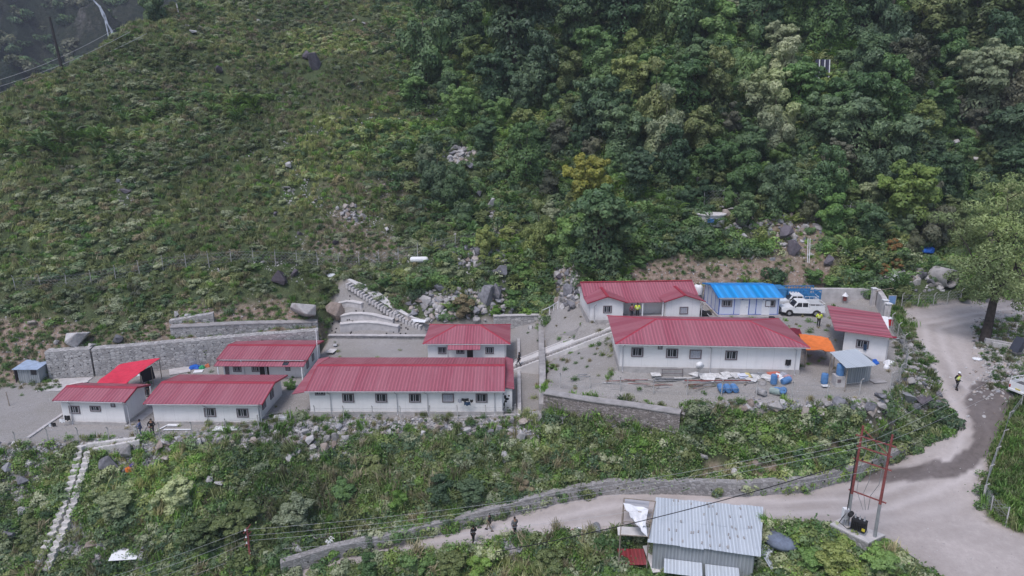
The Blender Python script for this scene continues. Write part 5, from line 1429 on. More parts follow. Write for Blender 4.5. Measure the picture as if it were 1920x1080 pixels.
# ------------------------------------------------------------------ rocks
def rockmesh(seed, m, n=16, flat=.75, bev=.05):
    r = random.Random(seed); bm = bmesh.new()
    for i in range(n):
        v = Vector((r.gauss(0, 1), r.gauss(0, 1), r.gauss(0, 1))).normalized() * r.uniform(.78, 1.0)
        bm.verts.new((v.x * .5, v.y * .5 * r.uniform(.85, 1), v.z * .5 * flat))
    bmesh.ops.convex_hull(bm, input=bm.verts)
    bmesh.ops.delete(bm, geom=[v for v in bm.verts if not v.link_faces], context='VERTS')
    bmesh.ops.bevel(bm, geom=bm.edges[:] , offset=bev * .5, segments=1, affect='EDGES')
    me = bpy.data.meshes.new('rock'); bm.to_mesh(me); bm.free(); me.materials.append(m)
    return me
def rockmat(key, a, b_, c):
    m, nt, b = newmat(key, rough=.9, spec=.2)
    oi = nt.n('ShaderNodeObjectInfo'); p = worldpos(nt)
    f = math2(nt, 'ADD', math2(nt, 'MULTIPLY', noise(nt, 2.6, p, 6, .7), .7), math2(nt, 'MULTIPLY', oi.outputs['Random'], .35))
    col = ramp(nt, f, [(.28, a), (.5, b_), (.72, c)])
    nt.l(col, b.inputs['Base Color'])
    bp = nt.n('ShaderNodeBump', i_Strength=.6, i_Distance=.08); nt.l(noise(nt, 5, p, 5, .7), bp.inputs['Height']); nt.l(bp.outputs[0], b.inputs['Normal'])
    MATS[key] = m
    return m
RK = {'pale': rockmat('pale_rock', (.21, .20, .195), (.37, .355, .35), (.50, .49, .49)),
      'blue': rockmat('blue_grey_rock', (.10, .10, .11), (.20, .20, .22), (.33, .335, .36)),
      'purple': rockmat('purple_grey_rock', (.06, .052, .062), (.105, .092, .108), (.17, .155, .175)),
      'tan': rockmat('tan_rock', (.20, .16, .135), (.33, .275, .24), (.44, .40, .37))}
rk = [so('r%d' % i, rockmesh(i, RK['pale'], 14 + i)) for i in range(4)]
rkb = [so('rb%d' % i, rockmesh(10 + i, RK['blue'], 13 + i)) for i in range(2)]
rkt = [so('rt%d' % i, rockmesh(20 + i, RK['tan'], 13 + i)) for i in range(2)]
put('rubble', 'loose grey rubble on the banks below the compounds', 'rubble', rk + rkb[:1], 13000, (rubw + 1.2 * low * np.exp(-((cpy - edge_ - 14) / 16) ** 2) * (cpx < 1700) * (1 - barew)) * (cpy > 560), .13, .5, .6, .02)
put('rubble', 'pale stones along the worn trails and gullies of the open hill', 'rubble', rk, 1500, (cy0 > 85) * left * np.clip(ob * 2, 0, 1) * (cpy > 180), .12, .42, .6, .02)
put('rubble', 'angular stones among the outcrop and behind the cottages', 'rubble', rk + rkb + rkt, 1500, hillf * (.9 * blob(cpx, cpy, 945, 395, 18, 22) + .9 * blob(cpx, cpy, 925, 425, 16, 20) + .9 * blob(cpx, cpy, 905, 452, 20, 18) + .5 * blob(cpx, cpy, 655, 405, 30, 12) + 1.2 * blob(cpx, cpy, 860, 575, 80, 26) + blob(cpx, cpy, 900, 480, 50, 22) + .7 * blob(cpx, cpy, 1060, 540, 26, 40) + .9 * blob(cpx, cpy, 1740, 520, 45, 22) + blob(cpx, cpy, 862, 282, 30, 18) + blob(cpx, cpy, 1728, 228, 24, 16) + .6 * blob(cpx, cpy, 1450, 440, 70, 30)), .4, 1.35, .5, -.05)
put('rubble', 'broken brown stones on the cut soil banks', 'rubble', rkt + rk[:1], 4200, soilw * (cpy > 360) * (cy0 > 55), .1, .34, .6, .02)
gravw = barew * (1 - .75 * m_wet[ci, cj]) * np.where(m_road[ci, cj] > .5, .6, 1)
put('rubble', 'pale stones strewn on the ground right of the roadside tree', 'rubble', rk + rkt[:1], 900, blob(cpx, cpy, 1880, 660, 50, 60) * (cpx > 1822) + .4 * blob(cpx, cpy, 1850, 720, 30, 40), .12, .5, .5, .02)
put('gravel', 'small loose stones on the yard and the road edges', 'gravel', rk[:2], 8500, gravw * (cpy > 540), .05, .13, .5, .01)
RC = [rockmesh(100 + i, RK['pale'], 9 + 2 * (i % 4), .65 + .1 * (i % 4), .03) for i in range(8)]
BOULD = []
def boulder(px, py, wpx, col='pale', label=None, group=None, hf=.8, k=None, cat='boulder', name='boulder'):
    """boulder centred there, wpx wide"""
    g0 = hit(px, py + wpx * .3 * hf)
    dep = proj(g0.x, g0.y, g0.z)[2]; w = wpx * dep / FPX
    o = bpy.data.objects.new(name, RC[rnd.randrange(8) if k is None else k]); COL.objects.link(o)
    o.location = g0 + Vector((0, 0, w * hf * .3)); o.scale = (w * 1.08, w * rnd.uniform(.8, 1.1), w * hf * 1.25); o.rotation_euler = (rnd.uniform(-.25, .25), rnd.uniform(-.25, .25), rnd.uniform(0, 6.28))
    o.material_slots[0].link = 'OBJECT'; o.material_slots[0].material = RK[col]
    tag(o, label, cat, group); BOULD.append(o)
    return o
# ------------------------------------------------------------------ individual trees (crown centre and crown radius as read off the photograph)
# x, y, r, colour, crown shape, how it looks, where it stands
TL = [
 (800, 95, 52, 'dark', 5, 'tall dark tree standing at the edge of the open slope'),
 (868, 52, 50, 'teal', 0, 'blue-green tree at the top behind the tall dark edge tree'),
 (960, 62, 78, 'teal', 4, 'largest dark blue-green tree on the upper slope'),
 (925, 150, 46, 'dark', 6, 'dark tree just below the largest blue-green tree'),
 (1005, 140, 48, 'teal', 2, 'blue-green tree right below the largest blue-green tree'),
 (905, 250, 34, 'dark', 1, 'small dark tree above the white rock scree'),
 (1085, 40, 55, 'dark', 0, 'dark broad tree at the top edge beside a pale trunk'),
 (1062, 135, 36, 'olive', 3, 'small olive tree near the lone grey boulder'),
 (1110, 95, 40, 'mid', 6, 'mid green tree above the lone grey boulder'),
 (1165, 30, 60, 'dark', 4, 'dark tree at the top edge left of the tall olive tree'),
 (1225, 45, 44, 'olive', 5, 'tall olive tree at the top edge with drooping sprays'),
 (1285, 30, 55, 'dark', 2, 'dark tree at the top edge right of the tall olive tree'),
 (1345, 55, 45, 'mid', 3, 'mid green tree above the orange-leaved shrub'),
 (1300, 110, 44, 'dark', 1, 'dark tree below the top edge amid bamboo plumes'),
 (1418, 30, 52, 'dark', 0, 'dark tree at the top edge above the bamboo gully'),
 (1480, 25, 46, 'mid', 6, 'layered mid green tree at the top edge above the pipes'),
 (1545, 40, 50, 'mid', 2, 'mid green layered tree up the slope from the dark pipes'),
 (1610, 30, 52, 'dark', 4, 'dark tree at the top edge in shadow'),
 (1662, 50, 48, 'teal', 5, 'tall blue-green tree in the upper forest'),
 (1740, 40, 58, 'olive', 0, 'olive topped tree at the top edge, left of its yellower twin'),
 (1838, 42, 62, 'olive', 6, 'olive tree at the top edge with rusty sprays in its crown'),
 (1900, 60, 52, 'dark', 1, 'dark tree at the top right corner'),
 (1850, 110, 50, 'dark', 2, 'deep shadowed tree below the olive tree with rusty sprays'),
 (1775, 105, 42, 'mid', 3, 'mid green tree between the olive trees and the grey shrub tree'),
 (1697, 120, 46, 'mauve', 0, 'dull brownish green tree in the upper forest'),
 (1615, 110, 44, 'teal', 3, 'blue-green tree right above the flat crowned grey-green tree'),
 (1400, 130, 38, 'dark', 5, 'dark narrow tree by the reddish earth scar'),
 (1335, 165, 45, 'olive', 2, 'olive tree above the dark hollow'),
 (1285, 175, 52, 'mid', 4, 'mid green rounded tree left of the olive hollow tree'),
 (1230, 130, 40, 'mid', 1, 'small mid green tree over the bamboo slope'),
 (1180, 150, 40, 'olive', 6, 'olive tree right of the lone grey boulder'),
 (1225, 205, 46, 'olive', 5, 'drooping olive tree with a visible stem'),
 (1125, 205, 55, 'teal', 0, 'full rounded blue-green tree in the middle of the slope'),
 (1160, 250, 48, 'teal', 6, 'lower blue-green tree touching the full rounded one'),
 (1070, 215, 38, 'olive', 1, 'olive brown tree left of the full rounded blue-green tree'),
 (1048, 260, 30, 'mauve', 3, 'small brownish tree above the yellow tree'),
 (985, 300, 42, 'mid', 2, 'dense mid green tree left of the yellow tree'),
 (1099, 338, 46, 'yellow', 0, 'bright yellow-green autumn tree standing out on the slope'),
 (1030, 345, 28, 'mauve', 1, 'small dull bush tree between the green and yellow trees'),
 (1195, 330, 42, 'teal', 4, 'dark blue-green tree right of the yellow tree'),
 (1255, 300, 40, 'dark', 2, 'dark tree above the fenced rock heap'),
 (1245, 250, 44, 'sage', 5, 'pale grey-green tree with sparse sprays'),
 (1310, 250, 42, 'olive', 3, 'olive tree right of the pale grey-green tree'),
 (1120, 432, 68, 'dark', 4, 'big dark green tree behind the clubhouse roof'),
 (1060, 450, 36, 'mid', 3, 'mid green tree at the left foot of the big dark tree'),
 (1010, 440, 34, 'olive', 5, 'olive bamboo-like tree left of the big dark tree'),
 (1475, 140, 40, 'sage', 2, 'grey-green bushy tree left of the dark pipes'),
 (1430, 180, 48, 'sage', 0, 'grey-green tree with twiggy crown in the forest middle'),
 (1495, 170, 46, 'mid', 4, 'rounded green tree just below the dark pipes'),
 (1450, 235, 40, 'sage', 5, 'pale twiggy tree below the grey-green one'),
 (1540, 165, 34, 'lime', 1, 'small lime tinged tree right below the dark pipes'),
 (1635, 125, 46, 'teal', 3, 'flat crowned grey-green tree right of the dark pipes'),
 (1590, 190, 52, 'mid', 6, 'broad green tree in the centre of the right forest'),
 (1530, 225, 46, 'teal', 0, 'blue-green tree left in the cluster above the light green tree'),
 (1655, 190, 50, 'mid', 2, 'soft green tree right of the broad green forest tree'),
 (1600, 250, 56, 'teal', 4, 'largest rounded blue-green tree in the right forest'),
 (1680, 270, 52, 'teal', 6, 'blue-green tree leaning to the rock scree'),
 (1560, 300, 42, 'mauve', 1, 'brownish tree under the largest rounded blue-green tree'),
 (1640, 320, 46, 'teal', 5, 'blue-green tree directly above the light green tree'),
 (1455, 350, 46, 'teal', 0, 'dark blue-green tree right behind the hill fence'),
 (1540, 345, 44, 'dark', 2, 'dark tree behind the hill fence, left of the light green tree'),
 (1390, 330, 40, 'mid', 3, 'mid green tree above the concrete tank'),
 (1345, 300, 36, 'mid', 6, 'mid green tree up the slope of the concrete tank'),
 (1400, 270, 40, 'dark', 1, 'dark tree above the lime bush'),
 (1461, 296, 24, 'lime', 3, 'small bright lime bush tree in the dark forest'),
 (1690, 362, 56, 'lime', 0, 'light green tree with dead orange leaves around its trunk'),
 (1835, 160, 62, 'sage', 4, 'big grey-green tree above the pale rock slab'),
 (1880, 180, 44, 'mauve', 2, 'purplish grey twiggy tree near the right edge'),
 (1760, 185, 40, 'mid', 1, 'green tree left of the big grey-green tree'),
 (1730, 230, 36, 'olive', 3, 'olive tree above the dark rock scree'),
 (1765, 225, 22, 'mid', 5, 'small slender tree standing beside the dark rock scree'),
 (1880, 250, 52, 'teal', 6, 'blue-green tree at the right edge above the roadside tree'),
 (1750, 330, 44, 'dark', 0, 'dark tree right of the light green tree'),
 (1800, 320, 36, 'mid', 2, 'green tree below the pale rock slab'),
 (1890, 320, 40, 'dark', 4, 'dark tree behind the roadside tree crown'),
 (1740, 420, 40, 'mauve', 5, 'brownish leafless-looking tree beside the light green tree'),
 (1775, 400, 36, 'olive', 1, 'olive shrub tree left of the roadside tree crown'),
 (1560, 400, 34, 'mid', 3, 'green tree at the fence behind the blue cabin bank'),
 (1625, 415, 34, 'dark', 6, 'dark tree left of the trunk with dead orange leaves'),
 (820, 335, 34, 'teal', 5, 'grey-green shrub tree below the white rock scree'),
 (855, 355, 30, 'dark', 2, 'dark shrub tree below the white rock scree'),
 (800, 300, 26, 'sage', 3, 'pale shrub tree left of the white rock scree'),
 (860, 200, 36, 'mid', 0, 'green tree at the forest edge above the white rock scree'),
 (780, 180, 30, 'mid', 4, 'green shrub tree on the forest edge near a small rock'),
 (820, 900, 38, 'teal', 2, 'blue-green bush tree on the bank over the lower road, left of its twin'),
 (885, 905, 40, 'teal', 4, 'blue-green bush tree on the bank over the lower road, nearest the roadside wall'),
 (750, 925, 30, 'bright', 3, 'bright green bush on the bank left of the blue-green bush trees'),
 (1497, 838, 22, 'dark', 1, 'small dark bush on the soil bank above the roadside wall'),
 (1520, 1034, 40, 'mid', 4, 'green bush mass beside the transformer platform'),
 (1570, 1050, 55, 'olive', 2, 'olive bush mass in front of the transformer platform'),
 (1650, 1055, 45, 'mid', 6, 'green bush at the right foot of the transformer platform'),
 (1040, 1030, 46, 'olive', 0, 'flowering olive bush left of the roadside shed'),
 (1128, 1010, 26, 'mid', 2, 'green bush right beside the roadside shed'),
 (850, 1078, 42, 'olive', 4, 'olive bush at the bottom edge below the walkers'),
 (780, 1056, 38, 'mid', 6, 'green bush at the bottom edge left of the walkers'),
 (690, 1090, 34, 'mid', 2, 'green bush at the bottom edge near the end of the roadside wall'),
 (900, 1075, 36, 'bright', 3, 'bright green bush at the bottom edge'),
 (394, 652, 18, 'sage', 5, 'pale shrub in front of the stone wall beside the junk heap'),
 (408, 655, 13, 'bright', 2, 'narrow bright green shrub beside the pale one at the stone wall'),
 (545, 715, 15, 'mid', 5, 'green shrub growing between two white bungalows'),
 (290, 12, 26, 'teal', 5, 'dark tree on the far ridge line near the waterfall'),
 (60, 965, 26, 'olive', 1, 'olive bush on the rocks left of the stepped parapets'),
 (225, 925, 46, 'sage', 4, 'grey-green bush mass right of the stepped parapets'),
 (330, 905, 50, 'sage', 0, 'grey-green bush mass on the bank below the bungalows'),
 (450, 950, 54, 'olive', 6, 'olive bush mass above the red wire pole'),
 (560, 940, 50, 'sage', 2, 'sage bush mass in the middle of the left bank'),
 (380, 985, 50, 'olive', 4, 'olive bush mass left of the red wire pole'),
 (640, 900, 44, 'mid', 1, 'green bush mass on the bank below the longest building'),
 (700, 860, 34, 'olive', 3, 'olive bush on the bank below the rock pile'),
]
for (x, y, r_, c_, k_, lb) in TL:
    low_ = y > 600
    nm, ct = ('shrub', 'shrub') if (low_ or r_ < 30) else ('tree', 'tree')
    if low_:
        tree(x, y, r_, c_, k_, lb, hpx=r_ * .55, sq=.75, name=nm, cat=ct, group='shrubs around the compounds')
    else:
        tree(x, y, r_ * 1.2, c_, k_, lb, sq=[1.1, .95, 1.3, 1.0, 1.15, 1.45, 1.05][k_ or 0], name=nm, cat=ct, group='trees on the forested slope')
# fill trees standing between those (dense forest) : each with where it stands relative to the named ones
marks = [(x, y, lb) for (x, y, r_, c_, k_, lb) in TL if y < 480 and x > 760]
LANDM = [(1099, 338, 'the yellow tree'), (1542, 125, 'the dark pipes'), (1730, 225, 'the dark rock scree'), (1800, 282, 'the pale rock slab'), (860, 275, 'the white rock scree'), (1332, 402, 'the concrete tank'),
         (960, 62, 'the largest blue-green tree'), (1461, 296, 'the lime bush'), (1690, 362, 'the light green tree'), (1120, 432, 'the big dark tree'), (1075, 105, 'the lone grey boulder'), (1410, 30, 'the orange-leaved shrub'), (1850, 160, 'the big grey-green tree')]
COLN = {'dark': 'dark green', 'teal': 'blue-green', 'mid': 'mid green', 'olive': 'olive', 'sage': 'grey-green', 'mauve': 'dull brown'}
SHN = ['round', 'low', 'layered', 'broad', 'dense', 'narrow', 'flat-topped']
used_l = set()
fr = random.Random(21); placed = [(x, y, r_) for (x, y, r_, *_q) in TL]
tries = 0; made = 0
while made < 85 and tries < 6000:
    tries += 1
    x = fr.uniform(840, 1960); y = fr.uniform(-30, 455); r_ = fr.uniform(22, 44) * (1.0 if y < 250 else .8)
    if x < 1050 and y > 200 and fr.random() < .8: continue
    if 1130 < x < 1340 and y > 370: continue
    if 1340 < x < 1620 and y > 400: continue
    if any(math.hypot(x - a, y - b2) < (r_ + c) * .62 for a, b2, c in placed): continue
    if any(math.hypot(x - a, y - b2) < r_ + 24 for a, b2 in ((1075, 105), (1542, 125), (1730, 235), (1800, 285), (860, 280), (1332, 402), (1710, 215), (960, 380), (1461, 296))): continue
    placed.append((x, y, r_))
    col = fr.choice(['dark', 'dark', 'teal', 'mid', 'mid', 'olive', 'olive', 'sage', 'mauve'])
    k = fr.randrange(7)
    best = sorted(LANDM, key=lambda q: math.hypot(q[0] - x, q[1] - y))
    lab = None
    for q in best[:4]:
        dx, dy = x - q[0], y - q[1]; dist = math.hypot(dx, dy)
        dn = 'close' if dist < 75 else ('a little way' if dist < 140 else 'well')
        dr = ('upslope of' if dy < 0 else 'downslope of') if abs(dy) > abs(dx) else ('left of' if dx < 0 else 'right of')
        for l2 in (f'{SHN[k]} {COLN[col]} tree {dn} {dr} {q[2]}',):
            if l2 not in used_l: lab = l2; break
        if lab: break
    if lab is None: continue
    used_l.add(lab); made += 1
    tree(x, y, r_ * 1.12, col, k, lab, sq=fr.uniform(.95, 1.4), group='trees on the forested slope')

# ---- big roadside tree on the right
def big_tree():
    base = UD(1846, 640, proj(*G(1846, 640))[2]); base = G(1846, 640)
    t = thing('roadside_tree', 'big tree with leaning dark trunk and sparse olive crown beside the dirt road', 'tree', base)
    dep = proj(base.x, base.y, base.z)[2]
    k = dep / FPX
    def P(px, py, dy=0): return UD(px, py, dep + dy) - base
    mb = MB()
    mb.tube([P(1843, 652), P(1847, 636), P(1855, 600), P(1862, 568), P(1870, 545)], [.72, .52, .42, .37, .34], 10)
    r = random.Random(4); lobes = []
    tips = [(1825, 480, -1), (1800, 455, 1.5), (1850, 440, 0), (1875, 400, 1), (1905, 440, -1.5), (1925, 480, 0), (1835, 400, -1), (1890, 360, 0), (1940, 400, 1.5), (1860, 350, 1), (1900, 520, 2), (1840, 530, -2), (1960, 470, -1), (1792, 430, 0), (1820, 430, 3), (1930, 350, 1), (1885, 480, -3), (1870, 520, -2.5), (1960, 540, 1), (1915, 545, -1.5)]
    f0 = P(1868, 550)
    limbs = [(P(1835, 510, -1), (1825, 1800, 1840, 1780, 1770)), (P(1850, 478, 1.5), (1850, 1835, 1860)), (P(1884, 470, 0), (1875, 1890, 1885, 1930)), (P(1905, 500, -1.5), (1905, 1925, 1900, 1960)), (P(1872, 500, 2.2), ())]
    for (lp_, _q) in limbs: mb.tube([f0 + Vector((0, 0, -.3)), f0.lerp(lp_, .5) + Vector((0, 0, .15)), lp_], [.26, .19, .13], 6)
    for (x, y, dy) in tips + [(1822, 500, -2), (1850, 490, -2.5), (1895, 455, -2), (1920, 520, -2), (1845, 465, 2.5), (1875, 440, -2), (1905, 400, -1), (1855, 400, -1.5), (1880, 540, -2.2), (1825, 540, 1)]:
        e = P(x, y, dy * 1.4); sp_ = min((l[0] for l in limbs), key=lambda q: (q - e).length); m1 = sp_.lerp(e, .5) + Vector((0, 0, .35))
        mb.tube([sp_, m1, e], [.09, .06, .02], 5)
        for q in range(4):
            e2 = e + Vector((r.uniform(-1.5, 1.5), r.uniform(-1.4, 1.4), r.uniform(-1.3, 1.1))); mb.tube([m1.lerp(e, .7), e2], [.035, .012], 4)
            lobes.append((e2.x, e2.y, e2.z, r.uniform(.6, 1.15), r.uniform(.6, 1.1), r.uniform(.5, .95)))
    mb.build('trunk', mat('dark_bark', (.055, .045, .04), .95, var=.5, scale=3, bump=.6), t, True)
    rg = np.random.default_rng(5)
    Pp, N = crown_pts(rg, lobes, 42000, up=.25, shell=.5)
    c = bpy.data.objects.new('crown', mesh_cards('crown', cards(rg, Pp, N, .15, 1.9, .4), LM['sage'])); COL.objects.link(c); c.parent = t
    c.data.materials[0] = leafmat('leaf_roadside', [(.030, .046, .020), (.056, .080, .032), (.086, .114, .046), (.125, .155, .07)])
    mb = MB(); s_ = P(1848, 643) ; mb.lathe(s_ + Vector((.1, -.8, .1)), [(.24, 0), (.22, .25)], 10); mb.build('sawn_stump', mat('sawn_wood', (.5, .38, .24)), t)
big_tree()
# dead orange leaves on the light green tree: low rusty crown pieces
for (x, y, r_, lb) in ((1672, 455, 20, 'rusty orange dead bush around the trunk of the light green tree'), (1680, 490, 17, 'rusty dead bush under the light green tree'), (1618, 503, 12, 'small orange dead bush on the green bank'),
                      (1655, 500, 16, 'olive rusty bush left of the trunk base'), (1412, 28, 15, 'orange-leaved shrub high in the forest'), (1900, 150, 12, 'orange-leaved shrub at the right edge of the forest'),
                      (1322, 305, 14, 'pinkish brown shrub above the fenced rock heap'), (1845, 18, 12, 'rusty shrub at the top right'), (985, 905, 22, 'reddish brown dead bush above the roadside wall'), (868, 562, 30, 'dry brown leafless bush among the rocks behind the cottage'), (1405, 795, 14, 'dry straw bush on the bank below the yard')):
    tree(x, y, r_, 'rust' if 'brown' not in lb and 'straw' not in lb else 'brown', 3, lb, hpx=r_ * .6, sq=.8, name='dry_shrub', cat='shrub', group='dry shrubs')
for (x, y, r_, c_, lb) in ((1640, 545, 18, 'bright', 'bright green bush at the end of the grey wall'), (1610, 490, 22, 'bright', 'fresh green bush on the bank behind the pickups'), (1525, 510, 24, 'mid', 'green bush above the crossed sticks'), (1560, 520, 24, 'mid', 'green bush on the bank behind the grey wall'), (1600, 530, 22, 'mid', 'green bush low on the bank near the wall end'),
                          (1695, 545, 20, 'olive', 'olive bush beside the blue board'), (1805, 545, 20, 'olive', 'olive bush right of the culvert pipe'), (1840, 540, 22, 'mid', 'green bush under the roadside tree crown'), (1330, 455, 26, 'mid', 'green bush left below the concrete tank'), (1250, 450, 26, 'olive', 'olive bush above the clubhouse roof'), (1200, 480, 22, 'mid', 'green bush at the bank right of the big dark tree'),
                          (930, 575, 18, 'bright', 'bright green bush on the stone wall behind the cottage'), (985, 580, 20, 'bright', 'bright green bush patch above the white rail'), (960, 545, 20, 'mid', 'green bush over the bright patch behind the cottage'), (720, 520, 20, 'mid', 'green bush beside the top of the shotcrete stair'), (700, 535, 14, 'mid', 'small green bush at the shotcrete edge'), (780, 520, 22, 'mid', 'green bush mound behind the shotcrete slope'), (840, 500, 22, 'sage', 'pale flowering bush below the white tank'),
                          (1030, 530, 24, 'olive', 'olive bush on the mound left of the clubhouse'), (985, 500, 26, 'mid', 'green bush mound behind the cottage wall'), (1035, 683, 9, 'lime', 'lime shrub on the wall beside the ramp'), (1025, 692, 8, 'lime', 'lime creeper hanging on the sunken yard wall')):
    tree(x, y, r_, c_, None, lb, hpx=r_ * .55, sq=.7, name='shrub', cat='shrub', group='shrubs around the compounds')

# far forest patches on the mountain
X_, Y_, Z_ = FM
r5 = np.random.default_rng(5); n5 = 7000
fi = r5.integers(0, len(X_) - 1, n5); fj = r5.integers(0, int(len(Y_) * .75), n5)
fx_ = X_[fi] + r5.uniform(0, 3, n5); fy_ = Y_[fj] + r5.uniform(0, 2, n5); fz_ = Z_[fi, fj]
keep = (fbm(fx_ * .02, fy_ * .02, 3) + r5.normal(0, .12, n5) > .02) & (fx_ < 60)
fP = np.stack([fx_, fy_, fz_], 1)[keep]
scatter('forest', 'dark scrub forest covering the far mountain side', 'forest', [so('ff1', bush_src(61, 300, .2, 'dark')), so('ff2', bush_src(62, 300, .2, 'mauve'))], fP, r5.uniform(2.5, 6.5, len(fP)), r5.integers(0, 2, len(fP)))
# ------------------------------------------------------------------ stairs, ramps, kerbs
def line_hits(pts, n):
    w = [hit(*p) for p in pts]; seg = [(w[i + 1] - w[i]).length for i in range(len(w) - 1)]
    cum = np.concatenate([[0], np.cumsum(seg)]); out = []
    for d in np.linspace(0, cum[-1], n):
        i = min(np.searchsorted(cum, d, 'right') - 1, len(w) - 2); f = (d - cum[i]) / max(seg[i], 1e-6)
        out.append(w[i].lerp(w[i + 1], f))
    return out
# stepped parapets at the lower left
st = thing('outdoor_stairs', 'concrete stairs between two stepped zigzag parapets running down the bank at the lower left', 'stairs', hit(165, 845))
o0 = st.location.copy()
Lp = [(255, 829), (205, 835), (160, 842), (152, 853), (147, 882), (127, 950), (104, 1007), (85, 1047), (72, 1085)]
Rp = [(263, 834), (215, 842), (178, 848), (168, 858), (162, 886), (143, 950), (121, 1009), (102, 1050), (90, 1085)]
for ln in (Lp, Rp):
    h = line_hits(ln, 30); mb = MB()
    zs = [p.z for p in h]
    for i in range(29):
        a, b = h[i] - o0, h[i + 1] - o0; m = (a + b) / 2; d = b - a
        zt = max(a.z, b.z) + .5 if i > 8 else m.z + .35
        mb.box((m.x, m.y, zt - .7), (math.hypot(d.x, d.y) + .02, .56 if i > 8 else .36, 1.6), (0, 0, math.atan2(d.y, d.x)))
    mb.build('parapet', mat('weathered_parapet', (.58, .555, .54), .9, var=.22, scale=2), st)
hl = line_hits(Lp, 60); hr = line_hits(Rp, 60); mb = MB()
for i in range(59):
    a, b = hl[i] - o0, hr[i] - o0; m = (a + b) / 2; d = b - a; z = m.z + .06
    mb.box((m.x, m.y, z - .4), (max(.3, math.hypot(d.x, d.y) - .3), .42, .8), (0, 0, math.atan2(d.y, d.x)))
mb.build('flight', M_CONC2, st)
p = hit(256, 818); t = thing('gate_post', 'pale concrete post at the head of the stepped parapets', 'post', p); mb = MB(); mb.box((0, 0, .45), (.25, .25, 1.1)); mb.build('shaft', M_CONC, t); mb = MB(); mb.box((0, 0, 1.03), (.3, .3, .06)); mb.build('cap', M_CONC2, t)
# stairs on the shotcrete slope
WC0 = mat('white_concrete', (.60, .58, .57), .9, var=.15, scale=.8)
st = thing('outdoor_stairs', 'concrete stair flight climbing the shotcreted slope behind the longest building', 'stairs', hit(725, 572)); o0 = st.location.copy()
h = line_hits([(652, 531), (690, 556), (730, 583), (765, 600), (792, 612)], 26); mb = MB()
for i in range(25):
    m = (h[i] + h[i + 1]) / 2 - o0; d = h[i + 1] - h[i]; mb.box((m.x, m.y - .35, m.z - .12), (math.hypot(d.x, d.y) * .8, 1.0, .55), (0, 0, math.atan2(d.y, d.x)))
mb.build('step', M_CONC, st)
h2 = line_hits([(657, 527), (702, 545), (738, 575), (772, 598), (797, 606)], 16); h1 = line_hits([(652, 529), (690, 554), (730, 580), (765, 597), (793, 607)], 16); mb = MB()
for i in range(15):
    q = [h1[i], h1[i + 1], h2[i + 1], h2[i]]; mb.slab([v - o0 + Vector((0, 0, .32)) for v in q], .4)
mb.build('apron', mat('white_concrete', (.60, .58, .57), .9, var=.15, scale=.8), st)
mb = MB()
for i in range(46):
    px = rnd.uniform(622, 770); lo = max(535, lerp_tab(px, [(618, 560), (650, 545), (690, 570), (740, 598), (780, 615)])) + 6; py = rnd.uniform(lo, 632)
    q = hit(px, py); mb.box(q, (.16, .16, .16))
o = mb.build('slope_drainage', M_DARK, None); tag(o, kind='structure')
for ln, h_, lb in (([(640, 601), (668, 597), (700, 599), (738, 607)], .55, 'upper concrete terrace ledge on the shotcreted slope'), ([(638, 617), (672, 613), (705, 614), (748, 622)], .6, 'lower concrete terrace ledge on the shotcreted slope'), ([(634, 575), (655, 570), (680, 575)], .4, 'short top terrace ledge under the slope stair')):
    bb = line_hits(ln, 6); tt2 = [q + Vector((0, 0, h_)) for q in bb]; wall_ribbon('terrace_wall', lb, 'wall', bb, tt2, M_CONC, .5, WC0)
# ramp with steps between the compounds
P0, P1 = U(1156, 622, -.25), U(958, 698, -5.6)
d = P1 - P0; Lr = math.hypot(d.x, d.y); rz = math.atan2(d.y, d.x)
st = thing('stair_ramp', 'long pale concrete ramp with steps linking the upper compound to the sunken yard', 'ramp', P0, rz)
def strip(nm, v0, v1, up, m, steps=False):
    mb = MB(); n = 30 if steps else 1
    for i in range(n):
        x0, x1 = Lr * i / n, Lr * (i + 1) / n; z0, z1 = d.z * i / n, d.z * (i + 1) / n
        if steps: z1 = z0 = z1
        mb.add([(x0, v0, z0 + up - 2.2), (x1, v0, z1 + up - 2.2), (x1, v1, z1 + up - 2.2), (x0, v1, z0 + up - 2.2), (x0, v0, z0 + up), (x1, v0, z1 + up), (x1, v1, z1 + up), (x0, v1, z0 + up)],
               [(0, 3, 2, 1), (4, 5, 6, 7), (0, 1, 5, 4), (1, 2, 6, 5), (2, 3, 7, 6), (3, 0, 4, 7)])
    mb.build(nm, m, st)
WC = MATS['white_concrete']
strip('front_parapet', -.15, .15, .18, WC); strip('flight', -.85, -.155, .05, M_CONC, True); strip('inner_kerb', -1.15, -.855, .2, M_CONC2); strip('ramp_slab', -2.6, -1.155, .3, WC); strip('back_kerb', -2.85, -2.605, .45, M_CONC)
def kerb(label, ln, w=.3, h=.15, m=None, n=12, name='kerb'):
    hh = line_hits(ln, n); o0 = hh[0].copy(); mb = MB()
    for i in range(n - 1):
        a, b = hh[i] - o0, hh[i + 1] - o0; mm = (a + b) / 2; d_ = b - a
        mb.box((mm.x, mm.y, mm.z + h / 2 - .15 + .0), (d_.length + .01, w, h + .3), Matrix.Rotation(math.atan2(d_.y, d_.x), 3, 'Z') @ Matrix.Rotation(-math.atan2(d_.z, math.hypot(d_.x, d_.y)), 3, 'Y'))
    o = mb.build(name, m or M_CONC, None, loc=o0); tag(o, label, 'kerb'); return o
kerb('pale kerb running across the sunken yard beside the cottage', [(972, 638), (973, 700), (974, 784)], .35, .25)
kerb('pale diagonal kerb at the edge of the parking ground on the left', [(119, 777), (85, 800), (52, 823)], .3, .12)
kerb('concrete kerb along the bank of the upper ramp end', [(1022, 637), (1060, 628), (1120, 608)], .2, .2, M_CONC2)
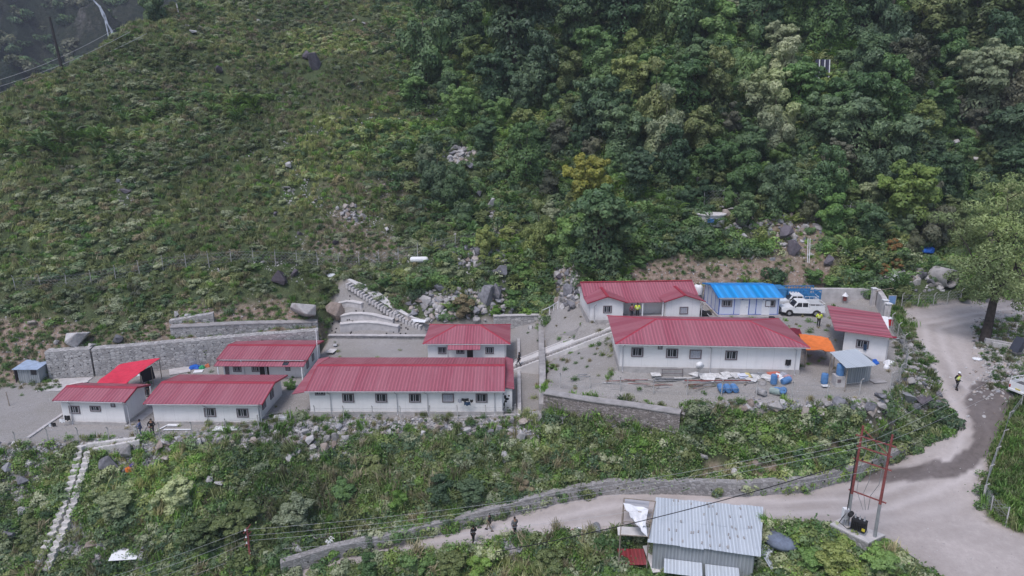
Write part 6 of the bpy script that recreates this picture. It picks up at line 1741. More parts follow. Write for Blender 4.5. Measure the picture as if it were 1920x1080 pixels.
kerb('concrete kerb at the lower edge of the middle compound', [(800, 786), (880, 783), (960, 779), (1012, 773)], .18, .1)
kerb('stone kerb where the yard path meets the gate opening', [(262, 822), (275, 800), (292, 797)], .2, .1, M_CONC2)
# rail by the green bank
def rail(label, pts, hgt, m=M_WHITE, n=6, name='handrail'):
    hh = line_hits(pts, n); o0 = hh[0].copy(); t = thing(name, label, 'rail', o0)
    for q in hh:
        mb = MB(); mb.tube([q - o0 + Vector((0, 0, -.2)), q - o0 + Vector((0, 0, hgt))], .045, 6); mb.build('post', m, t)
    mb = MB(); mb.tube([q - o0 + Vector((0, 0, hgt)) for q in hh], .05, 6); mb.build('top_rail', m, t)
    return t
rail('white pipe railing along the top of the bank above the ramp', [(1016, 596), (1030, 590), (1046, 580)], 1.0, n=4)

# ------------------------------------------------------------------ awnings
def cloth(mb, c, n=14, sag=.35, nz=.12, th=.03):
    c = [Vector(q) for q in c]; P = []
    for i in range(n + 1):
        for j in range(n + 1):
            u, v = i / n, j / n
            p = c[0].lerp(c[3], u).lerp(c[1].lerp(c[2], u), v)
            p.z -= sag * math.sin(math.pi * u) * math.sin(math.pi * v) * .7
            p.z += float(fbm(np.array(u * 4 + c[0].x), np.array(v * 4 + .3), 3)) * nz * 2
            P.append(p)
    N2 = len(P); Q = P + [p - Vector((0, 0, th)) for p in P]; fs = []
    for i in range(n):
        for j in range(n):
            a = i * (n + 1) + j; f = (a, a + 1, a + n + 2, a + n + 1); fs.append(f); fs.append(tuple(N2 + k for k in f[::-1]))
    mb.add(Q, fs)
M_TARP = mat('red_tarpaulin', (.66, .045, .085), .55, var=.15); M_ORT = mat('orange_tarpaulin', (.75, .20, .05), .6, var=.15)
def awning(name, label, cs, m, posts, sag, zg):
    W = [U(x, y, z) for x, y, z in cs]; o0 = (W[0] + W[2]) / 2; o0.z = zg; t = thing(name, label, 'awning', o0)
    mb = MB(); cloth(mb, [w - o0 for w in W], sag=sag); mb.build('tarpaulin', m, t, True)
    for (x, y, z) in posts:
        p = U(x, y, z) - o0; mb = MB(); mb.tube([(p.x, p.y, -.2), (p.x, p.y, p.z - .03)], .045, 6); mb.build('post', M_WOOD, t)
    return t
awning('red_awning', 'bright red tarpaulin awning stretched over poles by the stone wall', [(181, 718, -4.5), (224, 683, -4.1), (300, 671, -3.9), (233, 722, -4.5)], M_TARP,
       [(184, 717, -4.55), (225, 684, -4.2), (298, 672, -4.0), (236, 718, -4.6), (262, 697, -4.4), (283, 688, -4.3)], .3, -6.5)
W = [U(262, 697, -4.6), U(285, 686, -4.4)]; o0 = W[0].copy(); o0.z = -6.5; mb = MB(); a, b = W[0] - o0, W[1] - o0
mb.slab([a, b, Vector((b.x, b.y + .3, .5)), Vector((a.x, a.y + .3, .5))], .03); tag(mb.build('dark_curtain', mat('black_cloth', (.03, .025, .035), .9), None, loc=o0), 'black cloth hanging below the red awning', 'curtain')
awning('orange_awning', 'orange tarpaulin awning between the long white building and the tin lean-to', [(1512, 655, 1.4), (1497, 626, 1.5), (1553, 633, 1.5), (1568, 661, 1.3)], M_ORT,
       [(1513, 654, 1.35), (1499, 628, 1.4), (1552, 634, 1.4), (1566, 659, 1.25)], .35, -.6)
t = awning('maroon_canopy', 'small dark maroon canopy peeking out behind the long hipped roof', [(1480, 627, 1.5), (1481, 615, 1.6), (1500, 616, 1.6), (1504, 628, 1.5)], mat('maroon_sheet', (.16, .02, .035), .6), [(1482, 626, 1.45), (1502, 627, 1.45)], .05, -.4)

# ------------------------------------------------------------------ vehicles
M_CARW = mat('white_car_paint', (.78, .79, .80), .3, spec=.5, var=.06); M_TYRE = mat('tyre_rubber', (.03, .03, .032), .85); M_RIM = mat('wheel_rim', (.42, .43, .44), .4, metal=.6)
M_LAMP = mat('headlamp_glass', (.6, .62, .64), .15, spec=.7); M_TAIL = mat('tail_lamp_red', (.4, .02, .02), .3); M_BUMP = mat('dark_bumper', (.09, .09, .095), .6)
def pickup(label, loc, rz, group):
    t = thing('pickup_truck', label, 'pickup', loc, rz, group)
    w = .84
    mb = MB()                                   # lower body with hood and wheel arches
    prof = [(-2.42, .55), (-2.42, 1.02), (-.62, 1.02), (1.05, 1.06), (1.12, 1.14), (2.1, 1.02), (2.32, .94), (2.36, .55), (2.05, .5)]
    def arch(cx): return [(cx + .42 * math.cos(a), .42 + .42 * math.sin(a)) for a in [math.radians(q) for q in range(10, 171, 20)]]
    low = [(2.05, .5)] + arch(1.5) + [(1.05, .42), (-1.0, .42)] + arch(-1.5) + [(-2.0, .5)]
    mb.prism(prof[:-1] + low, -w, w, 'y')
    mb.build('body', M_CARW, t)
    mb = MB()                                   # double cab
    cab = [(-.62, 1.02), (-.60, 1.70), (-.45, 1.80), (.55, 1.80), (.68, 1.74), (1.08, 1.1), (1.1, 1.02)]
    n = len(cab); v = []
    for s in (-1, 1):
        for (x, z) in cab: v.append((x, s * (w - .02 - .12 * max(0, (z - 1.1)) / .7), z))
    fs = [tuple(range(n)), tuple(range(2 * n - 1, n - 1, -1))] + [(i, n + i, n + (i + 1) % n, (i + 1) % n) for i in range(n)]
    mb.add(v, fs); cab_o = mb.build('cabin', M_CARW, t)
    for s in (-1, 1):
        for (x0, x1, sl) in ((-.5, .08, 0), (.16, .9, .32)):
            mb = MB(); q = [(x0, 1.16), (x1, 1.16), (x1 - sl, 1.62), (x0, 1.62)]
            yb = lambda z: s * (w - .02 - .12 * (z - 1.1) / .7 + .004)
            vv = [(x, yb(z), z) for x, z in q] + [(x, yb(z) - s * .01, z) for x, z in q]
            mb.add(vv, [(0, 1, 2, 3), (7, 6, 5, 4), (0, 4, 5, 1), (1, 5, 6, 2), (2, 6, 7, 3), (3, 7, 4, 0)]); mb.build('window', M_GLASS, cab_o)
    mb = MB(); mb.add([(1.09, -.68, 1.16), (1.09, .68, 1.16), (.735, .6, 1.70), (.735, -.6, 1.70), (1.06, -.68, 1.16), (1.06, .68, 1.16), (.70, .6, 1.70), (.70, -.6, 1.70)], [(0, 1, 2, 3), (7, 6, 5, 4), (0, 4, 5, 1), (1, 5, 6, 2), (2, 6, 7, 3), (3, 7, 4, 0)])
    mb.build('windscreen', M_GLASS, cab_o)
    bd = MB()                                   # load bed walls
    for a, b in (((-2.4, -w, 1.02), (-.66, -w + .05, 1.32)), ((-2.4, w - .05, 1.02), (-.66, w, 1.32)), ((-2.42, -w, 1.02), (-2.36, w, 1.3)), ((-.72, -w + .051, 1.02), (-.66, w - .051, 1.35))): bd.box2(a, b)
    bed = bd.build('load_bed', M_CARW, t)
    bd = MB(); bd.box2((-2.35, -w + .055, 1.03), (-.73, w - .055, 1.06)); bd.build('bed_floor', M_BUMP, bed)
    rl = MB()
    for s in (-1, 1):
        rl.tube([(-2.35, s * .8, 1.3), (-2.35, s * .8, 1.62), (-.75, s * .8, 1.62), (-.75, s * .8, 1.3)], .025, 5)
        for x in (-1.8, -1.3): rl.tube([(x, s * .8, 1.3), (x, s * .8, 1.62)], .02, 5)
    rl.tube([(-2.35, -.8, 1.62), (-2.35, .8, 1.62)], .025, 5); rl.build('rail', M_CARW, bed)
    for x in (-1.5, 1.5):
        for s in (-1, 1):
            mb = MB(); mb.lathe((x, s * .72, .37), [(.2, -.11), (.34, -.11), (.37, -.06), (.37, .06), (.34, .11), (.2, .11)], 18, 'y'); wh = mb.build('wheel', M_TYRE, t, True)
            mb = MB(); mb.lathe((x, s * .835, .37), [(.21, -.02), (.2, .02), (.06, .03)], 14, 'y'); mb.build('rim', M_RIM, wh)
    for s in (-1, 1):
        mb = MB(); mb.box((2.345, s * .62, .8), (.05, .26, .18)); mb.build('headlight', M_LAMP, t)
        mb = MB(); mb.box((-2.43, s * .74, .85), (.04, .12, .28)); mb.build('tail_light', M_TAIL, t)
        mb = MB(); mb.box((.95, s * .95, 1.22), (.08, .2, .16)); mb.build('mirror', M_BUMP, t)
    mb = MB(); mb.box((2.40, 0, .55), (.12, 1.6, .18)); mb.build('front_bumper', M_BUMP, t)
    mb = MB(); mb.box((-2.46, 0, .55), (.12, 1.6, .16)); mb.build('rear_bumper', M_CARW, t)
    mb = MB(); mb.box((2.352, 0, .8), (.04, .9, .2)); mb.build('grille', M_BUMP, t)
    mb = MB(); mb.box((-2.445, 0, .75), (.03, .45, .12)); mb.build('number_plate', mat('plate', (.6, .5, .12)), t)
    return t
GP = 'white double cab pickups'
pk = pickup('white double cab pickup nearest the man in the yellow vest, in front of its twin', U(1500, 590, 0), math.radians(180 - 4), GP)
p2 = copy_tree(pk, label='white pickup half hidden behind the nearer pickup'); p2.location = U(1490, 577, 0)
p3 = copy_tree(pk, label='white pickup cut off by the right edge on the wet gravel'); p3.location = hit(1932, 742) + Vector((.6, .2, .05)); p3.rotation_euler = (0, 0, math.radians(18))
# blue lorry behind the prefab
M_TB = mat('faded_blue_paint', (.045, .20, .42), .6, var=.35, scale=3)
lr = thing('lorry', 'blue open lorry with slatted load bed parked behind the white pickups', 'lorry', U(1499, 571, 0), math.radians(180))
mb = MB(); mb.box2((-2.0, -1.1, .95), (2.0, 1.1, 1.08)); mb.box2((-2.0, -1.1, 1.08), (2.0, -1.04, 1.75)); mb.box2((-2.0, 1.04, 1.08), (2.0, 1.1, 1.75)); mb.box2((-2.0, -1.039, 1.08), (-1.94, 1.039, 1.75)); mb.box2((1.94, -1.039, 1.08), (2.0, 1.039, 2.0))
for x in np.linspace(-1.9, 1.9, 12): mb.box2((x - .05, -1.13, 1.08), (x + .05, -1.101, 1.74)); mb.box2((x - .05, 1.101, 1.08), (x + .05, 1.13, 1.74))
bd = mb.build('load_bed', M_TB, lr)
mb = MB()
for s in (-1, 1):
    mb.box2((-2, s * 1.07 - .03, 2.0), (2, s * 1.07 + .03, 2.12))
    for x in np.linspace(-1.95, 1.95, 12): mb.box2((x - .03, s * 1.07 - .025, 1.75), (x + .03, s * 1.07 + .025, 2.0))
mb.build('rail', M_TB, bd)
mb = MB(); mb.prism([(2.15, .6), (3.5, .6), (3.55, 1.4), (3.3, 2.25), (2.15, 2.25)], -1.0, 1.0, 'y'); cb = mb.build('cab', M_TB, lr)
mb = MB(); mb.add([(3.50, -.85, 1.5), (3.50, .85, 1.5), (3.33, .8, 2.1), (3.33, -.8, 2.1), (3.56, -.85, 1.5), (3.56, .85, 1.5), (3.39, .8, 2.1), (3.39, -.8, 2.1)], [(4, 5, 6, 7), (0, 3, 2, 1), (0, 1, 5, 4), (1, 2, 6, 5), (2, 3, 7, 6), (3, 0, 4, 7)]); mb.build('windscreen', M_GLASS, cb)
for x in (-1.2, 2.8):
    for s in (-1, 1):
        mb = MB(); mb.lathe((x, s * .9, .48), [(.25, -.13), (.46, -.13), (.48, -.08), (.48, .08), (.46, .13), (.25, .13)], 18, 'y'); wh = mb.build('wheel', M_TYRE, lr, True)
        mb = MB(); mb.lathe((x, s * 1.035, .48), [(.24, -.02), (.2, .02)], 12, 'y'); mb.build('rim', M_RIM, wh)
mb = MB(); mb.box2((-1.9, -.45, .7), (3.2, .45, .94)); mb.build('chassis', M_BUMP, lr)

# ------------------------------------------------------------------ people
def skin_obj(name, verts, edges, radii, m, parent, sub=1):
    me = bpy.data.meshes.new(name); me.from_pydata(verts, edges, []); me.materials.append(m)
    o = bpy.data.objects.new(name, me); COL.objects.link(o); o.parent = parent
    md = o.modifiers.new('skin', 'SKIN'); md.use_smooth_shade = True
    if not me.skin_vertices: me.skin_vertices.new()
    sv = me.skin_vertices[0].data
    for i, r_ in enumerate(radii): sv[i].radius = r_ if isinstance(r_, tuple) else (r_, r_)
    sv[0].use_root = True
    s = o.modifiers.new('sub', 'SUBSURF'); s.levels = sub; s.render_levels = sub
    return o
M_SKIN = mat('skin', (.30, .17, .11), .6, var=.05); M_HAIR = mat('black_hair', (.015, .013, .012), .7)
def person(label, foot, rz, H=1.68, top='dark', legs='dark', helmet=False, stride=.0, arms='down', vest=None, group=None, sit=False, longhair=False, tint=None):
    t = thing('person', label, 'person', foot, rz, group); k = H / 1.72
    V3 = lambda x, y, z: (x * k, y * k, z * k)
    hipz = .92; S_ = stride
    la, ra = {'down': ((.30, .03, .80), (-.30, .03, .80)), 'swing': ((.28, .26, .84), (-.28, -.22, .86)), 'hips': ((.20, -.10, .98), (-.20, -.10, .98)), 'front': ((.14, .34, 1.08), (-.12, .36, 1.02))}[arms]
    el = lambda s, h_: (s * .31, (h_[1] * .35 - .03), 1.14)
    J = {'pel': (0, 0, hipz), 'wst': (0, 0, 1.08), 'chs': (0, .01, 1.30), 'nck': (0, 0, 1.46), 'hd0': (0, .01, 1.55), 'hd1': (0, .02, 1.66)}
    ls, rs = (.20, 0, 1.40), (-.20, 0, 1.40)
    lk, rk_ = (.10, .06 + S_ * .5, .50), (-.10, .04 - S_ * .2, .50); lf, rf = (.11, S_, .07), (-.11, -S_ - .04, .08)
    if S_ > .05: rk_ = (-.10, -.02, .50)
    body_v = [J['pel'], J['wst'], J['chs'], J['nck'], J['hd0'], J['hd1'], ls, el(1, la), la, rs, el(-1, ra), ra, (.10, 0, .88), lk, lf, (.11, S_ + .14, .03), (-.10, 0, .88), rk_, rf, (-.11, -S_ + .10, .03), (0, .09, 1.57)]
    body_e = [(0, 1), (1, 2), (2, 3), (3, 4), (4, 5), (2, 6), (6, 7), (7, 8), (2, 9), (9, 10), (10, 11), (0, 12), (12, 13), (13, 14), (14, 15), (0, 16), (16, 17), (17, 18), (18, 19), (4, 20)]
    body_r = [(.15, .11), (.13, .095), (.16, .11), .055, (.075, .09), (.07, .085), .06, .042, .026, .06, .042, .026, .085, .055, .036, .03, .085, .055, .036, .03, .018]
    for s, h_, e_ in ((1, la, el(1, la)), (-1, ra, el(-1, ra))):      # palm, four fingers and a thumb on each hand
        base = 8 if s > 0 else 11; dn = (Vector(h_) - Vector(e_)).normalized()
        acr = dn.cross(Vector((s, 0, 0))); acr = acr.normalized() if acr.length > .1 else Vector((0, 1, 0))
        pm = Vector(h_) + dn * .07; ip = len(body_v); body_v.append(tuple(pm)); body_e.append((base, ip)); body_r.append((.03, .018))
        for q, ln in ((-.027, .06), (-.009, .072), (.009, .068), (.027, .055)):
            a = pm + acr * q + dn * .03; b = a + dn * ln * .6 + Vector((-s * .012, 0, 0)); c = b + dn * ln * .4 + Vector((-s * .022, 0, 0))
            i0 = len(body_v); body_v += [tuple(a), tuple(b), tuple(c)]; body_e += [(ip, i0), (i0, i0 + 1), (i0 + 1, i0 + 2)]; body_r += [.010, .009, .007]
        a = Vector(h_) + dn * .03 + acr * .035; b = a + dn * .035 + acr * .02; i0 = len(body_v); body_v += [tuple(a), tuple(b)]; body_e += [(base, i0), (i0, i0 + 1)]; body_r += [.011, .008]
    skin_obj('body', [V3(*v) for v in body_v], body_e, [tuple(q * k for q in r_) if isinstance(r_, tuple) else r_ * k for r_ in body_r], M_SKIN, t)
    cm_ = {'dark': (.035, .035, .045), 'navy': (.05, .06, .12), 'black': (.02, .02, .022), 'blue': (.10, .13, .25), 'grey': (.16, .16, .17), 'pink': (.25, .08, .12), 'khaki': (.22, .19, .14), 'yellow': (.78, .95, .05)}
    mt = mat('cloth_' + top, cm_[top], .9); ml = mat('cloth_' + legs, cm_[legs], .9)
    jv = [J['pel'], J['wst'], J['chs'], (0, 0, 1.43), ls, el(1, la), tuple(Vector(el(1, la)).lerp(Vector(la), .85)), rs, el(-1, ra), tuple(Vector(el(-1, ra)).lerp(Vector(ra), .85))]
    skin_obj('jacket', [V3(*v) for v in jv], [(0, 1), (1, 2), (2, 3), (2, 4), (4, 5), (5, 6), (2, 7), (7, 8), (8, 9)], [(.185 * k, .135 * k), (.165 * k, .125 * k), (.185 * k, .135 * k), .07 * k, .082 * k, .062 * k, .045 * k, .082 * k, .062 * k, .045 * k], mt, t)
    tv = [(0, 0, .93), (.10, 0, .86), lk, tuple(Vector(lk).lerp(Vector(lf), .88)), (-.10, 0, .86), rk_, tuple(Vector(rk_).lerp(Vector(rf), .88))]
    skin_obj('trousers', [V3(*v) for v in tv], [(0, 1), (1, 2), (2, 3), (0, 4), (4, 5), (5, 6)], [(.165 * k, .125 * k), .105 * k, .072 * k, .056 * k, .105 * k, .072 * k, .056 * k], ml, t)
    for s, f in ((1, lf), (-1, rf)):
        mb = MB(); mb.box((f[0] * k, (f[1] + .05) * k, .045 * k), (.10, .27, .09), taper=.8); mb.build('shoe', M_BLACK, t)
    if vest:
        vv = [J['pel'], J['wst'], J['chs'], (0, 0, 1.42), (.15, 0, 1.38), (-.15, 0, 1.38)]
        mv = mat('hi_vis_' + vest, cm_[vest] if vest in cm_ else (.78, .95, .05), .8, var=.05)
        vo = skin_obj('vest', [V3(*v) for v in vv], [(0, 1), (1, 2), (2, 3), (2, 4), (2, 5)], [(.20 * k, .15 * k), (.185 * k, .145 * k), (.205 * k, .155 * k), .09 * k, .105 * k, .105 * k], mv, t)
        mb = MB()
        for z in (1.1, 1.24): mb.lathe((0, 0, z * k), [(.20 * k, -.025), (.205 * k, 0), (.20 * k, .025)], 14)
        for i, v in enumerate(mb.v): mb.v[i] = (v[0], v[1] * .78, v[2])
        mb.build('reflective_band', mat('reflective_grey', (.6, .62, .6), .4), vo)
    if helmet:
        mb = MB(); mb.lathe((0, .015 * k, 1.665 * k), [(.15, -.005), (.12, .0), (.115, .05), (.08, .1), (.02, .125)], 14); mb.build('helmet', M_WHITE, t, True)
    mb = MB(); mb.lathe((0, -.012 * k, 1.64 * k), [(.03, -.20 if longhair else -.1), (.088, -.08), (.092, .0), (.085, .05), (.045, .095), (.01, .10)], 12); mb.build('hair', M_HAIR, t, True)
    for s in (-1, 1):
        mb = MB(); mb.box((s * .032 * k, .098 * k, 1.60 * k), (.022, .012, .012)); mb.build('eye', M_DARK, t)
        mb = MB(); mb.box((s * .083 * k, .01 * k, 1.58 * k), (.015, .04, .06)); mb.build('ear', M_SKIN, t)
    mb = MB(); mb.box((0, .098 * k, 1.53 * k), (.045, .01, .012)); mb.build('mouth', mat('lips', (.22, .08, .07)), t)
    return t
EP = lambda px, y: E.root.matrix_basis @ Vector((E.front(px, 590)[0], y, .12))
person('person in a bright yellow vest standing on the clubhouse veranda', EP(1197, .5), 2.9, 1.75, 'yellow', 'black', vest='lime', arms='hips')
person('person in a dark top beside the yellow vested one on the veranda', EP(1187, .6), 3.4, 1.62, 'pink', 'dark', longhair=True)
person('person in a yellow jacket and black trousers standing beside the white pickup', hit(1534, 613), 2.8, 1.72, 'yellow', 'black', vest='lime', arms='hips')
person('person in a white helmet and yellow vest standing on the dirt road', hit(1793, 731), 3.4, 1.72, 'black', 'black', helmet=True, vest='lime', arms='hips', stride=.08)
person('person in dark clothes striding up the pale ramp', P0.lerp(P1, .92) + Vector((0, .55, .15)), 1.2, 1.68, 'black', 'dark', stride=.34, arms='swing')
person('person in dark clothes standing between the red awning and the bungalow', hit(279, 744), 2.6, 1.68, 'black', 'dark')
person('person in black leaning forward at the compound entrance, right of the one in blue', hit(287, 817), 3.3, 1.72, 'black', 'dark', arms='front')
person('person in blue at the compound entrance beside the pale post', hit(265, 817), 2.0, 1.62, 'blue', 'blue', arms='front')
person('person in dark jacket and pale shorts walking, topmost of the three on the lower road', hit(918, 996), 1.3, 1.62, 'black', 'khaki', stride=.3, arms='swing')
person('person in a grey jacket walking at the right of the three on the lower road', hit(965, 1005), 3.6, 1.72, 'grey', 'dark', stride=.16, arms='swing')
person('person in black walking lowest of the three on the lower road', hit(888, 1018), .5, 1.6, 'black', 'black', stride=.12, arms='swing')

# ------------------------------------------------------------------ fences
M_POST = mat('concrete_post', (.46, .45, .44), .9, var=.2); M_WIRE = mat('fence_wire', (.30, .31, .31), .6, var=.1)
def fence(label, pts, n, h=1.6, mesh=True, strands=4, bend=.25, step=.45, m=None, name='wire_fence', rr=.045, post_lean=0, group=None, wr=.013):
    hh = line_hits(pts, n); o0 = hh[0].copy(); t = thing(name, label, 'fence', o0, 0, group)
    tops = []
    for i, q in enumerate(hh):
        a = q - o0; d_ = hh[min(i + 1, n - 1)] - hh[max(i - 1, 0)]; nn = Vector((d_.y, -d_.x, 0)).normalized()
        if nn.y > 0: nn = -nn
        mb = MB(); pt = a + Vector((rnd.uniform(-.06, .06), rnd.uniform(-.06, .06), h))
        P_ = [a + Vector((0, 0, -.3)), pt]
        if bend: P_.append(pt + nn * bend + Vector((0, 0, bend)))
        mb.tube(P_, rr, 5); mb.build('post', m or M_POST, t); tops.append(pt)
    mb = MB()
    for k in range(strands):
        f = (k + .6) / strands
        mb.tube([(q - o0).lerp(tp, f) for q, tp in zip(hh, tops)], wr, 3, cap=False)
    if mesh:
        for i in range(n - 1):
            a0, a1, b0, b1 = hh[i] - o0, tops[i], hh[i + 1] - o0, tops[i + 1]; w = (b0 - a0).length; c = max(2, int(w / step))
            for j in range(-int(h / step), c):
                for s in (0, 1):
                    u0, u1 = j / c, (j + h / step) / c; v0, v1 = 0., 1.
                    if u0 < 0: v0 = -u0 / (u1 - u0); u0 = 0
                    if u1 > 1: v1 = v0 + (1 - u0) / (u1 - u0) * (1 - v0) if v0 == 0 else 1; u1 = 1
                    if s: v0, v1 = 1 - v0, 1 - v1
                    pA = a0.lerp(b0, u0).lerp(a1.lerp(b1, u0), v0); pB = a0.lerp(b0, u1).lerp(a1.lerp(b1, u1), v1)
                    mb.tube([pA, pB], wr * .75, 3, cap=False)
    mb.build('wire_mesh', M_WIRE, t)
    return t
fence('long wire fence with pale posts crossing the hillside above the left compound', [(30, 545), (155, 540), (310, 507), (460, 492), (560, 497), (625, 503), (700, 497), (745, 488), (800, 478), (842, 466), (905, 462), (960, 452)], 24, 1.7)
fence('wire fence climbing behind the bamboo in the centre of the slope', [(960, 452), (1000, 455), (1060, 470)], 5, 1.7)
fence('wire fence around the rock heap and concrete tank on the slope', [(1320, 385), (1350, 380), (1400, 392), (1470, 400), (1545, 405)], 7, 1.9)
fence('wire fence going down to the light green tree', [(1545, 405), (1620, 412), (1690, 425)], 4, 1.8)
fence('wire fence with leaning posts in front of the left bungalows', [(30, 838), (88, 832), (180, 828), (260, 826)], 5, 1.3, False, 3)
fence('wire fence in front of the bungalow with plank frames', [(300, 822), (385, 820), (440, 812), (485, 808), (545, 790)], 5, 1.5, False, 3)
fence('wire fence with braced posts in front of the longest building', [(592, 787), (643, 787), (700, 787), (760, 787), (803, 786), (853, 786), (915, 785), (965, 784)], 8, 1.3, False, 3)
fence('wire fence of pale posts along the edge of the scrap yard', [(1050, 728), (1085, 731), (1140, 735), (1195, 738), (1245, 742), (1310, 742), (1370, 744), (1430, 744), (1500, 748), (1560, 748), (1610, 742)], 10, 1.4, False, 3)
fence('wire fence between the guardhouse and the dirt road', [(1670, 618), (1683, 640), (1695, 665), (1700, 690), (1688, 715), (1668, 735)], 7, 1.7)
fence('wire fence at the foot of the green bank beside the culvert', [(1690, 576), (1738, 576), (1770, 572), (1800, 566)], 5, 1.5)
fence('chain link fence with leaning posts around the green field at the right edge', [(1912, 772), (1890, 800), (1872, 850), (1852, 905), (1842, 945)], 6, 1.5, True, 4, .25, .35)
fence('low end of the chain link fence turning at the field corner', [(1842, 945), (1862, 975), (1885, 990)], 3, 1.6, True, 3, 0, .3)
# ------------------------------------------------------------------ power poles and wires
def strain(mb, a, b, y, n=5):     # string of insulator discs
    a = Vector(a); b = Vector(b)
    mb.tube([a, b], .02, 5)
    for i in range(n): p = a.lerp(b, (i + .5) / n); mb.lathe(p, [(.03, -.03), (.075, -.015), (.075, .015), (.03, .03)], 8)
plat = thing('transformer_platform', 'raised grey masonry platform carrying the transformer poles beside the road', 'platform', U(1612, 1005, -6.9))
o0 = plat.location
c = [U(1551, 986, -6.2), U(1572, 976, -6.2), U(1663, 1008, -6.2), U(1628, 1022, -6.2)]
c = [q - o0 for q in (U(1556, 984, -6.2), U(1576, 973, -6.2), U(1660, 1005, -6.2), U(1628, 1020, -6.2))]
mb = MB(); mb.slab(c, 1.6); mb.build('base', M_STONE3, plat)
mb = MB(); mb.slab([q + Vector((0, 0, .09)) for q in c], .085); mb.build('top_slab', M_CONC, plat)
zt = -6.1
A1, B1 = U(1588, 985, zt), U(1640, 1006, zt)
A2 = UD(1608, 808, proj(*A1)[2] * 1.0 - 0.0); A2 = A1 + Vector((0.1, 0, 7.9)); B2 = B1 + Vector((.1, 0, 7.9))
ux = (B1 - A1).normalized()
hp_ = thing('pole_structure', 'twin red steel poles with crossbars carrying the power lines over the transformer', 'power pole', A1)
o0 = A1
for a, b in ((A1, A2), (B1, B2)):
    mb = MB(); mb.tube([a - o0 + Vector((0, 0, 2.6)), b - o0], .10, 8, .075); pl = mb.build('pole', M_RUST, hp_)
    mb = MB(); mb.tube([a - o0, a - o0 + Vector((0, 0, 2.6))], .12, 8, .11); mb.build('pole_foot', M_STEEL, pl)
for z, e, nm in ((7.1, .35, 'crossarm'), (6.3, .2, 'crossarm'), (5.3, .3, 'crossarm'), (2.8, .3, 'crossarm')):
    mb = MB(); p, q = A1 - ux * e - o0 + Vector((.08, 0, z)), B1 + ux * e - o0 + Vector((.08, 0, z)); mb.tube([p, q], .06, 4); mb.build(nm, M_RUST, hp_)
mb = MB(); mb.tube([A2 - o0 + Vector((0, 0, -.2)), B2 - o0 + Vector((0, 0, -1.6))], .035, 4); mb.build('brace', M_RUST, hp_)
ins = []
for k in (.15, .5, .85):
    p = A1.lerp(B1, k) - o0 + Vector((.08, 0, 7.1)); ins.append(p + o0)
    mb = MB(); mb.lathe(p + Vector((0, 0, .05)), [(.03, 0), (.08, .05), (.04, .1), (.07, .15), (.03, .22)], 8); mb.build('insulator', M_BLACK, hp_)
    p = A1.lerp(B1, k) - o0 + Vector((.08, 0, 5.3)); mb = MB(); mb.lathe(p + Vector((0, 0, .02)), [(.03, 0), (.07, .05), (.04, .1), (.06, .15), (.03, .2)], 8); mb.build('insulator', M_BLACK, hp_)
    mb = MB(); q = p + Vector((0, 0, -.05)); mb.tube([q + Vector((0, 0, 1.8)), q + Vector((.15, -.1, 1.0)), q, q + Vector((-.1, -.1, -1.2)), Vector((p.x * .7, p.y * .7 - .1, 3.0)), Vector((.8 + k * .5, -.2, 1.4))], .018, 4); mb.build('jumper_cable', M_STEEL, hp_)
mb = MB(); mb.tube([(-.15, -.1, 6.0), (-.18, -.1, 3.5), (-.2, -.1, 1.2), (-.7, -.2, .4), (-.3, -.6, .15), (.5, -.4, .2), (.8, -.3, .5)], .035, 6); mb.build('cable', M_BLACK, hp_)
tr = thing('transformer', 'black finned oil transformer with bushings between the red poles', 'transformer', A1.lerp(B1, .42) + Vector((-.1, -.15, .05)), math.atan2(ux.y, ux.x))
mb = MB(); mb.box((0, 0, .5), (.95, .5, .8)); mb.build('tank', M_BLACK, tr)
for s in (-1, 1):
    mb = MB(); 
    for x in np.linspace(-.4, .4, 8): mb.box((x, s * .33, .5), (.035, .15, .62))
    mb.build('radiator', M_BLACK, tr)
for x in (-.3, 0, .3):
    mb = MB(); mb.lathe((x, 0, .91), [(.05, 0), (.08, .06), (.045, .1), (.07, .16), (.04, .2), (.03, .32)], 8); mb.build('bushing', M_STEEL, tr)
mb = MB(); mb.lathe((-.62, 0, 1.05), [(.14, -.25), (.16, -.22), (.16, .22), (.14, .25)], 12, 'y'); mb.build('oil_conservator', M_BLACK, tr)
mb = MB(); mb.box((.42, -.43, .45), (.2, .02, .22)); mb.build('warning_plate', mat('yellow_plate', (.6, .5, .05)), tr)
mb = MB(); mb.box((0, 0, 0), (1.1, .6, .12)); mb.build('skid', M_STEEL, tr)
bx_ = thing('meter_box', 'white metal meter box beside the left red pole', 'box', A1 + Vector((-.25, .0, .0))); mb = MB(); mb.box((0, 0, 1.0), (.38, .25, .85)); mb.build('case', M_WHITE, bx_); mb = MB(); mb.box((0, -.135, 1.0), (.3, .02, .7)); mb.build('door', M_SASH, bx_); mb = MB(); mb.box((0, 0, .28), (.08, .08, .6)); mb.build('post', M_STEEL, bx_)
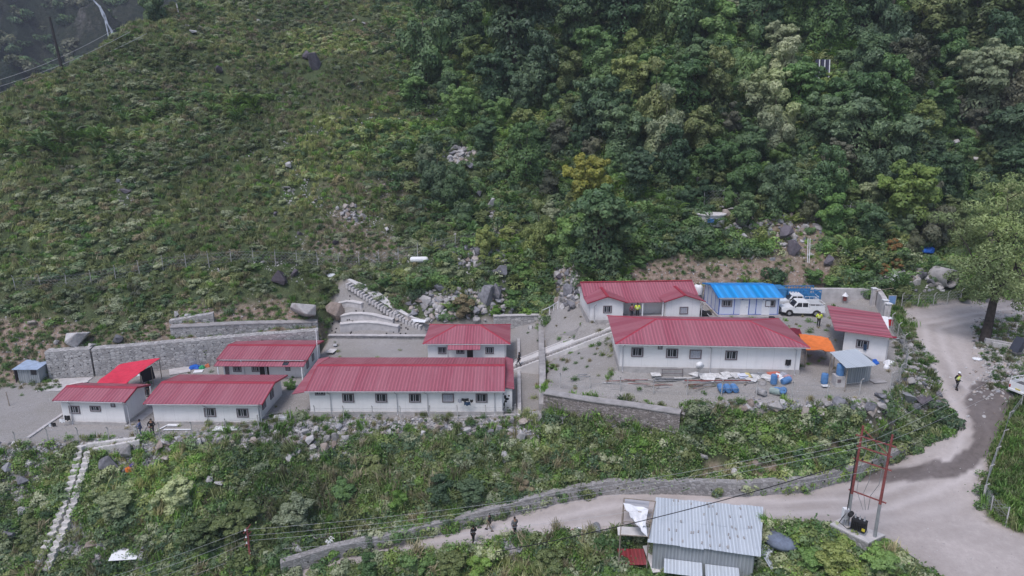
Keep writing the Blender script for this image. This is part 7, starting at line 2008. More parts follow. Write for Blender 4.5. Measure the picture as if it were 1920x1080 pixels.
# left red pole
LB = hit(474, 1088); LB.z -= .3
topL = UD(463, 990, proj(*LB)[2]); LH = topL.z - LB.z
lp = thing('power_pole', 'single red steel power pole with crossarms at the bottom left', 'power pole', LB)
lx = topL - LB
mb = MB(); mb.tube([(0, 0, -.5), lx], .11, 8, .085); mb.build('pole', M_RUST, lp)
armL = []
for dz in (.1, .75, 1.3, 2.3):
    p = lx + Vector((0, 0, -dz)); a = p + Vector((-.05, -.6, 0)); b = p + Vector((.05, .6, 0)); armL.append((p + LB))
    mb = MB(); mb.tube([a, b], .045, 4); mb.build('crossarm', M_RUST, lp)
    mb = MB(); mb.lathe(p + Vector((.0, -.35, .05)), [(.03, 0), (.08, .06), (.04, .12), (.03, .2)], 8); mb.build('insulator', M_WHITE, lp)
def wire(label, a, b, sag, r_=.009, m=None, n=18):
    a = Vector(a); b = Vector(b); mb = MB()
    pts = [(a.lerp(b, i / n) + Vector((0, 0, -4 * sag * (i / n) * (1 - i / n)))) - a for i in range(n + 1)]
    mb.tube(pts, r_, 4); o = mb.build('power_line', m or M_PIPE, None, loc=a); tag(o, label, 'wire', 'power lines'); return o
GW = 'thin pale power line strung from the single red pole to the twin red poles'
for i, (p, q) in enumerate(zip(armL, [ins[0], ins[1], ins[2], ins[2] + Vector((0, 0, -2.0))])):
    wire(['topmost', 'second from top', 'third from top', 'lowest'][i] + ' thin pale line from the single red pole to the twin red poles', p + Vector((0, -.2 + .1 * i, .1)), q + Vector((0, 0, .15)), 1.0)
for i, p in enumerate(armL):
    e = UD(165 + i * 48, 1090, proj(*p)[2] * .93)
    wire(['topmost', 'second from top', 'third from top', 'lowest'][i] + ' thin line running from the single red pole to the bottom left', p + Vector((0, -.2, .1)), e + (e - p) * .3, .3)
for i, q in enumerate(ins):
    e = UD([1905, 1945, 1990][i], [640, 655, 665][i], 74)
    wire(['left', 'middle', 'right'][i] + ' of the lines running from the twin red poles up to the right', q + Vector((0, 0, .15)), e, .6)
wire('thick black cable sagging from the twin red poles over the tin shed', A1 + Vector((0, 0, 5.2)), UD(930, 1035, 48), .5, .03, M_BLACK)
# far poles
p = hit(118, 135); t = thing('power_pole', 'dark bare pole on the far ridge against the mountain', 'power pole', p); dp = proj(*p)[2]; e = UD(93, 32, dp) - p
mb = MB(); mb.tube([(0, 0, -1), e], .28, 6, .16); mb.build('pole', mat('dark_pole', (.03, .028, .028)), t)
for i in range(3): wire(['upper', 'middle', 'lower'][i] + ' faint wire passing the dark pole on the far ridge', UD(-30, 158 + i * 12, dp * 1.02), UD(215 + i * 30, 55 + i * 4, dp * 1.05), .8, .035)
p = hit(336, 30); t = thing('survey_pole', 'short pale pole on the upper left hillside', 'pole', p); mb = MB(); mb.tube([(0, 0, -.5), UD(331, 7, proj(*p)[2]) - p], .12, 6); mb.build('pole', M_POST, t)

# ------------------------------------------------------------------ barrels, tanks, dish, signs
M_BAR = mat('blue_plastic_drum', (.10, .23, .46), .5, var=.25)
def barrel(label, loc, rot=(0, 0, 0), m=None, s=1.0, group='blue plastic drums', name='plastic_drum'):
    t = thing(name, label, 'drum', loc, 0, group); t.rotation_euler = rot; t.scale = (s, s, s)
    mb = MB(); mb.lathe((0, 0, 0), [(.22, 0), (.27, .03), (.285, .22), (.30, .25), (.285, .28), (.29, .44), (.285, .6), (.30, .63), (.285, .66), (.27, .86), (.22, .89)], 18); mb.build('shell', m or M_BAR, t, False)
    mb = MB(); mb.lathe((0, 0, .885), [(.23, 0), (.25, .012), (.2, .03)], 16); mb.build('lid', m or M_BAR, t)
    mb = MB(); mb.lathe((.1, .05, .91), [(.04, 0), (.035, .03)], 8); mb.build('bung', M_BLACK, t)
    return t
for i, (px, w_) in enumerate(((1349, 'left of the three lying side by side at the yard edge'), (1361, 'middle of the three lying side by side at the yard edge'), (1373, 'right of the three lying side by side at the yard edge'))):
    q = hit(px, 729); barrel('blue drum, ' + w_, q + Vector((0, 0, .28)), (math.radians(96), 0, rnd.uniform(-.1, .1)))
for (px, py, rot, w_, m_) in ((1450, 722, (0, 0, 0), 'standing at the back of the drum heap', None), (1466, 722, (0, math.radians(80), .4), 'lying on top right of the drum heap', None), (1452, 737, (math.radians(80), 0, .6), 'lying low in front of the drum heap', None), (1469, 737, (math.radians(75), 0, -.5), 'tilted at the right front of the drum heap', None)):
    q = hit(px, py); barrel('blue drum ' + w_, q + Vector((0, 0, .05 if rot == (0, 0, 0) else .28)), rot)
barrel('pale green drum lying at the left front of the drum heap', hit(1443, 738) + Vector((0, 0, .28)), (math.radians(85), 0, .9), mat('pale_green_plastic', (.30, .38, .36)), group=None)
barrel('grey drum lying alone on the yard soil', hit(1419, 738) + Vector((0, 0, .28)), (math.radians(88), 0, .5), mat('grey_plastic', (.36, .35, .35)), group=None)
barrel('blue drum standing alone on the bare ground left of the tin lean-to', hit(1545, 719), (0, 0, 0), s=1.05)
cb = thing('cistern_base', 'white concrete cistern block under the tin lean-to roof', 'cistern', hit(1572, 722)); mb = MB(); mb.box((0, 0, .45), (.95, .85, 1.0)); mb.build('tank', M_CONC, cb); mb = MB(); mb.box((-.2, -.44, .55), (.3, .03, .3)); mb.build('hatch', M_FRAME, cb)
barrel('tall blue drum on top of the white cistern block', cb.location + Vector((0, 0, .95)), s=1.15)
q = U(1308, 560, 0.1); t = thing('water_tank', 'white round water tank between the clubhouse and the blue cabin', 'tank', q); mb = MB(); mb.lathe((0, 0, .6), [(.55, 0), (.58, .1), (.58, .9), (.45, 1.15), (.15, 1.25)], 20); mb.build('shell', M_WHITE, t, True); mb = MB(); mb.lathe((0, 0, 1.84), [(.18, 0), (.17, .07)], 12); mb.build('lid', M_BLACK, t)
mb = MB()
for a, b in ((-.45, -.45), (.45, -.45), (-.45, .45), (.45, .45)): mb.box((a, b, .3), (.1, .1, .6))
mb.build('stand', M_STEEL, t)
q = hit(1309, 712); t = thing('satellite_dish', 'small white satellite dish on a thin pole in front of the long white building', 'satellite dish', q)
mb = MB(); mb.tube([(0, 0, -.2), (0, 0, 1.25)], .03, 6); mb.build('mast', M_STEEL, t)
mb = MB(); mb.lathe((0, -.1, 1.45), [(.38, -.1), (.36, -.06), (.2, .02), (.02, .06)], 18, 'y'); mb.build('dish', M_WHITE, t, True)
mb = MB(); mb.tube([(0, -.15, 1.2), (0, -.5, 1.42)], .015, 5); mb.build('feed_arm', M_STEEL, t)
def sign(label, loc, w, h, zb, m, rz=0, name='signboard'):
    t = thing(name, label, 'sign', loc, rz); mb = MB(); mb.box((0, 0, zb + h / 2), (w, .05, h)); bd = mb.build('board', m, t)
    mb = MB(); mb.box((0, -.03, zb + h / 2), (w * .86, .008, h * .88)); mb.build('face', mat('sign_blue', (.20, .34, .62), .6, var=.2), bd)
    for s in (-1, 1): mb = MB(); mb.tube([(s * w * .4, .04, -.3), (s * w * .4, .04, zb + h)], .04, 6); mb.build('post', M_STEEL, t)
sign('blank blue notice board on posts beyond the gate pillars', U(1670, 579, .1), .95, 1.15, .5, M_SASH)
t = thing('fire_box', 'small red box on the wall beside the gate pillars', 'box', U(1668, 613, 0)); mb = MB(); mb.box((0, 0, .55), (.45, .3, .75)); mb.build('case', mat('red_box_paint', (.55, .03, .04)), t); mb = MB(); mb.prism([(-.26, 0), (.26, 0), (0, .2)], -.18, .18, 'y'); 
for i, v in enumerate(mb.v): mb.v[i] = (v[0], v[1], v[2] + .925)
mb.build('roof', M_WHITE, t)
t = thing('shrine', 'little white roofed shrine in front of the grey wall', 'shrine', U(1583, 569, 0)); mb = MB(); mb.lathe((0, 0, .95), [(.42, 0), (.03, .45)], 4); mb.build('roof', M_WHITE, t); mb = MB(); mb.box((0, 0, .65), (.3, .3, .6)); mb.build('niche', M_RUST, t); mb = MB(); mb.box((0, 0, .15), (.22, .22, .6)); mb.build('pedestal', M_CONC2, t)
# culvert
q = hit(1772, 533) + Vector((-.1, -1.6, 0)); cv = thing('culvert_pipe', 'large dark open culvert pipe end in the bank behind the roadside tree', 'culvert', q + Vector((0, .2, .95)), math.radians(20))
mb = MB(); n = 28; vs = []
for y, r_ in ((0, 1.12), (0, .98), (2.5, .98), (2.5, 1.12)):
    for k in range(n): a = 2 * math.pi * k / n; vs.append((r_ * math.cos(a), y, r_ * math.sin(a)))
fs = []
for r_ in range(4):
    for k in range(n): fs.append((r_ * n + k, r_ * n + (k + 1) % n, ((r_ + 1) % 4) * n + (k + 1) % n, ((r_ + 1) % 4) * n + k))
mb.add(vs, fs); mb.build('pipe', M_CONC2, cv)
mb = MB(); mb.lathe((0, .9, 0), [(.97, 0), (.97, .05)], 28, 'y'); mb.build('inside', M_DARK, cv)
# concrete tank on slope
q = hit(1332, 412); t = thing('spring_tank', 'weathered round concrete spring tank on the slope inside the small fence', 'tank', q); mb = MB(); mb.lathe((0, 0, -.8), [(1.9, 0), (1.9, 1.5)], 20); mb.build('wall', M_CONC, t); mb = MB(); mb.lathe((0, 0, .71), [(2.05, 0), (2.05, .14)], 20); mb.build('cover', WC, t); mb = MB(); mb.box((-.5, -1.9, .1), (.8, .25, .5)); mb.build('pump', mat('pump_blue', (.08, .22, .5)), t)
# pipes in forest
for i, (px, lb) in enumerate(((1533, 'left dark upright pipe with white stripe in the upper forest'), (1543, 'middle dark upright pipe with white stripe in the upper forest'), (1552, 'right dark upright pipe with white stripe in the upper forest'))):
    q = hit(px, 138); e = UD(px, 112, proj(*q)[2] - 3) ; q = UD(px, 140, proj(*q)[2] - 3); t = thing('standpipe', lb, 'pipe', q, 0, 'dark pipes in the upper forest'); mb = MB(); mb.tube([(0, 0, -2), e - q], .33, 10); mb.build('tube', mat('dark_pipe', (.05, .055, .09)), t); mb = MB(); mb.tube([(.2, -.32, -1.5), e - q + Vector((.2, -.32, 0))], .09, 6); mb.build('stripe_pipe', M_WHITE, t)
def stick(label, a, b, r_=.05, m=None, name='pole', cat='pole', group=None):
    a = Vector(a); b = Vector(b); mb = MB(); mid = a.lerp(b, .5) + Vector((.02, 0, .03)); mb.tube([Vector((0, 0, 0)), mid - a, b - a], r_, 6, r_ * .8); o = mb.build(name, m or M_WOOD, None, loc=a); tag(o, label, cat, group); return o
def vstick(label, px, py0, px1, py1, **k):
    q = hit(px, py0); return stick(label, q - Vector((0, 0, .3)), UD(px1, py1, proj(*q)[2]), **k)
vstick('thin pale pole standing behind the lorry', 1455, 533, 1460, 497)
vstick('left of the two crossed sticks above the grey wall', 1501, 538, 1513, 514); vstick('right of the two crossed sticks above the grey wall', 1514, 538, 1507, 515)
vstick('left white hose hanging down the rocky bank', 1514, 495, 1515, 447, m=M_WHITE, name='hose', cat='hose'); vstick('right white hose hanging down the rocky bank', 1517, 495, 1519, 447, m=M_WHITE, name='hose', cat='hose')
vstick('tall pale pipe standing beside the rear corner of the porch-roofed bungalow', 597, 690, 592, 617, m=M_WHITE)
vstick('thin pole at the left edge of the parking ground', 18, 762, 11, 735)
stick('bamboo pole lying from the gate pillar to the olive bush', U(1642, 546, 2.0), U(1676, 540, 2.2), .05)
# ------------------------------------------------------------------ boards, scrap, junk
def board(label, px, py, w, l, rz=0, tilt=(0, 0), m=None, th=.05, name='board', cat='board', group=None, dz=.06):
    q = hit(px, py); mb = MB(); mb.box((0, 0, 0), (w, l, th)); o = mb.build(name, m or M_WHITE, None, loc=q + Vector((0, 0, dz))); o.rotation_euler = (tilt[0], tilt[1], rz); tag(o, label, cat, group); return o
board('white square panel leaning on the stone wall left of the red awning', 194, 692, 1.1, 1.3, 0, (1.35, 0), dz=.6)
board('flat grey concrete slab on the ground below the stone wall', 337, 696, 2.2, 2.0, .5, m=M_CONC); board('pale concrete floor slab behind the leftmost bungalow', 122, 722, 4.2, 3.6, .1, m=M_CONC, dz=.04)
board('crumpled pale sheet lying on the concrete slab behind the leftmost bungalow', 148, 720, 1.7, .8, .8, m=WC, dz=.12)
board('small white board under the blue junk heap', 372, 697, 1.0, .8, .2); board('pale slab table by the red awning', 267, 712, .9, .6, .2, dz=.5)
board('white foam slab lying in front of the bungalow with plank frames', 424, 807, 2.3, .8, 0, dz=.15)
for i, (px, py, w, l, rz, lb) in enumerate(((306, 803, 1.5, .15, 1.2, 'upright end of the white plank frame'), (333, 808, 2.6, .18, 0, 'long front plank of the white frame'), (325, 800, 1.0, .45, 0, 'short wide plank inside the white frame'))): board(lb + ' at the foot of the bungalow', px, py, w, l, rz, dz=.08 + .02 * i)
board('white hatch slab behind the longest building', 625, 657, .95, 2.2, -.2, dz=.08, m=WC)
for (px, py, lb) in ((629, 650, 'upper round lid on the white hatch slab'), (623, 660, 'lower round lid on the white hatch slab')):
    q = hit(px, py); mb = MB(); mb.lathe((0, 0, 0), [(.3, 0), (.3, .05), (.08, .07)], 16); tag(mb.build('manhole_lid', M_PIPE, None, loc=q + Vector((0, 0, .115))), lb, 'lid')
board('white crumpled sheet at the top of the cottage yard', 782, 606, 2.4, .7, -.25, (.2, 0), dz=.3); board('pale slab beside the corner of the longest building', 573, 783, .9, .7, 0, m=M_CONC, dz=.12)
board('white sheet roofing lying on rocks at the bottom left', 237, 1048, 2.2, 1.3, .1, (.25, 0), m=M_WHITE, dz=.35); board('grey bag beside the white sheet roofing', 270, 1050, .7, .8, .4, (.2, .3), m=M_SASH, dz=.3, th=.25, name='bag', cat='bag')
q = hit(527, 786); t = thing('bathtub', 'white plastic tub lying between the bungalow and the longest building', 'tub', q, .2); mb = MB(); mb.box((0, 0, .18), (1.15, .6, .3), taper=1.12); mb.build('shell', M_WHITE, t); mb = MB(); mb.box((0, 0, .335), (1.0, .48, .02)); mb.build('inner', M_SASH, t)
q = hit(786, 492); t = thing('storage_tank', 'white horizontal tank lying on the slope below the hillside fence', 'tank', q, .05); mb = MB(); mb.lathe((0, 0, .35), [(.1, -1.3), (.38, -1.15), (.42, -.9), (.42, .9), (.38, 1.15), (.1, 1.3)], 16, 'x'); mb.build('shell', M_WHITE, t, True); mb = MB(); mb.box((-.7, 0, .0), (.15, .7, .3)); mb.box((.7, 0, .0), (.15, .7, .3)); mb.build('cradle', M_CONC2, t)
def rag(label, px, py, s, m, cat='rag', name='rag', hgt=.35):
    q = hit(px, py); bm = bmesh.new(); bmesh.ops.create_icosphere(bm, subdivisions=3, radius=.5); r = random.Random(int(px * 7 + py))
    ph = [r.uniform(0, 6) for _ in range(6)]
    for v in bm.verts:
        n = 1 + .22 * math.sin(v.co.x * 9 + ph[0]) * math.sin(v.co.y * 8 + ph[1]) + .16 * math.sin(v.co.y * 15 + ph[2]) * math.cos(v.co.x * 13 + ph[3]); v.co = Vector((v.co.x * s * n * 1.2, v.co.y * s * n, max(-.1, v.co.z) * hgt * 2 * n))
    me = bpy.data.meshes.new(name); bm.to_mesh(me); bm.free(); me.materials.append(m); o = bpy.data.objects.new(name, me); COL.objects.link(o); o.location = q; tag(o, label, cat); return o
M_BT = mat('blue_tarp', (.02, .12, .50), .6)
rag('crumpled blue tarpaulin on the junk heap by the stone wall', 366, 690, 1.1, M_BT); rag('bright green sack on the junk heap by the stone wall', 379, 691, .6, mat('green_sack', (.05, .35, .15))); rag('orange and red litter at the junk heap', 389, 688, .5, mat('red_litter', (.5, .16, .08)))
rag('small orange sack dumped on the soil bank at the lower left', 242, 884, .55, mat('orange_sack', (.8, .22, .05))); rag('purple rag beside the small orange sack', 248, 880, .35, mat('purple_rag', (.12, .08, .3)))
rag('white bag pile at the corner of the guardhouse', 1666, 682, .8, M_WHITE); rag('white bag on the ground below the guardhouse', 1661, 690, .4, M_WHITE); rag('blue and red bundle behind the tin lean-to', 1637, 682, .8, M_BT); rag('blue tarpaulin bundles among the trees beyond the gate', 1735, 472, 1.7, M_BT, hgt=.7); rag('white rock-like sheet by the wall end', 1677, 528, 1.2, M_WHITE, hgt=.9)
rag('white crumpled sheet at the top left of the shotcrete stair', 619, 518, 1.1, M_WHITE); rag('white rag on the right road gravel', 1832, 674, .8, M_WHITE, hgt=.12); rag('pale round lump on the bank above the end of the roadside wall', 621, 1022, .75, M_WHITE, hgt=.5)
board('grey scrap slab on the ground below the guardhouse', 1645, 716, 1.3, .9, .2, m=M_CONC2); board('small white tray by the lone blue drum', 1547, 727, .6, .35, 0, dz=.2)
# scrap row below the long hipped building
GS = 'boards and beams in the scrap row'
sr = random.Random(12)
SCRAP = [(1229, 700, .9, .5, .1, 'white', 'small white box lid at the left end of the scrap row'), (1262, 706, 3.4, .16, -.03, 'steel', 'long grey beam at the left of the scrap row'), (1266, 709, 3.4, .14, .04, 'steel', 'second long grey beam at the left of the scrap row'), (1290, 704, 2.6, .18, .02, 'white', 'white plank lying over the grey beams'),
         (1330, 700, 1.9, .7, .02, 'white', 'widest white board in the scrap row'), (1345, 711, 6.0, .12, .0, 'rust', 'long brown pipe along the front of the scrap row'), (1355, 714, 5.6, .1, .015, 'steel', 'long pale pipe below the brown pipe'), (1362, 699, .9, .8, .3, 'white', 'tilted white board after the widest board'),
         (1378, 698, .9, .6, -.2, 'white', 'white board with spots in the middle of the scrap row'), (1392, 700, .8, .7, .15, 'panel', 'bluish panel in the middle of the scrap row'), (1405, 698, .8, .5, -.3, 'yellowish', 'yellowish board standing in the scrap row'), (1418, 700, .9, .7, .4, 'white', 'crooked white board near the grey crate'),
         (1432, 697, 1.0, .9, .2, 'steel', 'grey sheet metal piece near the red one'), (1448, 699, 1.1, .9, -.5, 'redsh', 'reddish sheet leaning at the right of the scrap row'), (1442, 708, .7, .3, -.7, 'white', 'white strip fallen before the reddish sheet'), (1398, 712, .8, .2, 1.0, 'wood', 'short wooden board standing askew in the scrap row')]
EXTRA = ['cracked white ceiling panel', 'bent grey gutter length', 'white door leaf lying flat', 'short grey beam', 'narrow white trim strip', 'crumpled white panel scrap', 'grey flashing piece', 'thin white batten', 'broken white board corner', 'pale wall panel offcut', 'grey corrugated offcut', 'white window sash']
for i_, e_ in enumerate(EXTRA): SCRAP.append((1300 + i_ * 13.5, 697 + (i_ % 3) * 5, [1.0, 1.6, 1.3, .8][i_ % 4], [.5, .16, .7, .3][i_ % 4], (i_ * .7) % 1.4 - .7, ['white', 'steel', 'white', 'panel'][i_ % 4], e_ + ' among the boards of the scrap row'))
MM = {'white': mat('worn_white_board', (.56, .56, .56), .7, var=.35, scale=3), 'steel': M_STEEL, 'rust': M_RUST, 'panel': M_PANEL, 'yellowish': mat('yellowish_board', (.55, .48, .22)), 'redsh': mat('reddish_sheet', (.45, .14, .1)), 'wood': M_WOOD}
for (px, py, w, l, rz, m_, lb) in SCRAP: board(lb, px, py + 8, w, l, rz, (sr.uniform(.1, .55) if l > .3 else 0, 0), MM[m_], .05, group=GS, dz=sr.uniform(.1, .3))
for (px, py, s_, m_, lb) in ((1458, 702, .6, M_WHITE, 'white sack at the right end of the scrap row'), (1468, 700, .7, M_CURT, 'pale grey sack at the right end of the scrap row'), (1477, 704, .7, mat('pinkish_rag', (.45, .3, .32)), 'pinkish rag heap at the right end of the scrap row'), (1466, 709, .5, M_WHITE, 'small white sack in front of the pinkish rags'), (1430, 716, .6, M_CONC2, 'grey lump of rubble before the scrap row')): rag(lb, px, py + 6, s_, m_)
q = hit(1260, 709); t = thing('metal_frame', 'open dark metal frame standing behind the grey beams', 'frame', q); mb = MB()
for a, b in (((-.95, 0, 0), (-.95, 0, .75)), ((.95, 0, 0), (.95, 0, .75)), ((-.95, 0, .75), (.95, 0, .75)), ((-.95, 0, .35), (.95, 0, .35)), ((-.95, .5, 0), (-.95, .5, .75)), ((.95, .5, 0), (.95, .5, .75)), ((-.95, .5, .75), (.95, .5, .75)), ((-.95, 0, .75), (-.95, .5, .75)), ((.95, 0, .75), (.95, .5, .75))): mb.tube([a, b], .03, 4)
mb.build('bars', M_FRAME, t)
for i in range(26):
    px = sr.uniform(1142, 1245) if i < 14 else sr.uniform(1285, 1345); py = sr.uniform(712, 730)
    q = hit(px, py); a = sr.uniform(-.35, .35); l = sr.uniform(1.2, 2.8); dd = Vector((math.cos(a), math.sin(a), sr.uniform(-.02, .06))) * l * .5
    stick(['grey timber stick', 'rusty rod', 'pale steel rod'][i % 3] + (' in the left' if px < 1260 else ' in the right') + ' loose pile on the scrap yard ground', q - dd + Vector((0, 0, .08)), q + dd + Vector((0, 0, .1)), .03, [M_WOOD, M_RUST, M_STEEL][i % 3], 'rod', 'rod', 'rods piled on the scrap yard ground')
q = hit(1100, 706); t = thing('crate_frame', 'empty rectangular frame lying on the soil slope', 'frame', q, .1); mb = MB()
for a, b in (((-.8, -.25, 0), (.8, -.25, 0)), ((-.8, .25, 0), (.8, .25, 0)), ((-.8, -.25, 0), (-.8, .25, 0)), ((.8, -.25, 0), (.8, .25, 0))): mb.tube([a, b], .04, 4)
mb.build('bars', M_STEEL, t); t.location.z += .1
# dark thing beside prefab, washing
rag('dark heap of tyres and scrap between the clubhouse and the blue cabin', 1322, 590, 1.3, M_BLACK, 'scrap', 'scrap_heap', .5)
stick('pale pipe leaning between the clubhouse and the blue cabin', U(1312, 575, 0.2), U(1330, 592, .1), .06, M_PIPE)
q = U(1322, 572, .0); stick('bright steel pipe leaning toward the water tank', q, q + Vector((-.9, 1.4, 1.2)), .05, M_PIPE)
mb = MB(); q = hit(1447, 597); mb.lathe((0, 0, .05), [(.18, 0), (.32, .0), (.35, .07), (.32, .14), (.18, .14)], 16); tag(mb.build('old_tyre', M_TYRE, None, loc=q), 'old tyre lying before the right door of the blue cabin', 'tyre')
def garment(label, house, px, py, w, h, m, nm='garment', y=-.5):
    x, z = house.front(px, py, y); n = 7; mb = MB(); vs = []
    for s in (0, .03):
        for i in range(n):
            f = i / (n - 1); xx = x + (f - .5) * w; yy = y + .04 * math.sin(f * 9) + s; vs += [(xx, yy, z + h / 2), (xx * 1.0 + .02 * math.sin(i * 2.1), yy, z - h / 2 + .05 * math.sin(i * 1.7))]
    o_ = 2 * n; fs = []
    for i in range(n - 1): fs += [(2 * i, 2 * i + 1, 2 * i + 3, 2 * i + 2), (o_ + 2 * i, o_ + 2 * i + 2, o_ + 2 * i + 3, o_ + 2 * i + 1)]
    mb.add(vs, fs); o = mb.build(nm, m, None); o.matrix_world = house.root.matrix_basis.copy(); tag(o, label, 'washing', 'washing hung out to dry'); return o
garment('black shirt on the line before the longest building', C, 872, 750, .7, .3, M_BLACK); garment('grey cloth on the line left of the black shirt', C, 862, 752, .35, .35, M_CURT); garment('white and dark towel hanging low on the same line', C, 876, 757, .6, .35, MATS['navy_cloth']); garment('dark shirt hanging by the rightmost window of the longest building', C, 884, 752, .3, .25, M_BLACK)
garment('dark T-shirt hung on the wall of the long hipped building', F, 1478, 680, .5, .55, M_BLACK, y=-.12)
garment('dark cloth hanging at the corner of the leftmost bungalow', A, 126, 784, .55, .5, M_BLACK, y=-.4); garment('white cloth hanging left of the leftmost bungalow', A, 116, 789, .55, .35, M_WHITE, y=-.6)
garment('white towel on the wire furthest left of the bungalow', A, 94, 799, .25, .5, M_WHITE, y=-.8); garment('black shirt on the wire beside the white towel', A, 100, 796, .45, .35, M_BLACK, y=-.8)
for (px, py, lb, rz_) in ((258, 741, 'brown plastic chair nearest the bungalow porch', .3), (268, 742, 'brown plastic chair right of its twin under the awning edge', 1.4)):
    q = hit(px, py); t = thing('chair', lb, 'chair', q, rz_, 'plastic chairs'); mc = mat('brown_plastic', (.20, .07, .05), .5)
    mb = MB(); mb.box((0, 0, .43), (.45, .45, .04)); mb.build('seat', mc, t); mb = MB(); mb.box((0, .22, .67), (.44, .04, .45), (-.12, 0, 0)); mb.build('backrest', mc, t)
    for a in (-.19, .19):
        for b in (-.19, .19): mb = MB(); mb.tube([(a * 1.15, b * 1.15, 0), (a, b, .42)], .025, 5); mb.build('leg', mc, t)
# ------------------------------------------------------------------ lean-to ruin next to the roadside shed
zf = -9.6
def Q(px, py, z): return U(px, py, z)
o0 = Q(1190, 1080, zf); ru = thing('ruined_lean_to', 'collapsed lean-to frame with torn white sheets at the left end of the tin shed', 'lean-to', o0)
mb = MB()
cs = [Q(1163, 1003, -7.2), Q(1170, 934, -6.9), Q(1229, 940, -6.9), Q(1216, 1006, -7.2)]
for c_ in cs: mb.tube([Vector((c_.x, c_.y, zf - .3)) - o0, c_ - o0], .05, 5)
for i in range(4): mb.tube([cs[i] - o0, cs[(i + 1) % 4] - o0], .045, 5)
for f in (.35, .65): mb.tube([cs[0].lerp(cs[1], f) - o0, cs[3].lerp(cs[2], f) - o0], .035, 5)
mb.build('frame', M_WOOD, ru)
mb = MB(); cloth(mb, [Q(1190, 984, -6.95) - o0, Q(1168, 945, -6.8) - o0, Q(1216, 952, -6.8) - o0, Q(1210, 990, -7.0) - o0], 10, .25, .25, .03); mb.build('torn_sheet', M_WHITE, ru, True)
mb = MB(); mb.slab([Q(1203, 996, -7.05) - o0, Q(1196, 975, -6.95) - o0, Q(1210, 972, -6.95) - o0, Q(1214, 1006, -7.1) - o0], .03); mb.build('torn_sheet', M_WHITE, ru)
mb = MB(); mb.slab([Q(1172, 948, -7.4) - o0, Q(1172, 934, -7.3) - o0, Q(1218, 938, -7.3) - o0, Q(1216, 952, -7.4) - o0], .03); mb.build('back_panel', M_SASH, ru)
board('white corrugated strip roof at the left end of the tin shed', 1187, 1030, 2.5, .8, -.06, (.3, 0), WC, .04, dz=1.5); board('dark red corrugated sheet lying left of the tin shed', 1184, 1062, 2.0, 1.5, 0, (.2, 0), roofmat('dark_red_sheet', (.28, .03, .035), 'X', .3), .04, dz=.75)
board('long white panel leaning against the tin shed corner', 1221, 1068, .65, 2.4, .15, (.25, 0), WC, .05, dz=.9); rag('white and lilac rags below the dark red sheet', 1175, 1070, .9, M_CURT, hgt=.3)
rag('white bag at the left of the dark red sheet', 1163, 1052, .35, M_WHITE)
board('bent pale tin sheet at the right foot of the tin shed', 1447, 1068, 1.0, 1.1, .5, (.5, .3), M_TINX, .03, dz=.4); board('second tin sheet leaning at the right foot of the tin shed', 1436, 1050, .8, 1.1, -.4, (.7, .2), M_TINX, .03, dz=.5)
q = hit(1466, 1012); mb = MB(); mb.lathe((0, 0, -.2), [(1.3, 0), (1.35, .25), (1.15, .5), (.5, .62), (.03, .64)], 26); tag(mb.build('covered_tank', mat('slate_tarp', (.15, .18, .24), .7, var=.3), None, loc=q, smooth=True), 'round tank covered by a slate blue sheet beside the tin shed', 'tank')
q = hit(1119, 998); mb = MB(); mb.lathe((0, 0, .3), [(.25, -.6), (.3, -.55), (.3, .5), (.2, .62), (.05, .65)], 14, 'y'); tag(mb.build('gas_cylinder', M_STEEL, None, loc=q, smooth=True), 'dull silver cylinder lying in the weeds left of the tin shed', 'cylinder')
for i in range(7):
    a = sr.uniform(-1.2, 1.2); board('%s strip in the scrap bundle on the weeds left of the silver cylinder' % ['white', 'red', 'grey'][i % 3], 1090 + sr.uniform(-8, 8), 1004 + sr.uniform(-5, 4), 1.2, .14, a, (sr.uniform(-.3, .3), 0), [M_WHITE, M_RUST, M_STEEL][i % 3], .04, 'scrap_strip', 'scrap', 'scrap strips', .25)
for i, (px, py, rz_) in enumerate(((1880, 648, -.35), (1893, 655, -.3))): board(['upper', 'lower'][i] + ' long concrete block on the rubble at the right edge', px, py, 3.2, .45, rz_, (0, .1), M_CONC, .45, 'concrete_block', 'block', 'concrete blocks', .2)
q = hit(1905, 662); t = thing('machine_arm', 'dark slanted machine arm on the rubble at the right edge', 'machine', q); mb = MB(); mb.box((0, 0, .6), (.55, .9, 2.0), (0, .5, .3)); mb.build('arm', mat('dark_machine', (.05, .055, .075), .5), t); mb = MB(); mb.box((-.25, -.3, 0), (.9, 1.0, .4)); mb.build('foot', M_BUMP, t)
# waterfall on the mountain
X_, Y_, Z_ = FM
mb = MB()
def fmz(x, y):
    i = np.clip(np.searchsorted(X_, x) - 1, 0, len(X_) - 2); j = np.clip(np.searchsorted(Y_, y) - 1, 0, len(Y_) - 2); return max(Z_[i, j], Z_[i + 1, j], Z_[i, j + 1], Z_[i + 1, j + 1])
def fmhit(px, py):
    d_ = ray(px, py)
    for k in range(0, 2400):
        t_ = 200 + k * .25; x, y, z = d_.x * t_, d_.y * t_, CAMZ + d_.z * t_
        if y > 232 and z <= fmz(x, y): return Vector((x, y, z)) - Vector((0, 1.2, -.4))
    return Vector((x, y, z))
pp = [fmhit(172, -8), fmhit(180, 5), fmhit(190, 15), fmhit(198, 32), fmhit(205, 48), fmhit(212, 60), fmhit(218, 74)]
o0 = pp[0].copy(); mb.tube([p - o0 for p in pp], [.7, .35, .55, .9, .3, .6, .7], 5)
pp2 = [fmhit(198, 32), fmhit(202, 50), fmhit(206, 70)]; mb.tube([p - o0 for p in pp2], [.25, .35, .25], 5)
o = mb.build('waterfall', mat('falling_water', (.38, .42, .48), .5, var=.6, scale=.4), None, loc=o0); tag(o, kind='structure')

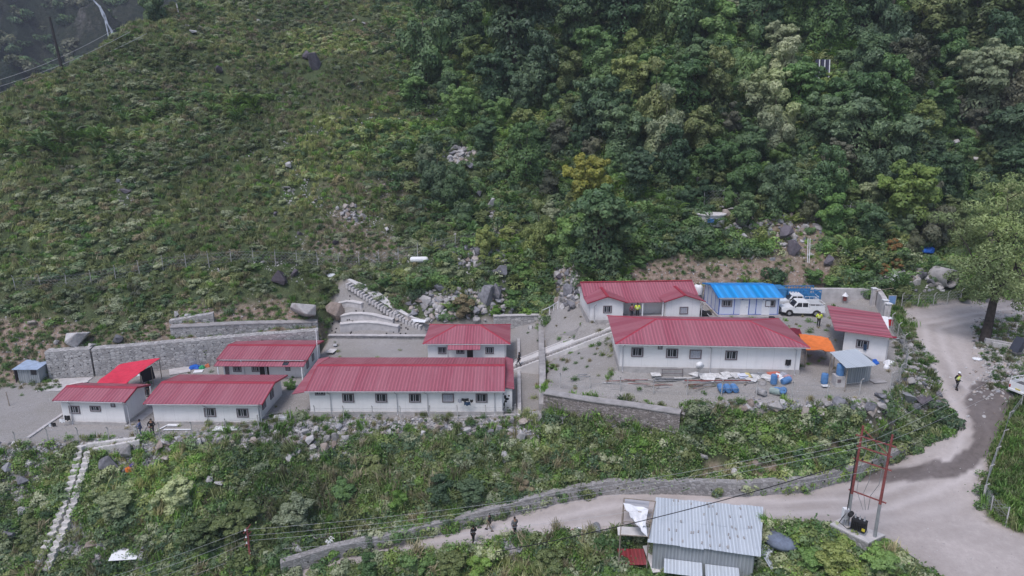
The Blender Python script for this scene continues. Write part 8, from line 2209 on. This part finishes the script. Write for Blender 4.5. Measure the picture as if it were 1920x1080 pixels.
# ------------------------------------------------------------------ boulders
for (x, y, w, c_, hf, lb) in BL: boulder(x, y, w, c_, lb, hf=hf)
br = random.Random(33)
used_s = set()
LMK = {'rubble bank rocks': [(600, 'the left pipe of the longest building'), (653, 'the first square window'), (690, 'the gap after the first square window'), (715, 'the second square window'), (745, 'the middle downpipe'), (778, 'the third square window'), (802, 'the bent downpipe'), (840, 'the curtained window'), (880, 'the hanging washing'), (905, 'the last window'), (940, 'the scuffed end wall'), (980, 'the sunken yard mouth')],
       'large rubble bank rocks': [(560, 'the tub'), (590, 'the building corner'), (615, 'the left downpipe'), (640, 'the first square window')],
       'rocks below the left bungalows': [(310, 'the white plank frame'), (345, 'the blank wall part'), (380, 'the downpipe'), (424, 'the white foam slab'), (460, 'the right window')],
       'large rocks under the scrap yard': [(1400, 'the lying grey drum'), (1450, 'the drum heap'), (1500, 'the bare ground'), (1545, 'the lone drum'), (1580, 'the cistern'), (1620, 'the tin lean-to')],
       'rocks on the road bend bank': [(1700, 'the fence bend'), (1730, 'the large grey rocks'), (1760, 'the road edge')]}
def strew(n, poly_x, ytab, size, cols, label, group):
    k = tr_ = 0
    while k < n and tr_ < 900:
        tr_ += 1
        x = br.uniform(*poly_x); y0, y1 = ytab(x); y = br.uniform(y0, y1) ; w = br.uniform(*size) * (1 if br.random() < .8 else 1.4); hf = br.uniform(.5, 1.15); c_ = br.choice(cols)
        mid_, hi_ = (size[0] + size[1]) / 2 - 1, size[1] - .5
        lm = min(LMK[group], key=lambda q: abs(q[0] - x)); row = 'just' if y < (y0 + y1) / 2 else 'well'
        lb = '%s %s %s rock %s below %s' % ('small' if w < mid_ else ('mid-sized' if w < hi_ else 'big'), 'flat' if hf < .68 else ('blocky' if hf < .92 else 'upright'), {'pale': 'pale', 'tan': 'tan', 'blue': 'dark grey'}[c_], row, lm[1])
        if lb in used_s: continue
        used_s.add(lb); boulder(x, y, w, c_, lb, group, hf=hf); k += 1
strew(46, (470, 1010), lambda x: (800, 828 + 20 * math.exp(-((x - 590) / 90) ** 2)), (11, 19), ['pale', 'pale', 'pale', 'tan', 'blue'], 'pale angular rock in the rubble bank below the longest building', 'rubble bank rocks')
strew(22, (545, 660), lambda x: (820, 870), (14, 26), ['pale', 'pale', 'tan'], 'large pale rock in the widest part of the rubble bank', 'large rubble bank rocks')
strew(18, (300, 480), lambda x: (826, 845), (11, 19), ['pale', 'tan'], 'rock in the bank below the left bungalows', 'rocks below the left bungalows')
strew(24, (1380, 1640), lambda x: (757, 777), (13, 24), ['pale', 'blue', 'tan'], 'larger rock heaped under the scrap yard drums', 'large rocks under the scrap yard')
strew(14, (1690, 1765), lambda x: (640 + (x - 1690) * 1.2, 700 + (x - 1690) * 1.3), (11, 18), ['pale', 'blue'], 'grey rock on the bank between the fence and the dirt road', 'rocks on the road bend bank')
# ------------------------------------------------------------------ the air
mb = MB(); mb.box2((-520, -60, -135), (520, 640, 420))
hm = bpy.data.materials.new('haze'); hm.use_nodes = True; hm.node_tree.nodes.clear(); hn = NT(hm)
pv = hn.n('ShaderNodeVolumePrincipled'); pv.inputs['Color'].default_value = (.80, .86, 1.0, 1); pv.inputs['Density'].default_value = .00035
pv.inputs['Anisotropy'].default_value = .1
ho = hn.n('ShaderNodeOutputMaterial'); hn.l(pv.outputs[0], ho.inputs['Volume'])
tag(mb.build('haze', hm, None), kind='stuff')
SC.cycles.volume_bounces = 0
